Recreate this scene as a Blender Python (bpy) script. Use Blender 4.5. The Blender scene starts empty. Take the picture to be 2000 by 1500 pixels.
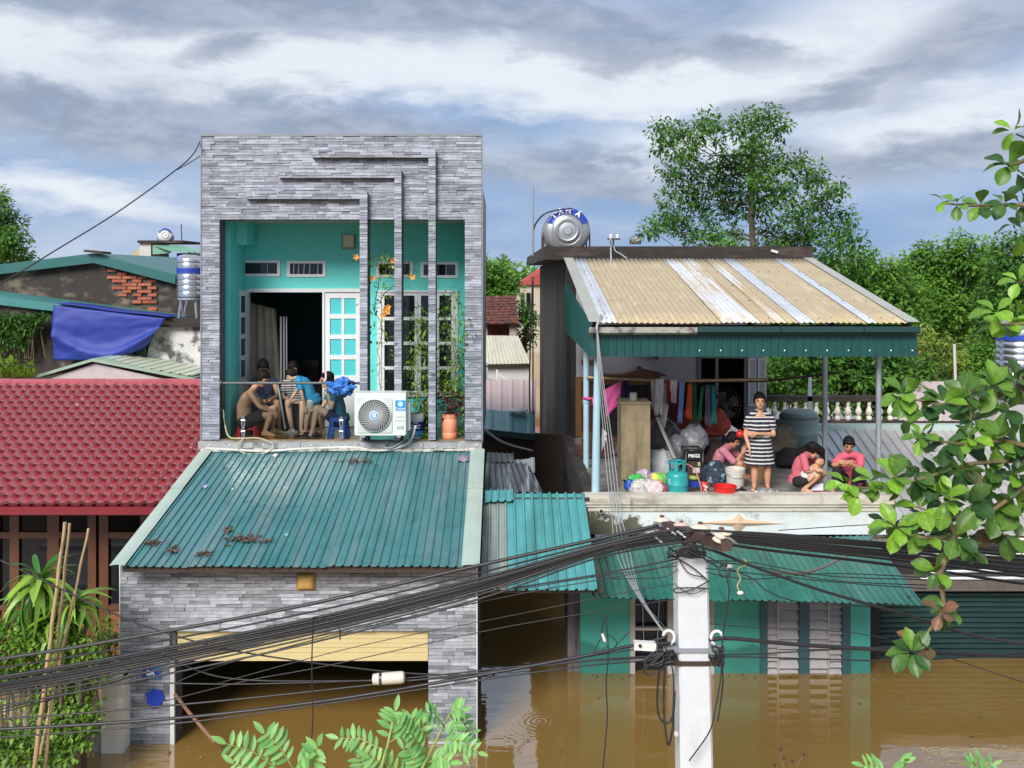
import bpy, math, random
from mathutils import Vector, Matrix, noise

sc = bpy.context.scene
COL = sc.collection
RND = random.Random(11)
HC, F, CX, CY = 5.76, 1875.0, 978.0, 535.0     # eye height over the flood water, focal length and principal point of the photograph

# ------------------------------------------------------------------ camera
cam = bpy.data.cameras.new('camera')
cam.sensor_width = 36.0
cam.sensor_fit = 'HORIZONTAL'
cam.lens = 33.75
cam.shift_x = 0.011
cam.shift_y = -0.1075
cam.clip_start = 0.1
cam.clip_end = 3000
camo = bpy.data.objects.new('camera', cam)
COL.objects.link(camo)
camo.location = (0, 0, HC)
camo.rotation_euler = (math.radians(90), 0, 0)
sc.camera = camo

# ------------------------------------------------------------------ exposure, sun, world
sc.view_settings.view_transform = 'Standard'
sc.view_settings.look = 'None'
sc.view_settings.gamma = 1.0
sc.view_settings.use_curve_mapping = False
sc.view_settings.exposure = 0.95
sc.cycles.use_denoising = True
sc.cycles.max_bounces = 8
sc.cycles.transparent_max_bounces = 16
sc.cycles.caustics_reflective = False
sc.cycles.caustics_refractive = False

SUN_EL, SUN_AZ = math.radians(36), math.radians(205)     # azimuth clockwise from +Y: behind the camera, a little to the left
sun = bpy.data.lights.new('sun', 'SUN')
sun.energy = 2.4
sun.angle = math.radians(24)
sun.color = (1.0, 0.95, 0.88)
suno = bpy.data.objects.new('sun', sun)
COL.objects.link(suno)
sd = Vector((math.sin(SUN_AZ) * math.cos(SUN_EL), math.cos(SUN_AZ) * math.cos(SUN_EL), math.sin(SUN_EL)))
suno.rotation_euler = (-sd).to_track_quat('-Z', 'Y').to_euler()
suno.location = sd * 60

world = bpy.data.worlds.new('World')
sc.world = world
world.use_nodes = True
wn = world.node_tree
wn.nodes.clear()

def N(nt, t, **kw):
 n = nt.nodes.new(t)
 for k, v in kw.items():
  setattr(n, k, v)
 return n

def build_world():
 nt = wn
 L = nt.links.new
 out = N(nt, 'ShaderNodeOutputWorld')
 sky = N(nt, 'ShaderNodeTexSky')
 sky.sky_type = 'NISHITA'
 sky.sun_disc = False
 sky.sun_elevation = SUN_EL
 sky.sun_rotation = SUN_AZ
 sky.air_density = 1.0
 sky.dust_density = 0.4
 sky.ozone_density = 2.0
 bg1 = N(nt, 'ShaderNodeBackground')
 bg1.inputs['Strength'].default_value = 0.062
 L(sky.outputs[0], bg1.inputs['Color'])
 tc = N(nt, 'ShaderNodeTexCoord')
 sep = N(nt, 'ShaderNodeSeparateXYZ')
 L(tc.outputs['Generated'], sep.inputs[0])

 def m(op, a, b=None, c=None, clamp=False):
  n = N(nt, 'ShaderNodeMath', operation=op)
  n.use_clamp = clamp
  for i, v in enumerate((a, b, c)):
   if v is None:
    continue
   if isinstance(v, (int, float)):
    n.inputs[i].default_value = v
   else:
    L(v, n.inputs[i])
  return n.outputs[0]
 az = m('ARCTAN2', sep.outputs['X'], sep.outputs['Y'])
 el = m('ARCSINE', sep.outputs['Z'])
 comb = N(nt, 'ShaderNodeCombineXYZ')
 L(az, comb.inputs[0])
 L(el, comb.inputs[1])

 def noise(scale, sx, sy, det=6, rough=0.55, loc=(0, 0, 0), dist=0.0):
  mp = N(nt, 'ShaderNodeMapping')
  mp.inputs['Scale'].default_value = (sx, sy, 1)
  mp.inputs['Location'].default_value = loc
  L(comb.outputs[0], mp.inputs[0])
  n = N(nt, 'ShaderNodeTexNoise')
  n.inputs['Scale'].default_value = scale
  n.inputs['Detail'].default_value = det
  n.inputs['Roughness'].default_value = rough
  n.inputs['Distortion'].default_value = dist
  L(mp.outputs[0], n.inputs['Vector'])
  return n.outputs[0]
 n1 = noise(1.0, 4.5, 13.0, 8, 0.6, (3.1, 0.7, 0), 0.4)       # big billows
 n2 = noise(1.0, 13.0, 34.0, 8, 0.62, (7.3, 2.2, 0), 0.3)     # ragged edges
 n3 = noise(1.0, 3.0, 9.0, 5, 0.5, (1.3, 9.2, 0), 0.2)
 # warped direction for the cloud banks
 du = m('MULTIPLY', m('SUBTRACT', n2, 0.5), 0.13)
 dv = m('MULTIPLY', m('SUBTRACT', n1, 0.5), 0.075)
 dv2 = m('MULTIPLY', m('SUBTRACT', n2, 0.5), 0.05)
 comb2 = N(nt, 'ShaderNodeCombineXYZ')
 L(m('ADD', az, du), comb2.inputs[0])
 L(m('ADD', m('ADD', el, dv), dv2), comb2.inputs[1])

 def bank(px, py, rx, ry, rot=0.0, inner=0.35, outer=1.0):
  """soft elliptical bank of cloud, given in photo pixels, turned into a direction"""
  a = math.atan((px - CX) / F)
  e = math.atan((CY - py) / F * math.cos(a))
  mp = N(nt, 'ShaderNodeMapping', vector_type='TEXTURE')
  mp.inputs['Location'].default_value = (a, e, 0)
  mp.inputs['Rotation'].default_value = (0, 0, rot)
  mp.inputs['Scale'].default_value = (rx / F, ry / F, 1)
  L(comb2.outputs[0], mp.inputs[0])
  ln = N(nt, 'ShaderNodeVectorMath', operation='LENGTH')
  L(mp.outputs[0], ln.inputs[0])
  mr = N(nt, 'ShaderNodeMapRange', interpolation_type='SMOOTHSTEP')
  mr.inputs['From Min'].default_value = inner
  mr.inputs['From Max'].default_value = outer
  mr.inputs['To Min'].default_value = 1.0
  mr.inputs['To Max'].default_value = 0.0
  L(ln.outputs['Value'], mr.inputs['Value'])
  return mr.outputs[0]

 def ramp(v, lo, hi):
  mr = N(nt, 'ShaderNodeMapRange', interpolation_type='SMOOTHSTEP')
  mr.inputs['From Min'].default_value = lo
  mr.inputs['From Max'].default_value = hi
  L(v, mr.inputs['Value'])
  return mr.outputs[0]
 # white veil
 w = m('MULTIPLY', ramp(m('ADD', n3, m('MULTIPLY', n1, 0.5)), 0.60, 1.0), 0.55)
 for b in ((420, 120, 1500, 95, 0), (1150, 160, 700, 110, -0.1), (1640, 110, 420, 170, 0.2), (140, 385, 420, 60, -0.12, 0.0, 1.3),
   (1850, 240, 420, 110, 0.05, 0.1, 1.2), (1330, 300, 300, 60, -0.1, 0.0, 1.3)):
  w = m('MAXIMUM', w, bank(*b))
 w = m('MAXIMUM', w, m('MULTIPLY', m('MULTIPLY', ramp(el, 0.29, 0.40), ramp(n3, 0.28, 0.48)), 0.85))
 # grey bases
 g = m('MULTIPLY', ramp(n1, 0.52, 0.74), 0.5)
 for b in ((380, 5, 1250, 90, 0), (900, 20, 800, 85, -0.04), (450, 95, 130, 40, 0.1), (150, 225, 620, 90, -0.1),
   (750, 275, 760, 85, -0.16), (1150, 340, 420, 70, -0.2), (1900, 70, 300, 95, 0.35), (1620, 180, 360, 42, 0.25),
   (1800, 305, 480, 60, 0.06), (1290, 100, 420, 55, -0.1)):
  g = m('MAXIMUM', g, bank(*b, 0.25, 1.05))
 g = m('MULTIPLY', m('MULTIPLY', g, ramp(n2, 0.12, 0.42)), 0.92)
 # thin blue-grey haze towards the horizon, whitened by the veil, greyed by the bases
 colb = N(nt, 'ShaderNodeMixRGB')
 colb.inputs[1].default_value = (0.142, 0.218, 0.352, 1)
 colb.inputs[2].default_value = (0.43, 0.455, 0.495, 1)
 L(w, colb.inputs[0])
 colw = N(nt, 'ShaderNodeMixRGB')
 L(colb.outputs[0], colw.inputs[1])
 gc = N(nt, 'ShaderNodeMixRGB')
 gc.inputs[1].default_value = (0.155, 0.188, 0.252, 1)
 gc.inputs[2].default_value = (0.255, 0.275, 0.335, 1)
 L(ramp(n2, 0.35, 0.68), gc.inputs[0])
 L(gc.outputs[0], colw.inputs[2])
 L(g, colw.inputs[0])
 bg2 = N(nt, 'ShaderNodeBackground')
 bg2.inputs['Strength'].default_value = 1.0
 L(colw.outputs[0], bg2.inputs['Color'])
 cover = m('MAXIMUM', m('MAXIMUM', w, g), ramp(el, 0.75, 0.20), clamp=True)
 cover = m('MULTIPLY', cover, 0.96)
 mix = N(nt, 'ShaderNodeMixShader')
 L(cover, mix.inputs[0])
 L(bg1.outputs[0], mix.inputs[1])
 L(bg2.outputs[0], mix.inputs[2])
 L(mix.outputs[0], out.inputs['Surface'])

build_world()

# ------------------------------------------------------------------ helpers
WL = {}           # world position of every object, by name

def P(x, y, Y):
 return Vector(((x - CX) * Y / F, Y, HC - (y - CY) * Y / F))

def PX(x, Y):
 return (x - CX) * Y / F

def PZ(y, Y):
 return HC - (y - CY) * Y / F

class MB:
 def __init__(self):
  self.v, self.f, self.t, self.tone = [], [], [], 0.5

 def add(self, vs, fs):
  o = len(self.v)
  self.v.extend(tuple(p) for p in vs)
  for q in fs:
   self.f.append(tuple(i + o for i in q))
   self.t.append(self.tone)
  return self

 def box(self, x0, x1, y0, y1, z0, z1):
  vs = [(x, y, z) for z in (z0, z1) for y in (y0, y1) for x in (x0, x1)]
  return self.add(vs, [(0, 2, 3, 1), (4, 5, 7, 6), (0, 1, 5, 4), (1, 3, 7, 5), (3, 2, 6, 7), (2, 0, 4, 6)])

 def obox(self, c, d, R=None):
  c = Vector(c)
  R = R or Matrix.Identity(3)
  vs = [c + R @ Vector((sx * d[0] / 2, sy * d[1] / 2, sz * d[2] / 2)) for sz in (-1, 1) for sy in (-1, 1) for sx in (-1, 1)]
  return self.add(vs, [(0, 2, 3, 1), (4, 5, 7, 6), (0, 1, 5, 4), (1, 3, 7, 5), (3, 2, 6, 7), (2, 0, 4, 6)])

 def hexa(self, bot, top):
  """eight corners: bottom ring and top ring, both counter-clockwise from above"""
  return self.add(list(bot) + list(top), [(3, 2, 1, 0), (4, 5, 6, 7), (0, 1, 5, 4), (1, 2, 6, 5), (2, 3, 7, 6), (3, 0, 4, 7)])

 def bar(self, a, b, w, h, up=(0, 0, 1)):
  a, b = Vector(a), Vector(b)
  d = (b - a)
  l = d.length
  d.normalize()
  u = Vector(up)
  if abs(d.dot(u)) > 0.95:
   u = Vector((0, 1, 0))
  s = d.cross(u).normalized()
  u = s.cross(d).normalized()
  R = Matrix((d, s, u)).transposed()
  return self.obox((a + b) / 2, (l, w, h), R)

 def tube(self, pts, r, n=7, caps=True):
  pts = [Vector(p) for p in pts]
  m = len(pts)
  rs = [r] * m if isinstance(r, (int, float)) else list(r)
  vs, fs = [], []
  prev = None
  for i, p in enumerate(pts):
   d = pts[min(i + 1, m - 1)] - pts[max(i - 1, 0)]
   if d.length < 1e-9:
    d = Vector((0, 0, 1))
   d.normalize()
   if prev is None:
    ref = Vector((0, 0, 1)) if abs(d.z) < 0.9 else Vector((1, 0, 0))
    s = d.cross(ref).normalized()
   else:
    s = (prev - d * prev.dot(d))
    if s.length < 1e-6:
     s = d.cross(Vector((0.3, 0.5, 0.8)))
    s.normalize()
   prev = s
   u = d.cross(s)
   for k in range(n):
    a = 2 * math.pi * k / n
    vs.append(p + (s * math.cos(a) + u * math.sin(a)) * rs[i])
  for i in range(m - 1):
   for k in range(n):
    a, b = i * n + k, i * n + (k + 1) % n
    fs.append((a, b, b + n, a + n))
  if caps:
   fs.append(tuple(range(n))[::-1])
   fs.append(tuple((m - 1) * n + k for k in range(n)))
  return self.add(vs, fs)

 def lathe(self, prof, o, axis=(0, 0, 1), n=20, caps=True, a0=0.0):
  """prof: list of (radius, height along the axis)"""
  o = Vector(o)
  ax = Vector(axis).normalized()
  ref = Vector((1, 0, 0)) if abs(ax.x) < 0.9 else Vector((0, 1, 0))
  s = (ref - ax * ref.dot(ax)).normalized()
  u = ax.cross(s)
  vs, fs = [], []
  for r, h in prof:
   for k in range(n):
    a = a0 + 2 * math.pi * k / n
    vs.append(o + ax * h + (s * math.cos(a) + u * math.sin(a)) * r)
  for i in range(len(prof) - 1):
   for k in range(n):
    a, b = i * n + k, i * n + (k + 1) % n
    fs.append((a, b, b + n, a + n))
  if caps:
   fs.append(tuple(range(n))[::-1])
   fs.append(tuple((len(prof) - 1) * n + k for k in range(n)))
  return self.add(vs, fs)

 def ell(self, c, r, R=None, nu=14, nv=9):
  c = Vector(c)
  if isinstance(r, (int, float)):
   r = (r, r, r)
  R = R or Matrix.Identity(3)
  vs, fs = [c + R @ Vector((0, 0, -r[2]))], []
  for i in range(1, nv):
   t = -math.pi / 2 + math.pi * i / nv
   for k in range(nu):
    a = 2 * math.pi * k / nu
    vs.append(c + R @ Vector((r[0] * math.cos(t) * math.cos(a), r[1] * math.cos(t) * math.sin(a), r[2] * math.sin(t))))
  vs.append(c + R @ Vector((0, 0, r[2])))
  for k in range(nu):
   fs.append((0, 1 + (k + 1) % nu, 1 + k))
   fs.append((len(vs) - 1, 1 + (nv - 2) * nu + k, 1 + (nv - 2) * nu + (k + 1) % nu))
  for i in range(nv - 2):
   for k in range(nu):
    a, b = 1 + i * nu + k, 1 + i * nu + (k + 1) % nu
    fs.append((a, b, b + nu, a + nu))
  return self.add(vs, fs)

 def cap(self, a, ra, b, rb, n=12, flat=False):
  a, b = Vector(a), Vector(b)
  d = b - a
  l = d.length
  if l < 1e-6:
   return self.ell(a, max(ra, rb))
  d.normalize()
  if flat:
   prof = [(ra, 0), (rb, l)]
  else:
   prof = [(ra * math.cos(t), ra * math.sin(t)) for t in (-1.45, -1.0, -0.5)] + [(ra, 0), (rb, l)]
   prof += [(rb * math.cos(t), l + rb * math.sin(t)) for t in (0.5, 1.0, 1.45)]
  return self.lathe(prof, a, d, n)

 def prism(self, poly, ex):
  n = len(poly)
  ex = Vector(ex)
  vs = [Vector(p) for p in poly] + [Vector(p) + ex for p in poly]
  fs = [tuple(range(n))[::-1], tuple(range(n, 2 * n))]
  fs += [(i, (i + 1) % n, (i + 1) % n + n, i + n) for i in range(n)]
  return self.add(vs, fs)

 def grid(self, nu, nv, fn, close_u=False):
  vs = [fn(i / nu, j / nv) for j in range(nv + 1) for i in range(nu + 1)]
  fs = [(j * (nu + 1) + i, j * (nu + 1) + i + 1, (j + 1) * (nu + 1) + i + 1, (j + 1) * (nu + 1) + i) for j in range(nv) for i in range(nu)]
  return self.add(vs, fs)

 def slab(self, nu, nv, fn, off):
  """a grid with a second layer pushed by off and closed edges"""
  off = Vector(off)
  top = [Vector(fn(i / nu, j / nv)) for j in range(nv + 1) for i in range(nu + 1)]
  k = len(top)
  vs = top + [p + off for p in top]
  fs = []
  w = nu + 1
  for j in range(nv):
   for i in range(nu):
    q = (j * w + i, j * w + i + 1, (j + 1) * w + i + 1, (j + 1) * w + i)
    fs.append(q)
    fs.append(tuple(x + k for x in q[::-1]))
  for i in range(nu):
   fs.append((i + 1, i, i + k, i + 1 + k))
   a = nv * w + i
   fs.append((a, a + 1, a + 1 + k, a + k))
  for j in range(nv):
   a = j * w
   fs.append((a, a + w, a + w + k, a + k))
   a = j * w + nu
   fs.append((a + w, a, a + k, a + w + k))
  return self.add(vs, fs)

 def mesh(self, name, mat, off=Vector((0, 0, 0)), smooth=False):
  me = bpy.data.meshes.new(name)
  me.from_pydata([(p[0] - off[0], p[1] - off[1], p[2] - off[2]) for p in self.v], [], self.f)
  if mat:
   me.materials.append(mat)
  at = me.attributes.new('tone', 'FLOAT', 'FACE')
  at.data.foreach_set('value', self.t)
  if smooth:
   me.polygons.foreach_set('use_smooth', [True] * len(me.polygons))
   if smooth is not True:
    me.set_sharp_from_angle(angle=math.radians(smooth))
  return me

 def base(self):
  xs, ys, zs = zip(*self.v)
  return Vector(((min(xs) + max(xs)) / 2, (min(ys) + max(ys)) / 2, min(zs)))

 def build(self, name, mat, parent=None, smooth=False, label=None, cat=None, group=None, kind=None, loc=None):
  if parent is not None:
   off = WL[parent.name]
  else:
   off = Vector(loc) if loc is not None else self.base()
  me = self.mesh(name, mat, off, smooth)
  o = bpy.data.objects.new(name, me)
  COL.objects.link(o)
  if parent is not None:
   o.parent = parent
  else:
   o.location = off
  WL[o.name] = off.copy()
  tag(o, label, cat, group, kind)
  return o

def tag(o, label=None, cat=None, group=None, kind=None):
 if label:
  o['label'] = label
 if cat:
  o['category'] = cat
 if group:
  o['group'] = group
 if kind:
  o['kind'] = kind
 return o

def thing(name, label, cat, loc, group=None):
 o = bpy.data.objects.new(name, None)
 o.empty_display_size = 0.2
 COL.objects.link(o)
 o.location = loc
 WL[o.name] = Vector(loc)
 return tag(o, label, cat, group)

def inst(me, name, parent, M):
 """one more object that shares the mesh me, at world matrix M"""
 o = bpy.data.objects.new(name, me)
 COL.objects.link(o)
 if parent is not None:
  o.parent = parent
  M = Matrix.Translation(-WL[parent.name]) @ M
 o.matrix_local = M
 WL[o.name] = M.translation.copy()
 return o

def rot_to(d, up=(0, 0, 1)):
 """3x3 whose X column is d and Z column as close to up as can be"""
 d = Vector(d).normalized()
 u = Vector(up)
 if abs(d.dot(u)) > 0.97:
  u = Vector((0.2, 1, 0.1))
 y = u.cross(d).normalized()
 z = d.cross(y)
 return Matrix((d, y, z)).transposed()

DEFER = []      # objects whose modifiers / text are turned into plain meshes in one go

def bake_deferred():
 bpy.context.view_layer.update()
 dg = bpy.context.evaluated_depsgraph_get()
 done = []
 for o in DEFER:
  me = bpy.data.meshes.new_from_object(o.evaluated_get(dg))
  done.append((o, me))
 for o, me in done:
  if o.type == 'MESH':
   mats = list(o.data.materials)
   o.modifiers.clear()
   o.data = me
   if not me.materials:
    for mm in mats:
     me.materials.append(mm)
   me.polygons.foreach_set('use_smooth', [True] * len(me.polygons))
  else:
   nm = o.name
   par, ml = o.parent, o.matrix_local.copy()
   props = {k: o[k] for k in o.keys() if k in ('label', 'category', 'group', 'kind')}
   mats = list(o.data.materials)
   bpy.data.objects.remove(o)
   n = bpy.data.objects.new(nm, me)
   COL.objects.link(n)
   n.parent = par
   n.matrix_local = ml
   for k, v in props.items():
    n[k] = v
   if not me.materials:
    for mm in mats:
     me.materials.append(mm)
 DEFER.clear()

def text(body, size, mat, parent, M, name='lettering', depth=0.002, align='CENTER', bold=0.0, sx=1.0):
 cu = bpy.data.curves.new(name, 'FONT')
 cu.body = body
 cu.size = size
 cu.extrude = depth
 cu.offset = bold
 cu.align_x = align
 cu.align_y = 'CENTER'
 cu.resolution_u = 2
 cu.materials.append(mat)
 o = bpy.data.objects.new(name, cu)
 COL.objects.link(o)
 o.parent = parent
 o.matrix_local = Matrix.Translation(-WL[parent.name]) @ M @ Matrix.Diagonal((sx, 1, 1, 1))
 DEFER.append(o)
 return o

FACE_CAM = Matrix.Rotation(math.radians(90), 4, 'X')      # text in the XZ plane, read from -Y

def sheet(mb, bl, br, tl, tr, pitch=0.105, h=0.018, nv=3, kind='box', thick=0.003, wob=0.0, sd=0):
 """corrugated metal: ribs run from the bottom edge to the top edge"""
 bl, br, tl, tr = Vector(bl), Vector(br), Vector(tl), Vector(tr)
 w = max((br - bl).length, (tr - tl).length)
 nrm = (br - bl).cross(tl - bl).normalized()
 n = max(1, round(w / pitch))
 us = []
 for k in range(n):
  if kind == 'box':
   for a, z in ((0.0, 0), (0.62, 0), (0.74, 1), (0.88, 1)):
    us.append(((k + a) / n, z * h))
  else:
   for q in range(6):
    us.append(((k + q / 6) / n, h * (0.5 + 0.5 * math.cos(2 * math.pi * q / 6))))
 us.append((1.0, 0))
 rr = random.Random(sd)
 ph = rr.random() * 6
 m = len(us)
 top = []
 for j in range(nv + 1):
  v = j / nv
  for u, z in us:
   a = bl.lerp(br, u)
   b = tl.lerp(tr, u)
   ww = wob * (math.sin(u * w * 2.1 + ph) * math.sin(v * 3.3 + ph) + 0.5 * math.sin(u * w * 5.3 + v * 4)) if wob else 0
   top.append(a.lerp(b, v) + nrm * (z + ww))
 k = len(top)
 vs = top + [p - nrm * thick for p in top]
 fs = []
 for j in range(nv):
  for i in range(m - 1):
   q = (j * m + i, j * m + i + 1, (j + 1) * m + i + 1, (j + 1) * m + i)
   fs.append(q)
   fs.append(tuple(x + k for x in q[::-1]))
 for i in range(m - 1):
  fs.append((i + 1, i, i + k, i + 1 + k))
  a = nv * m + i
  fs.append((a, a + 1, a + 1 + k, a + k))
 return mb.add(vs, fs)

def wall_holes(mb, x0, x1, z0, z1, y0, y1, holes):
 """wall between y0 (front) and y1 with rectangular openings (x0,x1,z0,z1)"""
 xs = sorted({x0, x1} | {h[0] for h in holes} | {h[1] for h in holes})
 zs = sorted({z0, z1} | {h[2] for h in holes} | {h[3] for h in holes})
 xs = [x for x in xs if x0 <= x <= x1]
 zs = [z for z in zs if z0 <= z <= z1]

 def solid(i, j):
  if i < 0 or j < 0 or i >= len(xs) - 1 or j >= len(zs) - 1:
   return False
  cx, cz = (xs[i] + xs[i + 1]) / 2, (zs[j] + zs[j + 1]) / 2
  return not any(h[0] < cx < h[1] and h[2] < cz < h[3] for h in holes)
 for i in range(len(xs) - 1):
  for j in range(len(zs) - 1):
   if not solid(i, j):
    continue
   a, b, c, d = xs[i], xs[i + 1], zs[j], zs[j + 1]
   mb.add([(a, y0, c), (b, y0, c), (b, y0, d), (a, y0, d)], [(0, 1, 2, 3)])
   mb.add([(a, y1, c), (b, y1, c), (b, y1, d), (a, y1, d)], [(3, 2, 1, 0)])
   if not solid(i - 1, j):
    mb.add([(a, y0, c), (a, y1, c), (a, y1, d), (a, y0, d)], [(3, 2, 1, 0)])
   if not solid(i + 1, j):
    mb.add([(b, y0, c), (b, y1, c), (b, y1, d), (b, y0, d)], [(0, 1, 2, 3)])
   if not solid(i, j - 1):
    mb.add([(a, y0, c), (b, y0, c), (b, y1, c), (a, y1, c)], [(3, 2, 1, 0)])
   if not solid(i, j + 1):
    mb.add([(a, y0, d), (b, y0, d), (b, y1, d), (a, y1, d)], [(0, 1, 2, 3)])
 return mb

# ------------------------------------------------------------------ materials
def mat(name, col, rough=0.6, metal=0.0, var=0.12, vs=6.0, stains=(), bump=0.0, bs=25.0, bstretch=(1, 1, 1), spec=0.5,
  tone=None, coat=0.0, trans=0.0, wave=None, alpha=None, rvar=0.0):
 """procedural principled material.
 stains: (colour, (sx,sy,sz), lo, hi, amount[, offset]) mixed in where a stretched noise rises from lo to hi
 tone: second colour reached by the per-face value 'tone' (1), col being 0
 wave: (colour, scale, axis 'X'|'Y'|'Z', sharp threshold) stripes"""
 m = bpy.data.materials.new(name)
 m.use_nodes = True
 nt = m.node_tree
 L = nt.links.new
 b = nt.nodes['Principled BSDF']
 b.inputs['Roughness'].default_value = rough
 b.inputs['Metallic'].default_value = metal
 b.inputs['Specular IOR Level'].default_value = spec
 b.inputs['Coat Weight'].default_value = coat
 tc = N(nt, 'ShaderNodeTexCoord')
 co = tc.outputs['Object']
 cur = None
 rgb = N(nt, 'ShaderNodeRGB')
 rgb.outputs[0].default_value = (*col, 1)
 cur = rgb.outputs[0]
 if tone is not None:
  at = N(nt, 'ShaderNodeAttribute')
  at.attribute_name = 'tone'
  mx = N(nt, 'ShaderNodeMixRGB')
  L(at.outputs['Fac'], mx.inputs[0])
  L(cur, mx.inputs[1])
  mx.inputs[2].default_value = (*tone, 1)
  cur = mx.outputs[0]
 if wave:
  sp = N(nt, 'ShaderNodeSeparateXYZ')
  L(co, sp.inputs[0])
  ml = N(nt, 'ShaderNodeMath', operation='MULTIPLY')
  L(sp.outputs[wave[2]], ml.inputs[0])
  ml.inputs[1].default_value = wave[1]
  fr = N(nt, 'ShaderNodeMath', operation='FRACT')
  L(ml.outputs[0], fr.inputs[0])
  gt = N(nt, 'ShaderNodeMath', operation='GREATER_THAN')
  L(fr.outputs[0], gt.inputs[0])
  gt.inputs[1].default_value = wave[3]
  mx = N(nt, 'ShaderNodeMixRGB')
  L(gt.outputs[0], mx.inputs[0])
  L(cur, mx.inputs[1])
  mx.inputs[2].default_value = (*wave[0], 1)
  cur = mx.outputs[0]
 for i, s in enumerate(stains):
  mp = N(nt, 'ShaderNodeMapping')
  mp.inputs['Scale'].default_value = s[1]
  mp.inputs['Location'].default_value = s[5] if len(s) > 5 else (i * 3.7 + 1.3, i * 1.9, i * 5.1)
  L(co, mp.inputs[0])
  nz = N(nt, 'ShaderNodeTexNoise')
  nz.inputs['Scale'].default_value = 1.0
  nz.inputs['Detail'].default_value = 7
  nz.inputs['Roughness'].default_value = 0.62
  L(mp.outputs[0], nz.inputs['Vector'])
  mr = N(nt, 'ShaderNodeMapRange')
  mr.inputs['From Min'].default_value = s[2]
  mr.inputs['From Max'].default_value = s[3]
  mr.inputs['To Max'].default_value = s[4]
  L(nz.outputs[0], mr.inputs['Value'])
  mx = N(nt, 'ShaderNodeMixRGB')
  L(mr.outputs[0], mx.inputs[0])
  L(cur, mx.inputs[1])
  mx.inputs[2].default_value = (*s[0], 1)
  cur = mx.outputs[0]
 if var:
  nz = N(nt, 'ShaderNodeTexNoise')
  nz.inputs['Scale'].default_value = vs
  nz.inputs['Detail'].default_value = 6
  nz.inputs['Roughness'].default_value = 0.65
  L(co, nz.inputs['Vector'])
  mr = N(nt, 'ShaderNodeMapRange')
  mr.inputs['From Min'].default_value = 0.25
  mr.inputs['From Max'].default_value = 0.75
  mr.inputs['To Min'].default_value = 1 - var
  mr.inputs['To Max'].default_value = 1 + var
  L(nz.outputs[0], mr.inputs['Value'])
  mx = N(nt, 'ShaderNodeVectorMath', operation='SCALE')
  L(cur, mx.inputs[0])
  L(mr.outputs[0], mx.inputs['Scale'])
  cur = mx.outputs[0]
  if rvar:
   mr2 = N(nt, 'ShaderNodeMapRange')
   mr2.inputs['From Min'].default_value = 0.3
   mr2.inputs['From Max'].default_value = 0.7
   mr2.inputs['To Min'].default_value = max(0.02, rough - rvar)
   mr2.inputs['To Max'].default_value = min(1, rough + rvar)
   L(nz.outputs[0], mr2.inputs['Value'])
   L(mr2.outputs[0], b.inputs['Roughness'])
 L(cur, b.inputs['Base Color'])
 if bump:
  mp = N(nt, 'ShaderNodeMapping')
  mp.inputs['Scale'].default_value = bstretch
  L(co, mp.inputs[0])
  nz = N(nt, 'ShaderNodeTexNoise')
  nz.inputs['Scale'].default_value = bs
  nz.inputs['Detail'].default_value = 5
  L(mp.outputs[0], nz.inputs['Vector'])
  bp = N(nt, 'ShaderNodeBump')
  bp.inputs['Strength'].default_value = bump
  bp.inputs['Distance'].default_value = 0.02
  L(nz.outputs[0], bp.inputs['Height'])
  L(bp.outputs[0], b.inputs['Normal'])
 if trans:
  tr = N(nt, 'ShaderNodeBsdfTranslucent')
  L(cur, tr.inputs['Color'])
  ms = N(nt, 'ShaderNodeMixShader')
  ms.inputs[0].default_value = trans
  L(b.outputs[0], ms.inputs[1])
  L(tr.outputs[0], ms.inputs[2])
  L(ms.outputs[0], nt.nodes['Material Output'].inputs['Surface'])
 return m

def mat_glass(name, tint, refl=0.08, rough=0.02):
 """thin pane: tinted see-through with a mirror-like gloss that grows at grazing angles"""
 m = bpy.data.materials.new(name)
 m.use_nodes = True
 nt = m.node_tree
 nt.nodes.remove(nt.nodes['Principled BSDF'])
 L = nt.links.new
 tr = N(nt, 'ShaderNodeBsdfTransparent')
 tr.inputs['Color'].default_value = (*tint, 1)
 gl = N(nt, 'ShaderNodeBsdfGlossy')
 gl.inputs['Roughness'].default_value = rough
 fr = N(nt, 'ShaderNodeFresnel')
 fr.inputs['IOR'].default_value = 1.5
 ad = N(nt, 'ShaderNodeMath', operation='ADD')
 L(fr.outputs[0], ad.inputs[0])
 ad.inputs[1].default_value = refl - 0.04
 ms = N(nt, 'ShaderNodeMixShader')
 L(ad.outputs[0], ms.inputs[0])
 L(tr.outputs[0], ms.inputs[1])
 L(gl.outputs[0], ms.inputs[2])
 L(ms.outputs[0], nt.nodes['Material Output'].inputs['Surface'])
 return m

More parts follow.
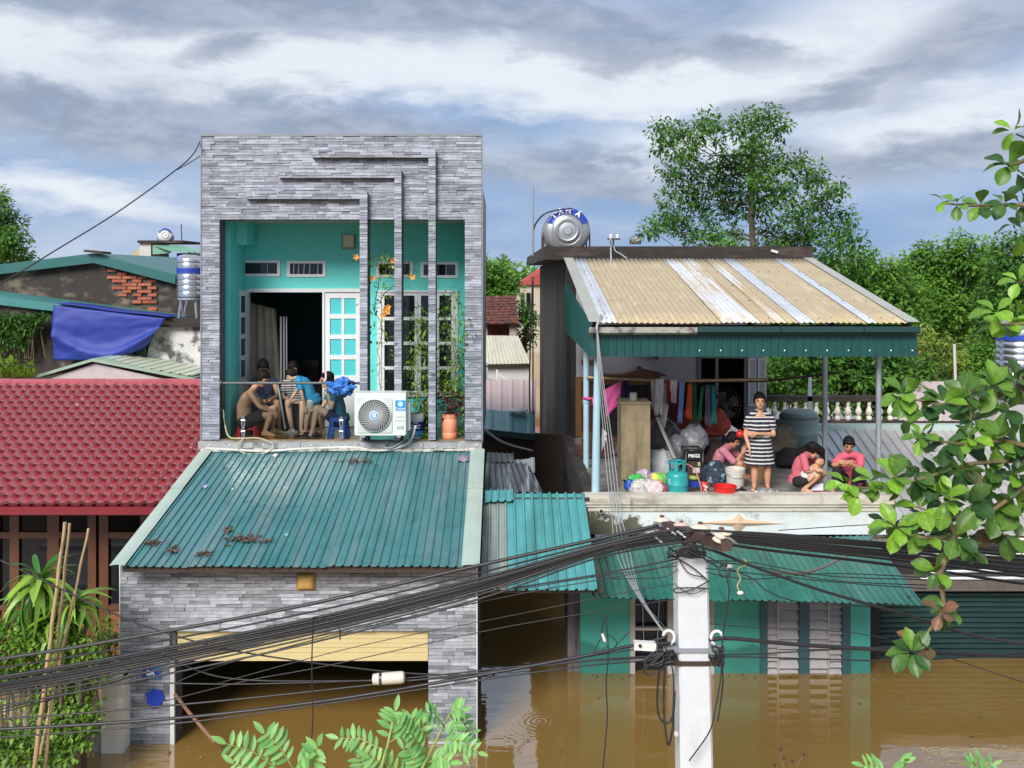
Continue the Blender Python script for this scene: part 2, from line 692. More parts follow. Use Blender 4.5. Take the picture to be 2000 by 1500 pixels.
def mat_water():
 m = bpy.data.materials.new('muddy_flood_water')
 m.use_nodes = True
 nt = m.node_tree
 L = nt.links.new
 b = nt.nodes['Principled BSDF']
 b.inputs['Roughness'].default_value = 0.03
 b.inputs['IOR'].default_value = 2.0
 b.inputs['Specular IOR Level'].default_value = 1.0
 tc = N(nt, 'ShaderNodeTexCoord')
 n0 = N(nt, 'ShaderNodeTexNoise')
 n0.inputs['Scale'].default_value = 0.35
 n0.inputs['Detail'].default_value = 3
 L(tc.outputs['Object'], n0.inputs['Vector'])
 rp = N(nt, 'ShaderNodeMixRGB')
 rp.inputs[1].default_value = (0.270, 0.160, 0.043, 1)
 rp.inputs[2].default_value = (0.325, 0.200, 0.060, 1)
 L(n0.outputs[0], rp.inputs[0])
 L(rp.outputs[0], b.inputs['Base Color'])
 mp = N(nt, 'ShaderNodeMapping')
 mp.inputs['Scale'].default_value = (0.8, 2.2, 1)
 L(tc.outputs['Object'], mp.inputs[0])
 n1 = N(nt, 'ShaderNodeTexNoise')
 n1.inputs['Scale'].default_value = 1.6
 n1.inputs['Detail'].default_value = 3
 L(mp.outputs[0], n1.inputs['Vector'])
 # rings that spread from something dripping in the alley
 wv = N(nt, 'ShaderNodeTexWave', wave_type='RINGS', rings_direction='SPHERICAL')
 mp2 = N(nt, 'ShaderNodeMapping')
 mp2.inputs['Location'].default_value = (-0.48, -12.35, 0)
 L(tc.outputs['Object'], mp2.inputs[0])
 wv.inputs['Scale'].default_value = 4.2
 wv.inputs['Distortion'].default_value = 5.0
 wv.inputs['Detail'].default_value = 2
 L(mp2.outputs[0], wv.inputs['Vector'])
 ln = N(nt, 'ShaderNodeVectorMath', operation='LENGTH')
 L(mp2.outputs[0], ln.inputs[0])
 fall = N(nt, 'ShaderNodeMapRange', interpolation_type='SMOOTHSTEP')
 fall.inputs['From Min'].default_value = 0.1
 fall.inputs['From Max'].default_value = 0.75
 fall.inputs['To Min'].default_value = 0.0010
 fall.inputs['To Max'].default_value = 0.0
 L(ln.outputs['Value'], fall.inputs['Value'])
 mu = N(nt, 'ShaderNodeMath', operation='MULTIPLY')
 L(wv.outputs['Fac'], mu.inputs[0])
 L(fall.outputs[0], mu.inputs[1])
 sm = N(nt, 'ShaderNodeMath', operation='MULTIPLY')
 L(n1.outputs[0], sm.inputs[0])
 sm.inputs[1].default_value = 0.0035
 ad = N(nt, 'ShaderNodeMath', operation='ADD')
 L(mu.outputs[0], ad.inputs[0])
 L(sm.outputs[0], ad.inputs[1])
 bp = N(nt, 'ShaderNodeBump')
 bp.inputs['Strength'].default_value = 1.0
 bp.inputs['Distance'].default_value = 1.0
 L(ad.outputs[0], bp.inputs['Height'])
 L(bp.outputs[0], b.inputs['Normal'])
 return m

WHITE = mat('white_paint', (0.72, 0.74, 0.76), 0.45, var=0.06, stains=[((0.45, 0.44, 0.40), (2, 2, 1), 0.6, 0.8, 0.4)])
STONE = mat('grey_ledgestone', (0.17, 0.185, 0.23), 0.55, var=0.28, vs=9, tone=(0.40, 0.425, 0.50), bump=0.25, bs=40, bstretch=(0.4, 1, 2), stains=[((0.07, 0.07, 0.075), (2.2, 2.2, 0.35), 0.55, 0.80, 0.55)])
STONE2 = mat('grey_ledgestone_lower', (0.16, 0.175, 0.20), 0.55, var=0.28, vs=9, tone=(0.47, 0.495, 0.56), bump=0.25, bs=40, bstretch=(0.4, 1, 2),
   stains=[((0.22, 0.19, 0.14), (1.5, 1.5, 3), 0.55, 0.78, 0.3)])
JOINT = mat('dark_joint_mortar', (0.10, 0.105, 0.115), 0.9, var=0.2)
TURQ = mat('turquoise_wall_paint', (0.13, 0.66, 0.63), 0.6, var=0.07, vs=2.0, stains=[((0.07, 0.33, 0.31), (0.9, 0.9, 0.5), 0.52, 0.75, 0.55), ((0.05, 0.14, 0.13), (2.5, 2.5, 0.8), 0.66, 0.82, 0.6)])
def add_wetline(m, z0, k=0.45):
 nt = m.node_tree
 L = nt.links.new
 b = nt.nodes['Principled BSDF']
 cur = b.inputs['Base Color'].links[0].from_socket
 tc = N(nt, 'ShaderNodeTexCoord')
 sp = N(nt, 'ShaderNodeSeparateXYZ')
 L(tc.outputs['Object'], sp.inputs[0])
 nz = N(nt, 'ShaderNodeTexNoise')
 nz.inputs['Scale'].default_value = 2.5
 nz.inputs['Detail'].default_value = 6
 L(tc.outputs['Object'], nz.inputs['Vector'])
 ad = N(nt, 'ShaderNodeMath', operation='MULTIPLY_ADD')
 L(nz.outputs[0], ad.inputs[0])
 ad.inputs[1].default_value = -0.35
 L(sp.outputs['Z'], ad.inputs[2])
 mr = N(nt, 'ShaderNodeMapRange')
 mr.inputs['From Min'].default_value = z0 - 0.02
 mr.inputs['From Max'].default_value = z0 + 0.05
 mr.inputs['To Min'].default_value = k
 mr.inputs['To Max'].default_value = 1.0
 L(ad.outputs[0], mr.inputs['Value'])
 sc_ = N(nt, 'ShaderNodeVectorMath', operation='SCALE')
 L(cur, sc_.inputs[0])
 L(mr.outputs[0], sc_.inputs['Scale'])
 L(sc_.outputs[0], b.inputs['Base Color'])

TURQ2 = mat('turquoise_outer_paint', (0.085, 0.52, 0.43), 0.6, var=0.08, vs=2.0, stains=[((0.04, 0.22, 0.18), (0.9, 0.9, 0.35), 0.5, 0.75, 0.5)])
add_wetline(TURQ2, 0.2, 0.5)
PANE_T = mat('turquoise_pane', (0.09, 0.56, 0.60), 0.25, var=0.04)
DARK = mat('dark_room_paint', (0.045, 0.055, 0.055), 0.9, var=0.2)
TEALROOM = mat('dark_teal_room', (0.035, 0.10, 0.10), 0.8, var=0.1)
GLASSD = mat('dark_window_glass', (0.012, 0.015, 0.018), 0.06, var=0.0, spec=0.6)
CONC = mat('weathered_concrete', (0.36, 0.36, 0.34), 0.85, var=0.25, vs=9, stains=[((0.07, 0.065, 0.055), (2, 2, 1.2), 0.48, 0.7, 0.85), ((0.55, 0.54, 0.50), (5, 5, 5), 0.6, 0.7, 0.6)], bump=0.3, bs=30)
TEAL = mat('teal_painted_metal', (0.055, 0.190, 0.205), 0.32, var=0.14, vs=3.0, spec=0.6, rvar=0.12,
  stains=[((0.16, 0.22, 0.235), (5.0, 0.5, 1), 0.46, 0.68, 0.75), ((0.02, 0.11, 0.10), (6, 0.6, 1), 0.55, 0.72, 0.8), ((0.12, 0.085, 0.055), (3, 2.2, 2), 0.70, 0.78, 0.7)], bump=0.04, bs=8)
TEALB = mat('bright_teal_metal', (0.075, 0.30, 0.31), 0.33, var=0.15, vs=3.0, spec=0.6, stains=[((0.03, 0.14, 0.13), (7, 0.6, 1), 0.45, 0.7, 0.8), ((0.20, 0.24, 0.22), (4, 0.7, 1), 0.6, 0.75, 0.5), ((0.12, 0.07, 0.04), (9, 2, 1), 0.68, 0.76, 0.6)])
GUTM = mat('blackish_green_gutter', (0.010, 0.040, 0.040), 0.4, var=0.15)
TEALD = mat('dark_green_metal', (0.010, 0.070, 0.068), 0.4, var=0.12, vs=4.0, stains=[((0.012, 0.05, 0.05), (5, 5, 0.5), 0.52, 0.72, 0.6)])
GREENR = mat('green_awning_metal', (0.028, 0.17, 0.140), 0.3, var=0.18, vs=4, spec=0.6, rvar=0.12, stains=[((0.10, 0.20, 0.18), (5, 0.5, 1), 0.52, 0.7, 0.6), ((0.10, 0.055, 0.03), (8, 2, 2), 0.68, 0.76, 0.7), ((0.015, 0.075, 0.055), (6, 0.8, 1), 0.46, 0.7, 0.8), ((0.10, 0.13, 0.07), (4, 4, 2), 0.68, 0.8, 0.5)])
GREYTEAL = mat('faded_grey_green_metal', (0.22, 0.27, 0.25), 0.45, var=0.15, vs=4, stains=[((0.08, 0.09, 0.08), (6, 0.8, 1), 0.5, 0.7, 0.7)])
CFLASH = mat('grey_beige_flashing', (0.36, 0.37, 0.33), 0.5, var=0.12, vs=3)
FLASH = mat('pale_green_flashing', (0.36, 0.45, 0.40), 0.45, var=0.1, vs=3, stains=[((0.50, 0.48, 0.38), (2, 2, 2), 0.55, 0.75, 0.5), ((0.16, 0.14, 0.11), (5, 5, 3), 0.68, 0.8, 0.5)])
TAN = mat('tan_weathered_metal', (0.43, 0.345, 0.215), 0.5, var=0.12, vs=3, stains=[((0.62, 0.56, 0.44), (6, 0.7, 1), 0.55, 0.72, 0.6), ((0.30, 0.27, 0.20), (9, 1.2, 1), 0.62, 0.8, 0.5), ((0.60, 0.62, 0.62), (2, 1.6, 1), 0.70, 0.78, 0.5)])
SILV = mat('silver_bare_metal', (0.60, 0.63, 0.68), 0.35, var=0.15, vs=4, metal=0.3, stains=[((0.40, 0.36, 0.28), (9, 0.5, 1), 0.56, 0.72, 0.7)])
CREAMR = mat('cream_roof_metal', (0.52, 0.51, 0.42), 0.45, var=0.1, vs=3, stains=[((0.36, 0.36, 0.30), (6, 0.6, 1), 0.5, 0.7, 0.5)])
PINKR = mat('pale_pink_metal', (0.53, 0.42, 0.42), 0.5, var=0.08, vs=2)
GREYR = mat('grey_roof_metal', (0.42, 0.40, 0.385), 0.42, var=0.12, vs=2, stains=[((0.30, 0.28, 0.27), (6, 0.5, 1), 0.5, 0.75, 0.6), ((0.56, 0.55, 0.53), (2, 2, 1), 0.62, 0.75, 0.5)])
BLACKM = mat('mouldy_black_wall', (0.036, 0.031, 0.028), 0.9, var=0.3, vs=5, bump=0.2, bs=14,
   stains=[((0.13, 0.12, 0.12), (1.6, 1.1, 0.30), 0.52, 0.80, 0.8), ((0.014, 0.012, 0.012), (2.2, 0.9, 0.20), 0.40, 0.58, 0.96), ((0.40, 0.36, 0.30), (6, 3, 1.0), 0.66, 0.74, 0.35)])
SLABM = mat('black_stained_slab', (0.028, 0.023, 0.021), 0.85, var=0.35, vs=6, bump=0.35, bs=16, stains=[((0.085, 0.06, 0.048), (1.2, 1.2, 6), 0.52, 0.68, 0.9)])
GABLE = mat('blackened_render', (0.30, 0.25, 0.19), 0.9, var=0.25, vs=5, bump=0.4, bs=12,
   stains=[((0.034, 0.029, 0.026), (0.45, 0.45, 0.7), 0.36, 0.48, 0.97), ((0.26, 0.21, 0.15), (1.6, 1.6, 2.2), 0.60, 0.70, 0.6), ((0.035, 0.03, 0.027), (3, 3, 1.2), 0.55, 0.7, 0.8), ((0.62, 0.60, 0.55), (7, 7, 9), 0.70, 0.74, 0.9)])
PEEL = mat('peeling_pale_wall', (0.56, 0.56, 0.55), 0.85, var=0.15, vs=8, bump=0.4, bs=14, stains=[((0.075, 0.075, 0.075), (2.6, 2.6, 2.6), 0.50, 0.60, 0.95), ((0.04, 0.04, 0.038), (6, 6, 6), 0.60, 0.68, 0.8)])
BRICK = mat('bare_red_brick', (0.30, 0.075, 0.040), 0.85, var=0.25, vs=14, tone=(0.42, 0.14, 0.08))
FASCIA = mat('pale_fascia_paint', (0.64, 0.70, 0.72), 0.6, var=0.06, vs=2, stains=[((0.42, 0.40, 0.31), (1.0, 1.0, 2.4), 0.48, 0.74, 0.6), ((0.30, 0.27, 0.2), (5, 5, 0.8), 0.58, 0.75, 0.6), ((0.10, 0.085, 0.05), (2.4, 2.4, 1.6), 0.62, 0.74, 0.75)])
def add_corner_mould(m, x0, z0, col):
 nt = m.node_tree
 L = nt.links.new
 b = nt.nodes['Principled BSDF']
 cur = b.inputs['Base Color'].links[0].from_socket
 tc = N(nt, 'ShaderNodeTexCoord')
 sp = N(nt, 'ShaderNodeSeparateXYZ')
 L(tc.outputs['Object'], sp.inputs[0])
 def mm(op, a, c):
  n = N(nt, 'ShaderNodeMath', operation=op)
  for i, v in enumerate((a, c)):
   if isinstance(v, (int, float)):
    n.inputs[i].default_value = v
   else:
    L(v, n.inputs[i])
  return n.outputs[0]
 nz = N(nt, 'ShaderNodeTexNoise')
 nz.inputs['Scale'].default_value = 5.5
 nz.inputs['Detail'].default_value = 9
 nz.inputs['Roughness'].default_value = 0.72
 L(tc.outputs['Object'], nz.inputs['Vector'])
 dx = mm('MULTIPLY', mm('MAXIMUM', mm('SUBTRACT', sp.outputs['X'], x0), 0.0), 0.17)
 dz = mm('MULTIPLY', mm('SUBTRACT', sp.outputs['Z'], z0), 0.80)
 v = mm('SUBTRACT', mm('SUBTRACT', nz.outputs[0], dx), dz)
 mr = N(nt, 'ShaderNodeMapRange')
 mr.inputs['From Min'].default_value = 0.24
 mr.inputs['From Max'].default_value = 0.34
 mr.inputs['To Max'].default_value = 0.95
 L(v, mr.inputs['Value'])
 n2 = N(nt, 'ShaderNodeTexNoise')
 n2.inputs['Scale'].default_value = 26
 L(tc.outputs['Object'], n2.inputs['Vector'])
 rp = N(nt, 'ShaderNodeMixRGB')
 rp.inputs[1].default_value = (0.02, 0.018, 0.012, 1)
 rp.inputs[2].default_value = (*col, 1)
 L(n2.outputs[0], rp.inputs[0])
 mx = N(nt, 'ShaderNodeMixRGB')
 L(mr.outputs[0], mx.inputs[0])
 L(cur, mx.inputs[1])
 L(rp.outputs[0], mx.inputs[2])
 L(mx.outputs[0], b.inputs['Base Color'])

add_corner_mould(FASCIA, -1.95, 1.95, (0.13, 0.12, 0.04))
CREAMP = mat('stained_cream_moulding', (0.56, 0.53, 0.46), 0.6, var=0.14, vs=4, stains=[((0.20, 0.17, 0.13), (1.8, 1.8, 6), 0.48, 0.70, 0.85), ((0.10, 0.09, 0.07), (6, 6, 1.5), 0.60, 0.74, 0.7)])
MOULD = mat('black_green_mould', (0.045, 0.038, 0.020), 0.95, var=0.5, vs=12, stains=[((0.16, 0.15, 0.05), (7, 7, 5), 0.48, 0.66, 0.9)])
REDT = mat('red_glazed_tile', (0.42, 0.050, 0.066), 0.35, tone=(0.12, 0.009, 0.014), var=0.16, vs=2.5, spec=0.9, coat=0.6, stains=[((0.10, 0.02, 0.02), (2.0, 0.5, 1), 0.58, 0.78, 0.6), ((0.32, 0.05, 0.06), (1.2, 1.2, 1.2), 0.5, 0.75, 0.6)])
REDF = mat('dark_red_fascia', (0.20, 0.016, 0.026), 0.4, var=0.1)
OLDT = mat('old_clay_tile', (0.17, 0.050, 0.034), 0.85, var=0.3, vs=8, tone=(0.06, 0.03, 0.028))
WOOD = mat('reddish_brown_timber', (0.115, 0.040, 0.018), 0.5, var=0.25, vs=5, bump=0.1, bs=20, bstretch=(6, 6, 0.4))
PLANK = mat('weathered_plywood', (0.28, 0.225, 0.135), 0.85, var=0.25, vs=7, bump=0.25, bs=22, bstretch=(4, 4, 0.5), stains=[((0.13, 0.10, 0.06), (6, 6, 0.8), 0.5, 0.7, 0.8), ((0.34, 0.29, 0.13), (2, 2, 2), 0.6, 0.75, 0.5)])
BAMBOO = mat('dry_bamboo', (0.42, 0.30, 0.17), 0.6, var=0.25, vs=9, stains=[((0.16, 0.10, 0.06), (7, 7, 2), 0.55, 0.7, 0.7)])
YELLOW = mat('cream_yellow_metal', (0.60, 0.50, 0.26), 0.45, var=0.06)
OCHRE = mat('ochre_lamp_plastic', (0.56, 0.36, 0.10), 0.5, var=0.08)
STEEL = mat('stainless_steel', (0.62, 0.63, 0.65), 0.22, metal=0.95, var=0.08, vs=3)
STEELD = mat('brushed_grey_steel', (0.45, 0.46, 0.48), 0.42, metal=0.7, var=0.12, vs=5)
GALV = mat('galvanised_pipe', (0.34, 0.38, 0.43), 0.45, metal=0.5, var=0.12, vs=9)
BLUEP = mat('pale_blue_pipe', (0.36, 0.56, 0.66), 0.4, var=0.08, vs=7)
IRON = mat('rusty_dark_iron', (0.050, 0.030, 0.024), 0.75, var=0.3, vs=14)
BLUEL = mat('royal_blue_label', (0.018, 0.055, 0.36), 0.4, var=0.05)
CYANL = mat('sky_blue_label', (0.03, 0.28, 0.62), 0.4, var=0.03)
LETTER = mat('white_lettering', (0.85, 0.86, 0.88), 0.5, var=0.0)
GREYLET = mat('grey_lettering', (0.42, 0.44, 0.43), 0.5, var=0.0)
TARP = mat('blue_tarpaulin', (0.016, 0.036, 0.27), 0.6, var=0.14, vs=3, bump=0.12, bs=9, stains=[((0.022, 0.05, 0.34), (1.5, 1.5, 1.5), 0.5, 0.75, 0.6)])
POLE = mat('white_concrete_pole', (0.62, 0.65, 0.70), 0.7, var=0.06, vs=6, bump=0.12, bs=40, stains=[((0.40, 0.42, 0.43), (3, 3, 0.8), 0.62, 0.8, 0.5)])
CABLE = mat('black_cable_sheath', (0.018, 0.018, 0.022), 0.42, var=0.15, vs=20)
CABLEG = mat('grey_cable_sheath', (0.34, 0.36, 0.38), 0.5, var=0.1)
CERAM = mat('cream_glazed_ceramic', (0.66, 0.60, 0.48), 0.3, var=0.12, vs=18, stains=[((0.42, 0.22, 0.06), (9, 9, 9), 0.62, 0.78, 0.8)])
CERAMP = mat('pinkish_ceramic', (0.62, 0.46, 0.40), 0.35, var=0.12, vs=18)
WPLAS = mat('white_plastic', (0.70, 0.71, 0.70), 0.35, var=0.04)
ACBODY = mat('off_white_enamel', (0.66, 0.70, 0.68), 0.35, var=0.04, vs=4, stains=[((0.52, 0.52, 0.46), (3, 3, 1), 0.62, 0.8, 0.4)])
ACDARK = mat('dark_fan_cavity', (0.02, 0.022, 0.025), 0.6, var=0.0)
GRILL = mat('grey_fan_grille', (0.38, 0.39, 0.40), 0.45, var=0.05)
REDP = mat('red_plastic', (0.60, 0.022, 0.020), 0.3, var=0.05)
BLUEPL = mat('blue_plastic', (0.035, 0.13, 0.50), 0.35, var=0.05)
ORANGE = mat('salmon_orange_plastic', (0.72, 0.26, 0.13), 0.4, var=0.06, stains=[((0.78, 0.40, 0.28), (6, 6, 1.5), 0.5, 0.7, 0.6)])
GASM = mat('teal_gas_cylinder_paint', (0.02, 0.30, 0.31), 0.38, var=0.12, vs=9, stains=[((0.03, 0.18, 0.18), (9, 9, 9), 0.58, 0.7, 0.6)])
BUCKW = mat('grubby_white_bucket', (0.58, 0.56, 0.50), 0.5, var=0.12, vs=9)
ALUM = mat('dull_aluminium', (0.60, 0.61, 0.62), 0.35, metal=0.8, var=0.1)
CARD = mat('brown_cardboard', (0.42, 0.24, 0.12), 0.8, var=0.1)
BLACKP = mat('black_plastic', (0.015, 0.015, 0.017), 0.4, var=0.1)
SACK = mat('pale_grey_sackcloth', (0.36, 0.38, 0.40), 0.75, var=0.2, vs=10, bump=0.3, bs=30)
PINKC = mat('pink_towel', (0.66, 0.10, 0.32), 0.85, var=0.1, bump=0.2, bs=60)
WETFLOOR = mat('wet_concrete_floor', (0.30, 0.30, 0.29), 0.10, var=0.25, vs=3, spec=0.6, stains=[((0.15, 0.14, 0.13), (1.2, 3, 1), 0.45, 0.65, 0.8)], rvar=0.08)
TILEF = mat('ochre_balcony_floor', (0.26, 0.17, 0.07), 0.15, var=0.2, vs=4, stains=[((0.12, 0.09, 0.05), (3, 3, 3), 0.5, 0.7, 0.7)])
BROWNW = mat('brown_alley_wall', (0.075, 0.050, 0.038), 0.85, var=0.2, vs=4)
INNERW = mat('lilac_white_plaster', (0.46, 0.45, 0.50), 0.8, var=0.08, vs=2, stains=[((0.24, 0.22, 0.21), (1, 1, 1.5), 0.58, 0.75, 0.6)])
SHUTG = mat('dark_green_shutter', (0.020, 0.055, 0.050), 0.45, var=0.15, vs=4)
LOUV = mat('grey_brown_louvre', (0.43, 0.41, 0.41), 0.6, var=0.14, vs=6)
FRAMEG = mat('slate_green_frame', (0.035, 0.105, 0.125), 0.5, var=0.1)
BARK = mat('grey_brown_bark', (0.10, 0.075, 0.055), 0.9, var=0.3, vs=9, bump=0.4, bs=12)
TWIG = mat('green_brown_twig', (0.16, 0.13, 0.06), 0.8, var=0.2, vs=9)
LEAFA = mat('tree_leaf_deep', (0.030, 0.105, 0.026), 0.6, spec=0.2, var=0.15, vs=1.2, tone=(0.15, 0.33, 0.05), trans=0.4)
LEAFB = mat('tree_leaf_mid', (0.06, 0.18, 0.035), 0.6, spec=0.2, var=0.15, vs=1.0, tone=(0.22, 0.42, 0.06), trans=0.45)
LEAFY = mat('tree_leaf_yellow', (0.06, 0.14, 0.02), 0.5, var=0.15, vs=1.0, tone=(0.30, 0.38, 0.04), trans=0.3)
LEAFN = mat('almond_leaf', (0.024, 0.078, 0.024), 0.42, var=0.3, vs=5, tone=(0.22, 0.43, 0.040), trans=0.28)
LEAFO = mat('old_almond_leaf', (0.10, 0.085, 0.035), 0.45, var=0.25, vs=14, tone=(0.36, 0.14, 0.10), trans=0.25)
LEAFF = mat('bright_pinnate_leaf', (0.10, 0.30, 0.08), 0.45, var=0.15, vs=14, tone=(0.26, 0.52, 0.15), trans=0.3)
LEAFD = mat('dracaena_leaf', (0.045, 0.17, 0.025), 0.35, var=0.15, vs=7, tone=(0.34, 0.54, 0.06), trans=0.25)
LEAFV = mat('vine_leaf', (0.06, 0.18, 0.02), 0.5, var=0.15, tone=(0.32, 0.50, 0.06), trans=0.25)
LEAFR = mat('maroon_leaf', (0.07, 0.012, 0.018), 0.5, var=0.2, tone=(0.22, 0.04, 0.05), trans=0.15)
PETAL = mat('orange_petal', (0.75, 0.28, 0.03), 0.6, var=0.1, tone=(0.80, 0.45, 0.10), trans=0.2)
def add_veins(m, k=1.45):
 nt = m.node_tree
 L = nt.links.new
 b = nt.nodes['Principled BSDF']
 cur = b.inputs['Base Color'].links[0].from_socket
 tc = N(nt, 'ShaderNodeTexCoord')
 sp = N(nt, 'ShaderNodeSeparateXYZ')
 L(tc.outputs['Object'], sp.inputs[0])

 def mm(op, a, c):
  n = N(nt, 'ShaderNodeMath', operation=op)
  for i, v in enumerate((a, c)):
   if isinstance(v, (int, float)):
    n.inputs[i].default_value = v
   elif v is not None:
    L(v, n.inputs[i])
  return n.outputs[0]
 ay = mm('ABSOLUTE', sp.outputs['Y'], None)
 rib = mm('LESS_THAN', ay, 0.016)
 side = mm('LESS_THAN', mm('FRACT', mm('MULTIPLY', mm('SUBTRACT', sp.outputs['X'], mm('MULTIPLY', ay, 0.7)), 8.0), None), 0.12)
 f = mm('MAXIMUM', rib, mm('MULTIPLY', side, 0.45))
 mr = mm('ADD', mm('MULTIPLY', f, k - 1), 1.0)
 sc_ = N(nt, 'ShaderNodeVectorMath', operation='SCALE')
 L(cur, sc_.inputs[0])
 L(mr, sc_.inputs['Scale'])
 L(sc_.outputs[0], b.inputs['Base Color'])

for m_ in (LEAFN, LEAFO, LEAFF):
 add_veins(m_)
RAILG = mat_glass('greenish_railing_glass', (0.92, 0.96, 0.95), 0.015)
CLEARG = mat_glass('clear_glass', (0.8, 0.86, 0.86), 0.08)
# ================================================================== the setting: flood water
wb = MB()
wb.add([(-400, -60, 0), (400, -60, 0), (400, 700, 0), (-400, 700, 0)], [(0, 1, 2, 3)])
wb.build('flood_water', mat_water(), kind='structure', loc=(0, 0, 0))

# ================================================================== grey stone-clad town house on the left
X0, X1 = -4.66, -0.30
house = thing('town_house', 'tall narrow town house faced in grey ledgestone strips with turquoise balcony', 'house', (-2.48, 15.0, 0))
YU, YL, YB = 15.0, 11.8, 16.2
ZF = PZ(858, YU)                  # balcony floor
ZO = PZ(429, YU)                  # top of the balcony opening
ZT = PZ(264, YU)                  # top of the facade
OX0, OX1 = PX(430, YU), PX(908, YU)

# --- cladding
STRIPL = (0.13, 0.19, 0.25, 0.31, 0.38)
RH = 0.042
_strip = {}

def strip_mesh(li, ti, m):
 k = (li, ti, m.name)
 if k not in _strip:
  b = MB()
  b.tone = ti / 5
  l, h, d = STRIPL[li] - 0.004, RH - 0.004, 0.035
  r = random.Random(li * 7 + ti)
  j = [r.uniform(-0.003, 0.003) for _ in range(8)]
  b.hexa([(-l / 2, -d + j[0], -h / 2 + j[1]), (l / 2, -d + j[2], -h / 2 + j[3]), (l / 2, 0, -h / 2), (-l / 2, 0, -h / 2)],
   [(-l / 2, -d + j[4], h / 2 + j[5]), (l / 2, -d + j[6], h / 2 + j[7]), (l / 2, 0, h / 2), (-l / 2, 0, h / 2)])
  _strip[k] = b.mesh('cladding_strip', m)
 return _strip[k]

def clad(x0, x1, z0, z1, Y, r, joined=None, parent=None, m=STONE, budget=None):
 """ledgestone strips on a wall that faces the street; joined: MB to collect in, else single parts"""
 z = z1 - RH / 2
 while z > z0:
  h = min(RH, (z + RH / 2) - z0)
  if h < 0.012:
   break
  x = x0
  while x < x1 - 0.004:
   li = r.randrange(5)
   l = STRIPL[li]
   if x == x0:
    l *= r.uniform(0.35, 1)
   if x1 - (x + l) < 0.06:
    l = x1 - x
   s = l / STRIPL[li]
   ti = min(5, max(0, int(r.gauss(3.0, 1.6))))
   dep = r.uniform(-0.010, 0.006)
   zc = z + RH / 2 - h / 2
   M = Matrix.Translation((x + l / 2, Y + dep, zc)) @ Matrix.Diagonal((s, 1, h / RH, 1))
   if joined is None and (budget is None or budget[0] > 0):
    inst(strip_mesh(li, ti, m), 'cladding_strip', parent, M)
    if budget is not None:
     budget[0] -= 1
   else:
    tgt = joined if joined is not None else budget[1]
    me = strip_mesh(li, ti, m)
    tgt.tone = ti / 5
    tgt.add([M @ v.co for v in me.vertices], [tuple(p.vertices) for p in me.polygons])
   x += l
  z -= RH

rc = random.Random(5)
# upper facade: wall body with its opening, then strips
b = MB()
wall_holes(b, X0, X1, 3.0, ZT, YU, YU + 0.28, [(OX0, OX1, 2.9, ZO)])
ufac = b.build('upper_facade', JOINT, house)
b = MB()
clad(X0, X1, ZO, ZT - 0.02, YU, rc, joined=b)
clad(X0, OX0, ZF, ZO, YU, rc, joined=b)
clad(OX1, X1, ZF, ZO, YU, rc, joined=b)
b.build('ledgestone_cladding', STONE, ufac, kind='stuff')
b = MB()
b.box(X0 - 0.015, X1 + 0.015, YU - 0.05, YU + 0.3, ZT - 0.02, ZT + 0.02)
b.box(X0 - 0.02, X0 - 0.002, YU - 0.045, YU + 0.02, 3.1, ZT - 0.02)
b.box(X1 + 0.002, X1 + 0.02, YU - 0.045, YU + 0.02, 3.1, ZT - 0.02)
b.build('edge_trim', mat('grey_edge_trim', (0.22, 0.24, 0.27), 0.5), house)
# three angular fins
for i, (vx0, vx1, hx0, hy0, hy1) in enumerate(((705, 720, 485, 375, 390), (772, 786, 548, 334, 349), (838, 852, 613, 294, 311))):
 b = MB()
 a0, a1 = PX(vx0, YU), PX(vx1, YU)
 zt, zb = PZ(hy0, YU), PZ(hy1, YU)
 b.box(a0 + 0.004, a1 - 0.004, YU - 0.105, YU - 0.03, ZO, zt)
 b.box(PX(hx0, YU), a0 + 0.004, YU - 0.105, YU - 0.03, zb, zt)
 b.box(a0 + 0.004, a1 - 0.004, YU - 0.105, YU + 0.22, ZF, ZO)
 fin = b.build('angular_fin', JOINT, house)
 b = MB()
 clad(a0, a1, ZF, zb, YU - 0.105, rc, joined=b)
 clad(PX(hx0, YU), a1, zb, zt, YU - 0.105, rc, joined=b)
 b.build('ledgestone_cladding', STONE, fin, kind='stuff')

# --- body behind
b = MB()
b.box(X0, X0 + 0.12, YU + 0.28, 19.6, 0, ZT - 0.9)
b.box(X1 - 0.12, X1, YU + 0.28, 17.6, 2.9, ZT - 0.9)
b.box(X0 + 0.12, X1 - 0.12, 19.4, 19.6, 0, ZT - 0.9)
b.box(X1 - 0.12, X1, 17.6, 19.6, 2.9, ZT - 0.9)
b.box(X0, X1, YU + 0.28, 19.6, ZT - 0.9, ZT - 0.75)
b.build('side_wall', mat('grey_side_render', (0.33, 0.32, 0.30), 0.9, var=0.2), house)
b = MB()
b.box(X0 + 0.12, X1 - 0.12, YU + 0.28, YB, ZO + 0.0, ZO + 0.1)
b.build('balcony_ceiling', mat('pale_ceiling', (0.40, 0.44, 0.42), 0.8), house)
b = MB()
b.box(X0 + 0.12, X1 - 0.12, YU + 0.285, YB - 0.003, ZF - 0.1, ZF)
b.box(OX0, OX1, YU - 0.02, YU + 0.285, ZF - 0.1, ZF)
b.build('balcony_floor', TILEF, house)
# back wall of the balcony
SB = YB / F

def bx(px):
 return PX(px, YB)

def bz(py):
 return PZ(py, YB)

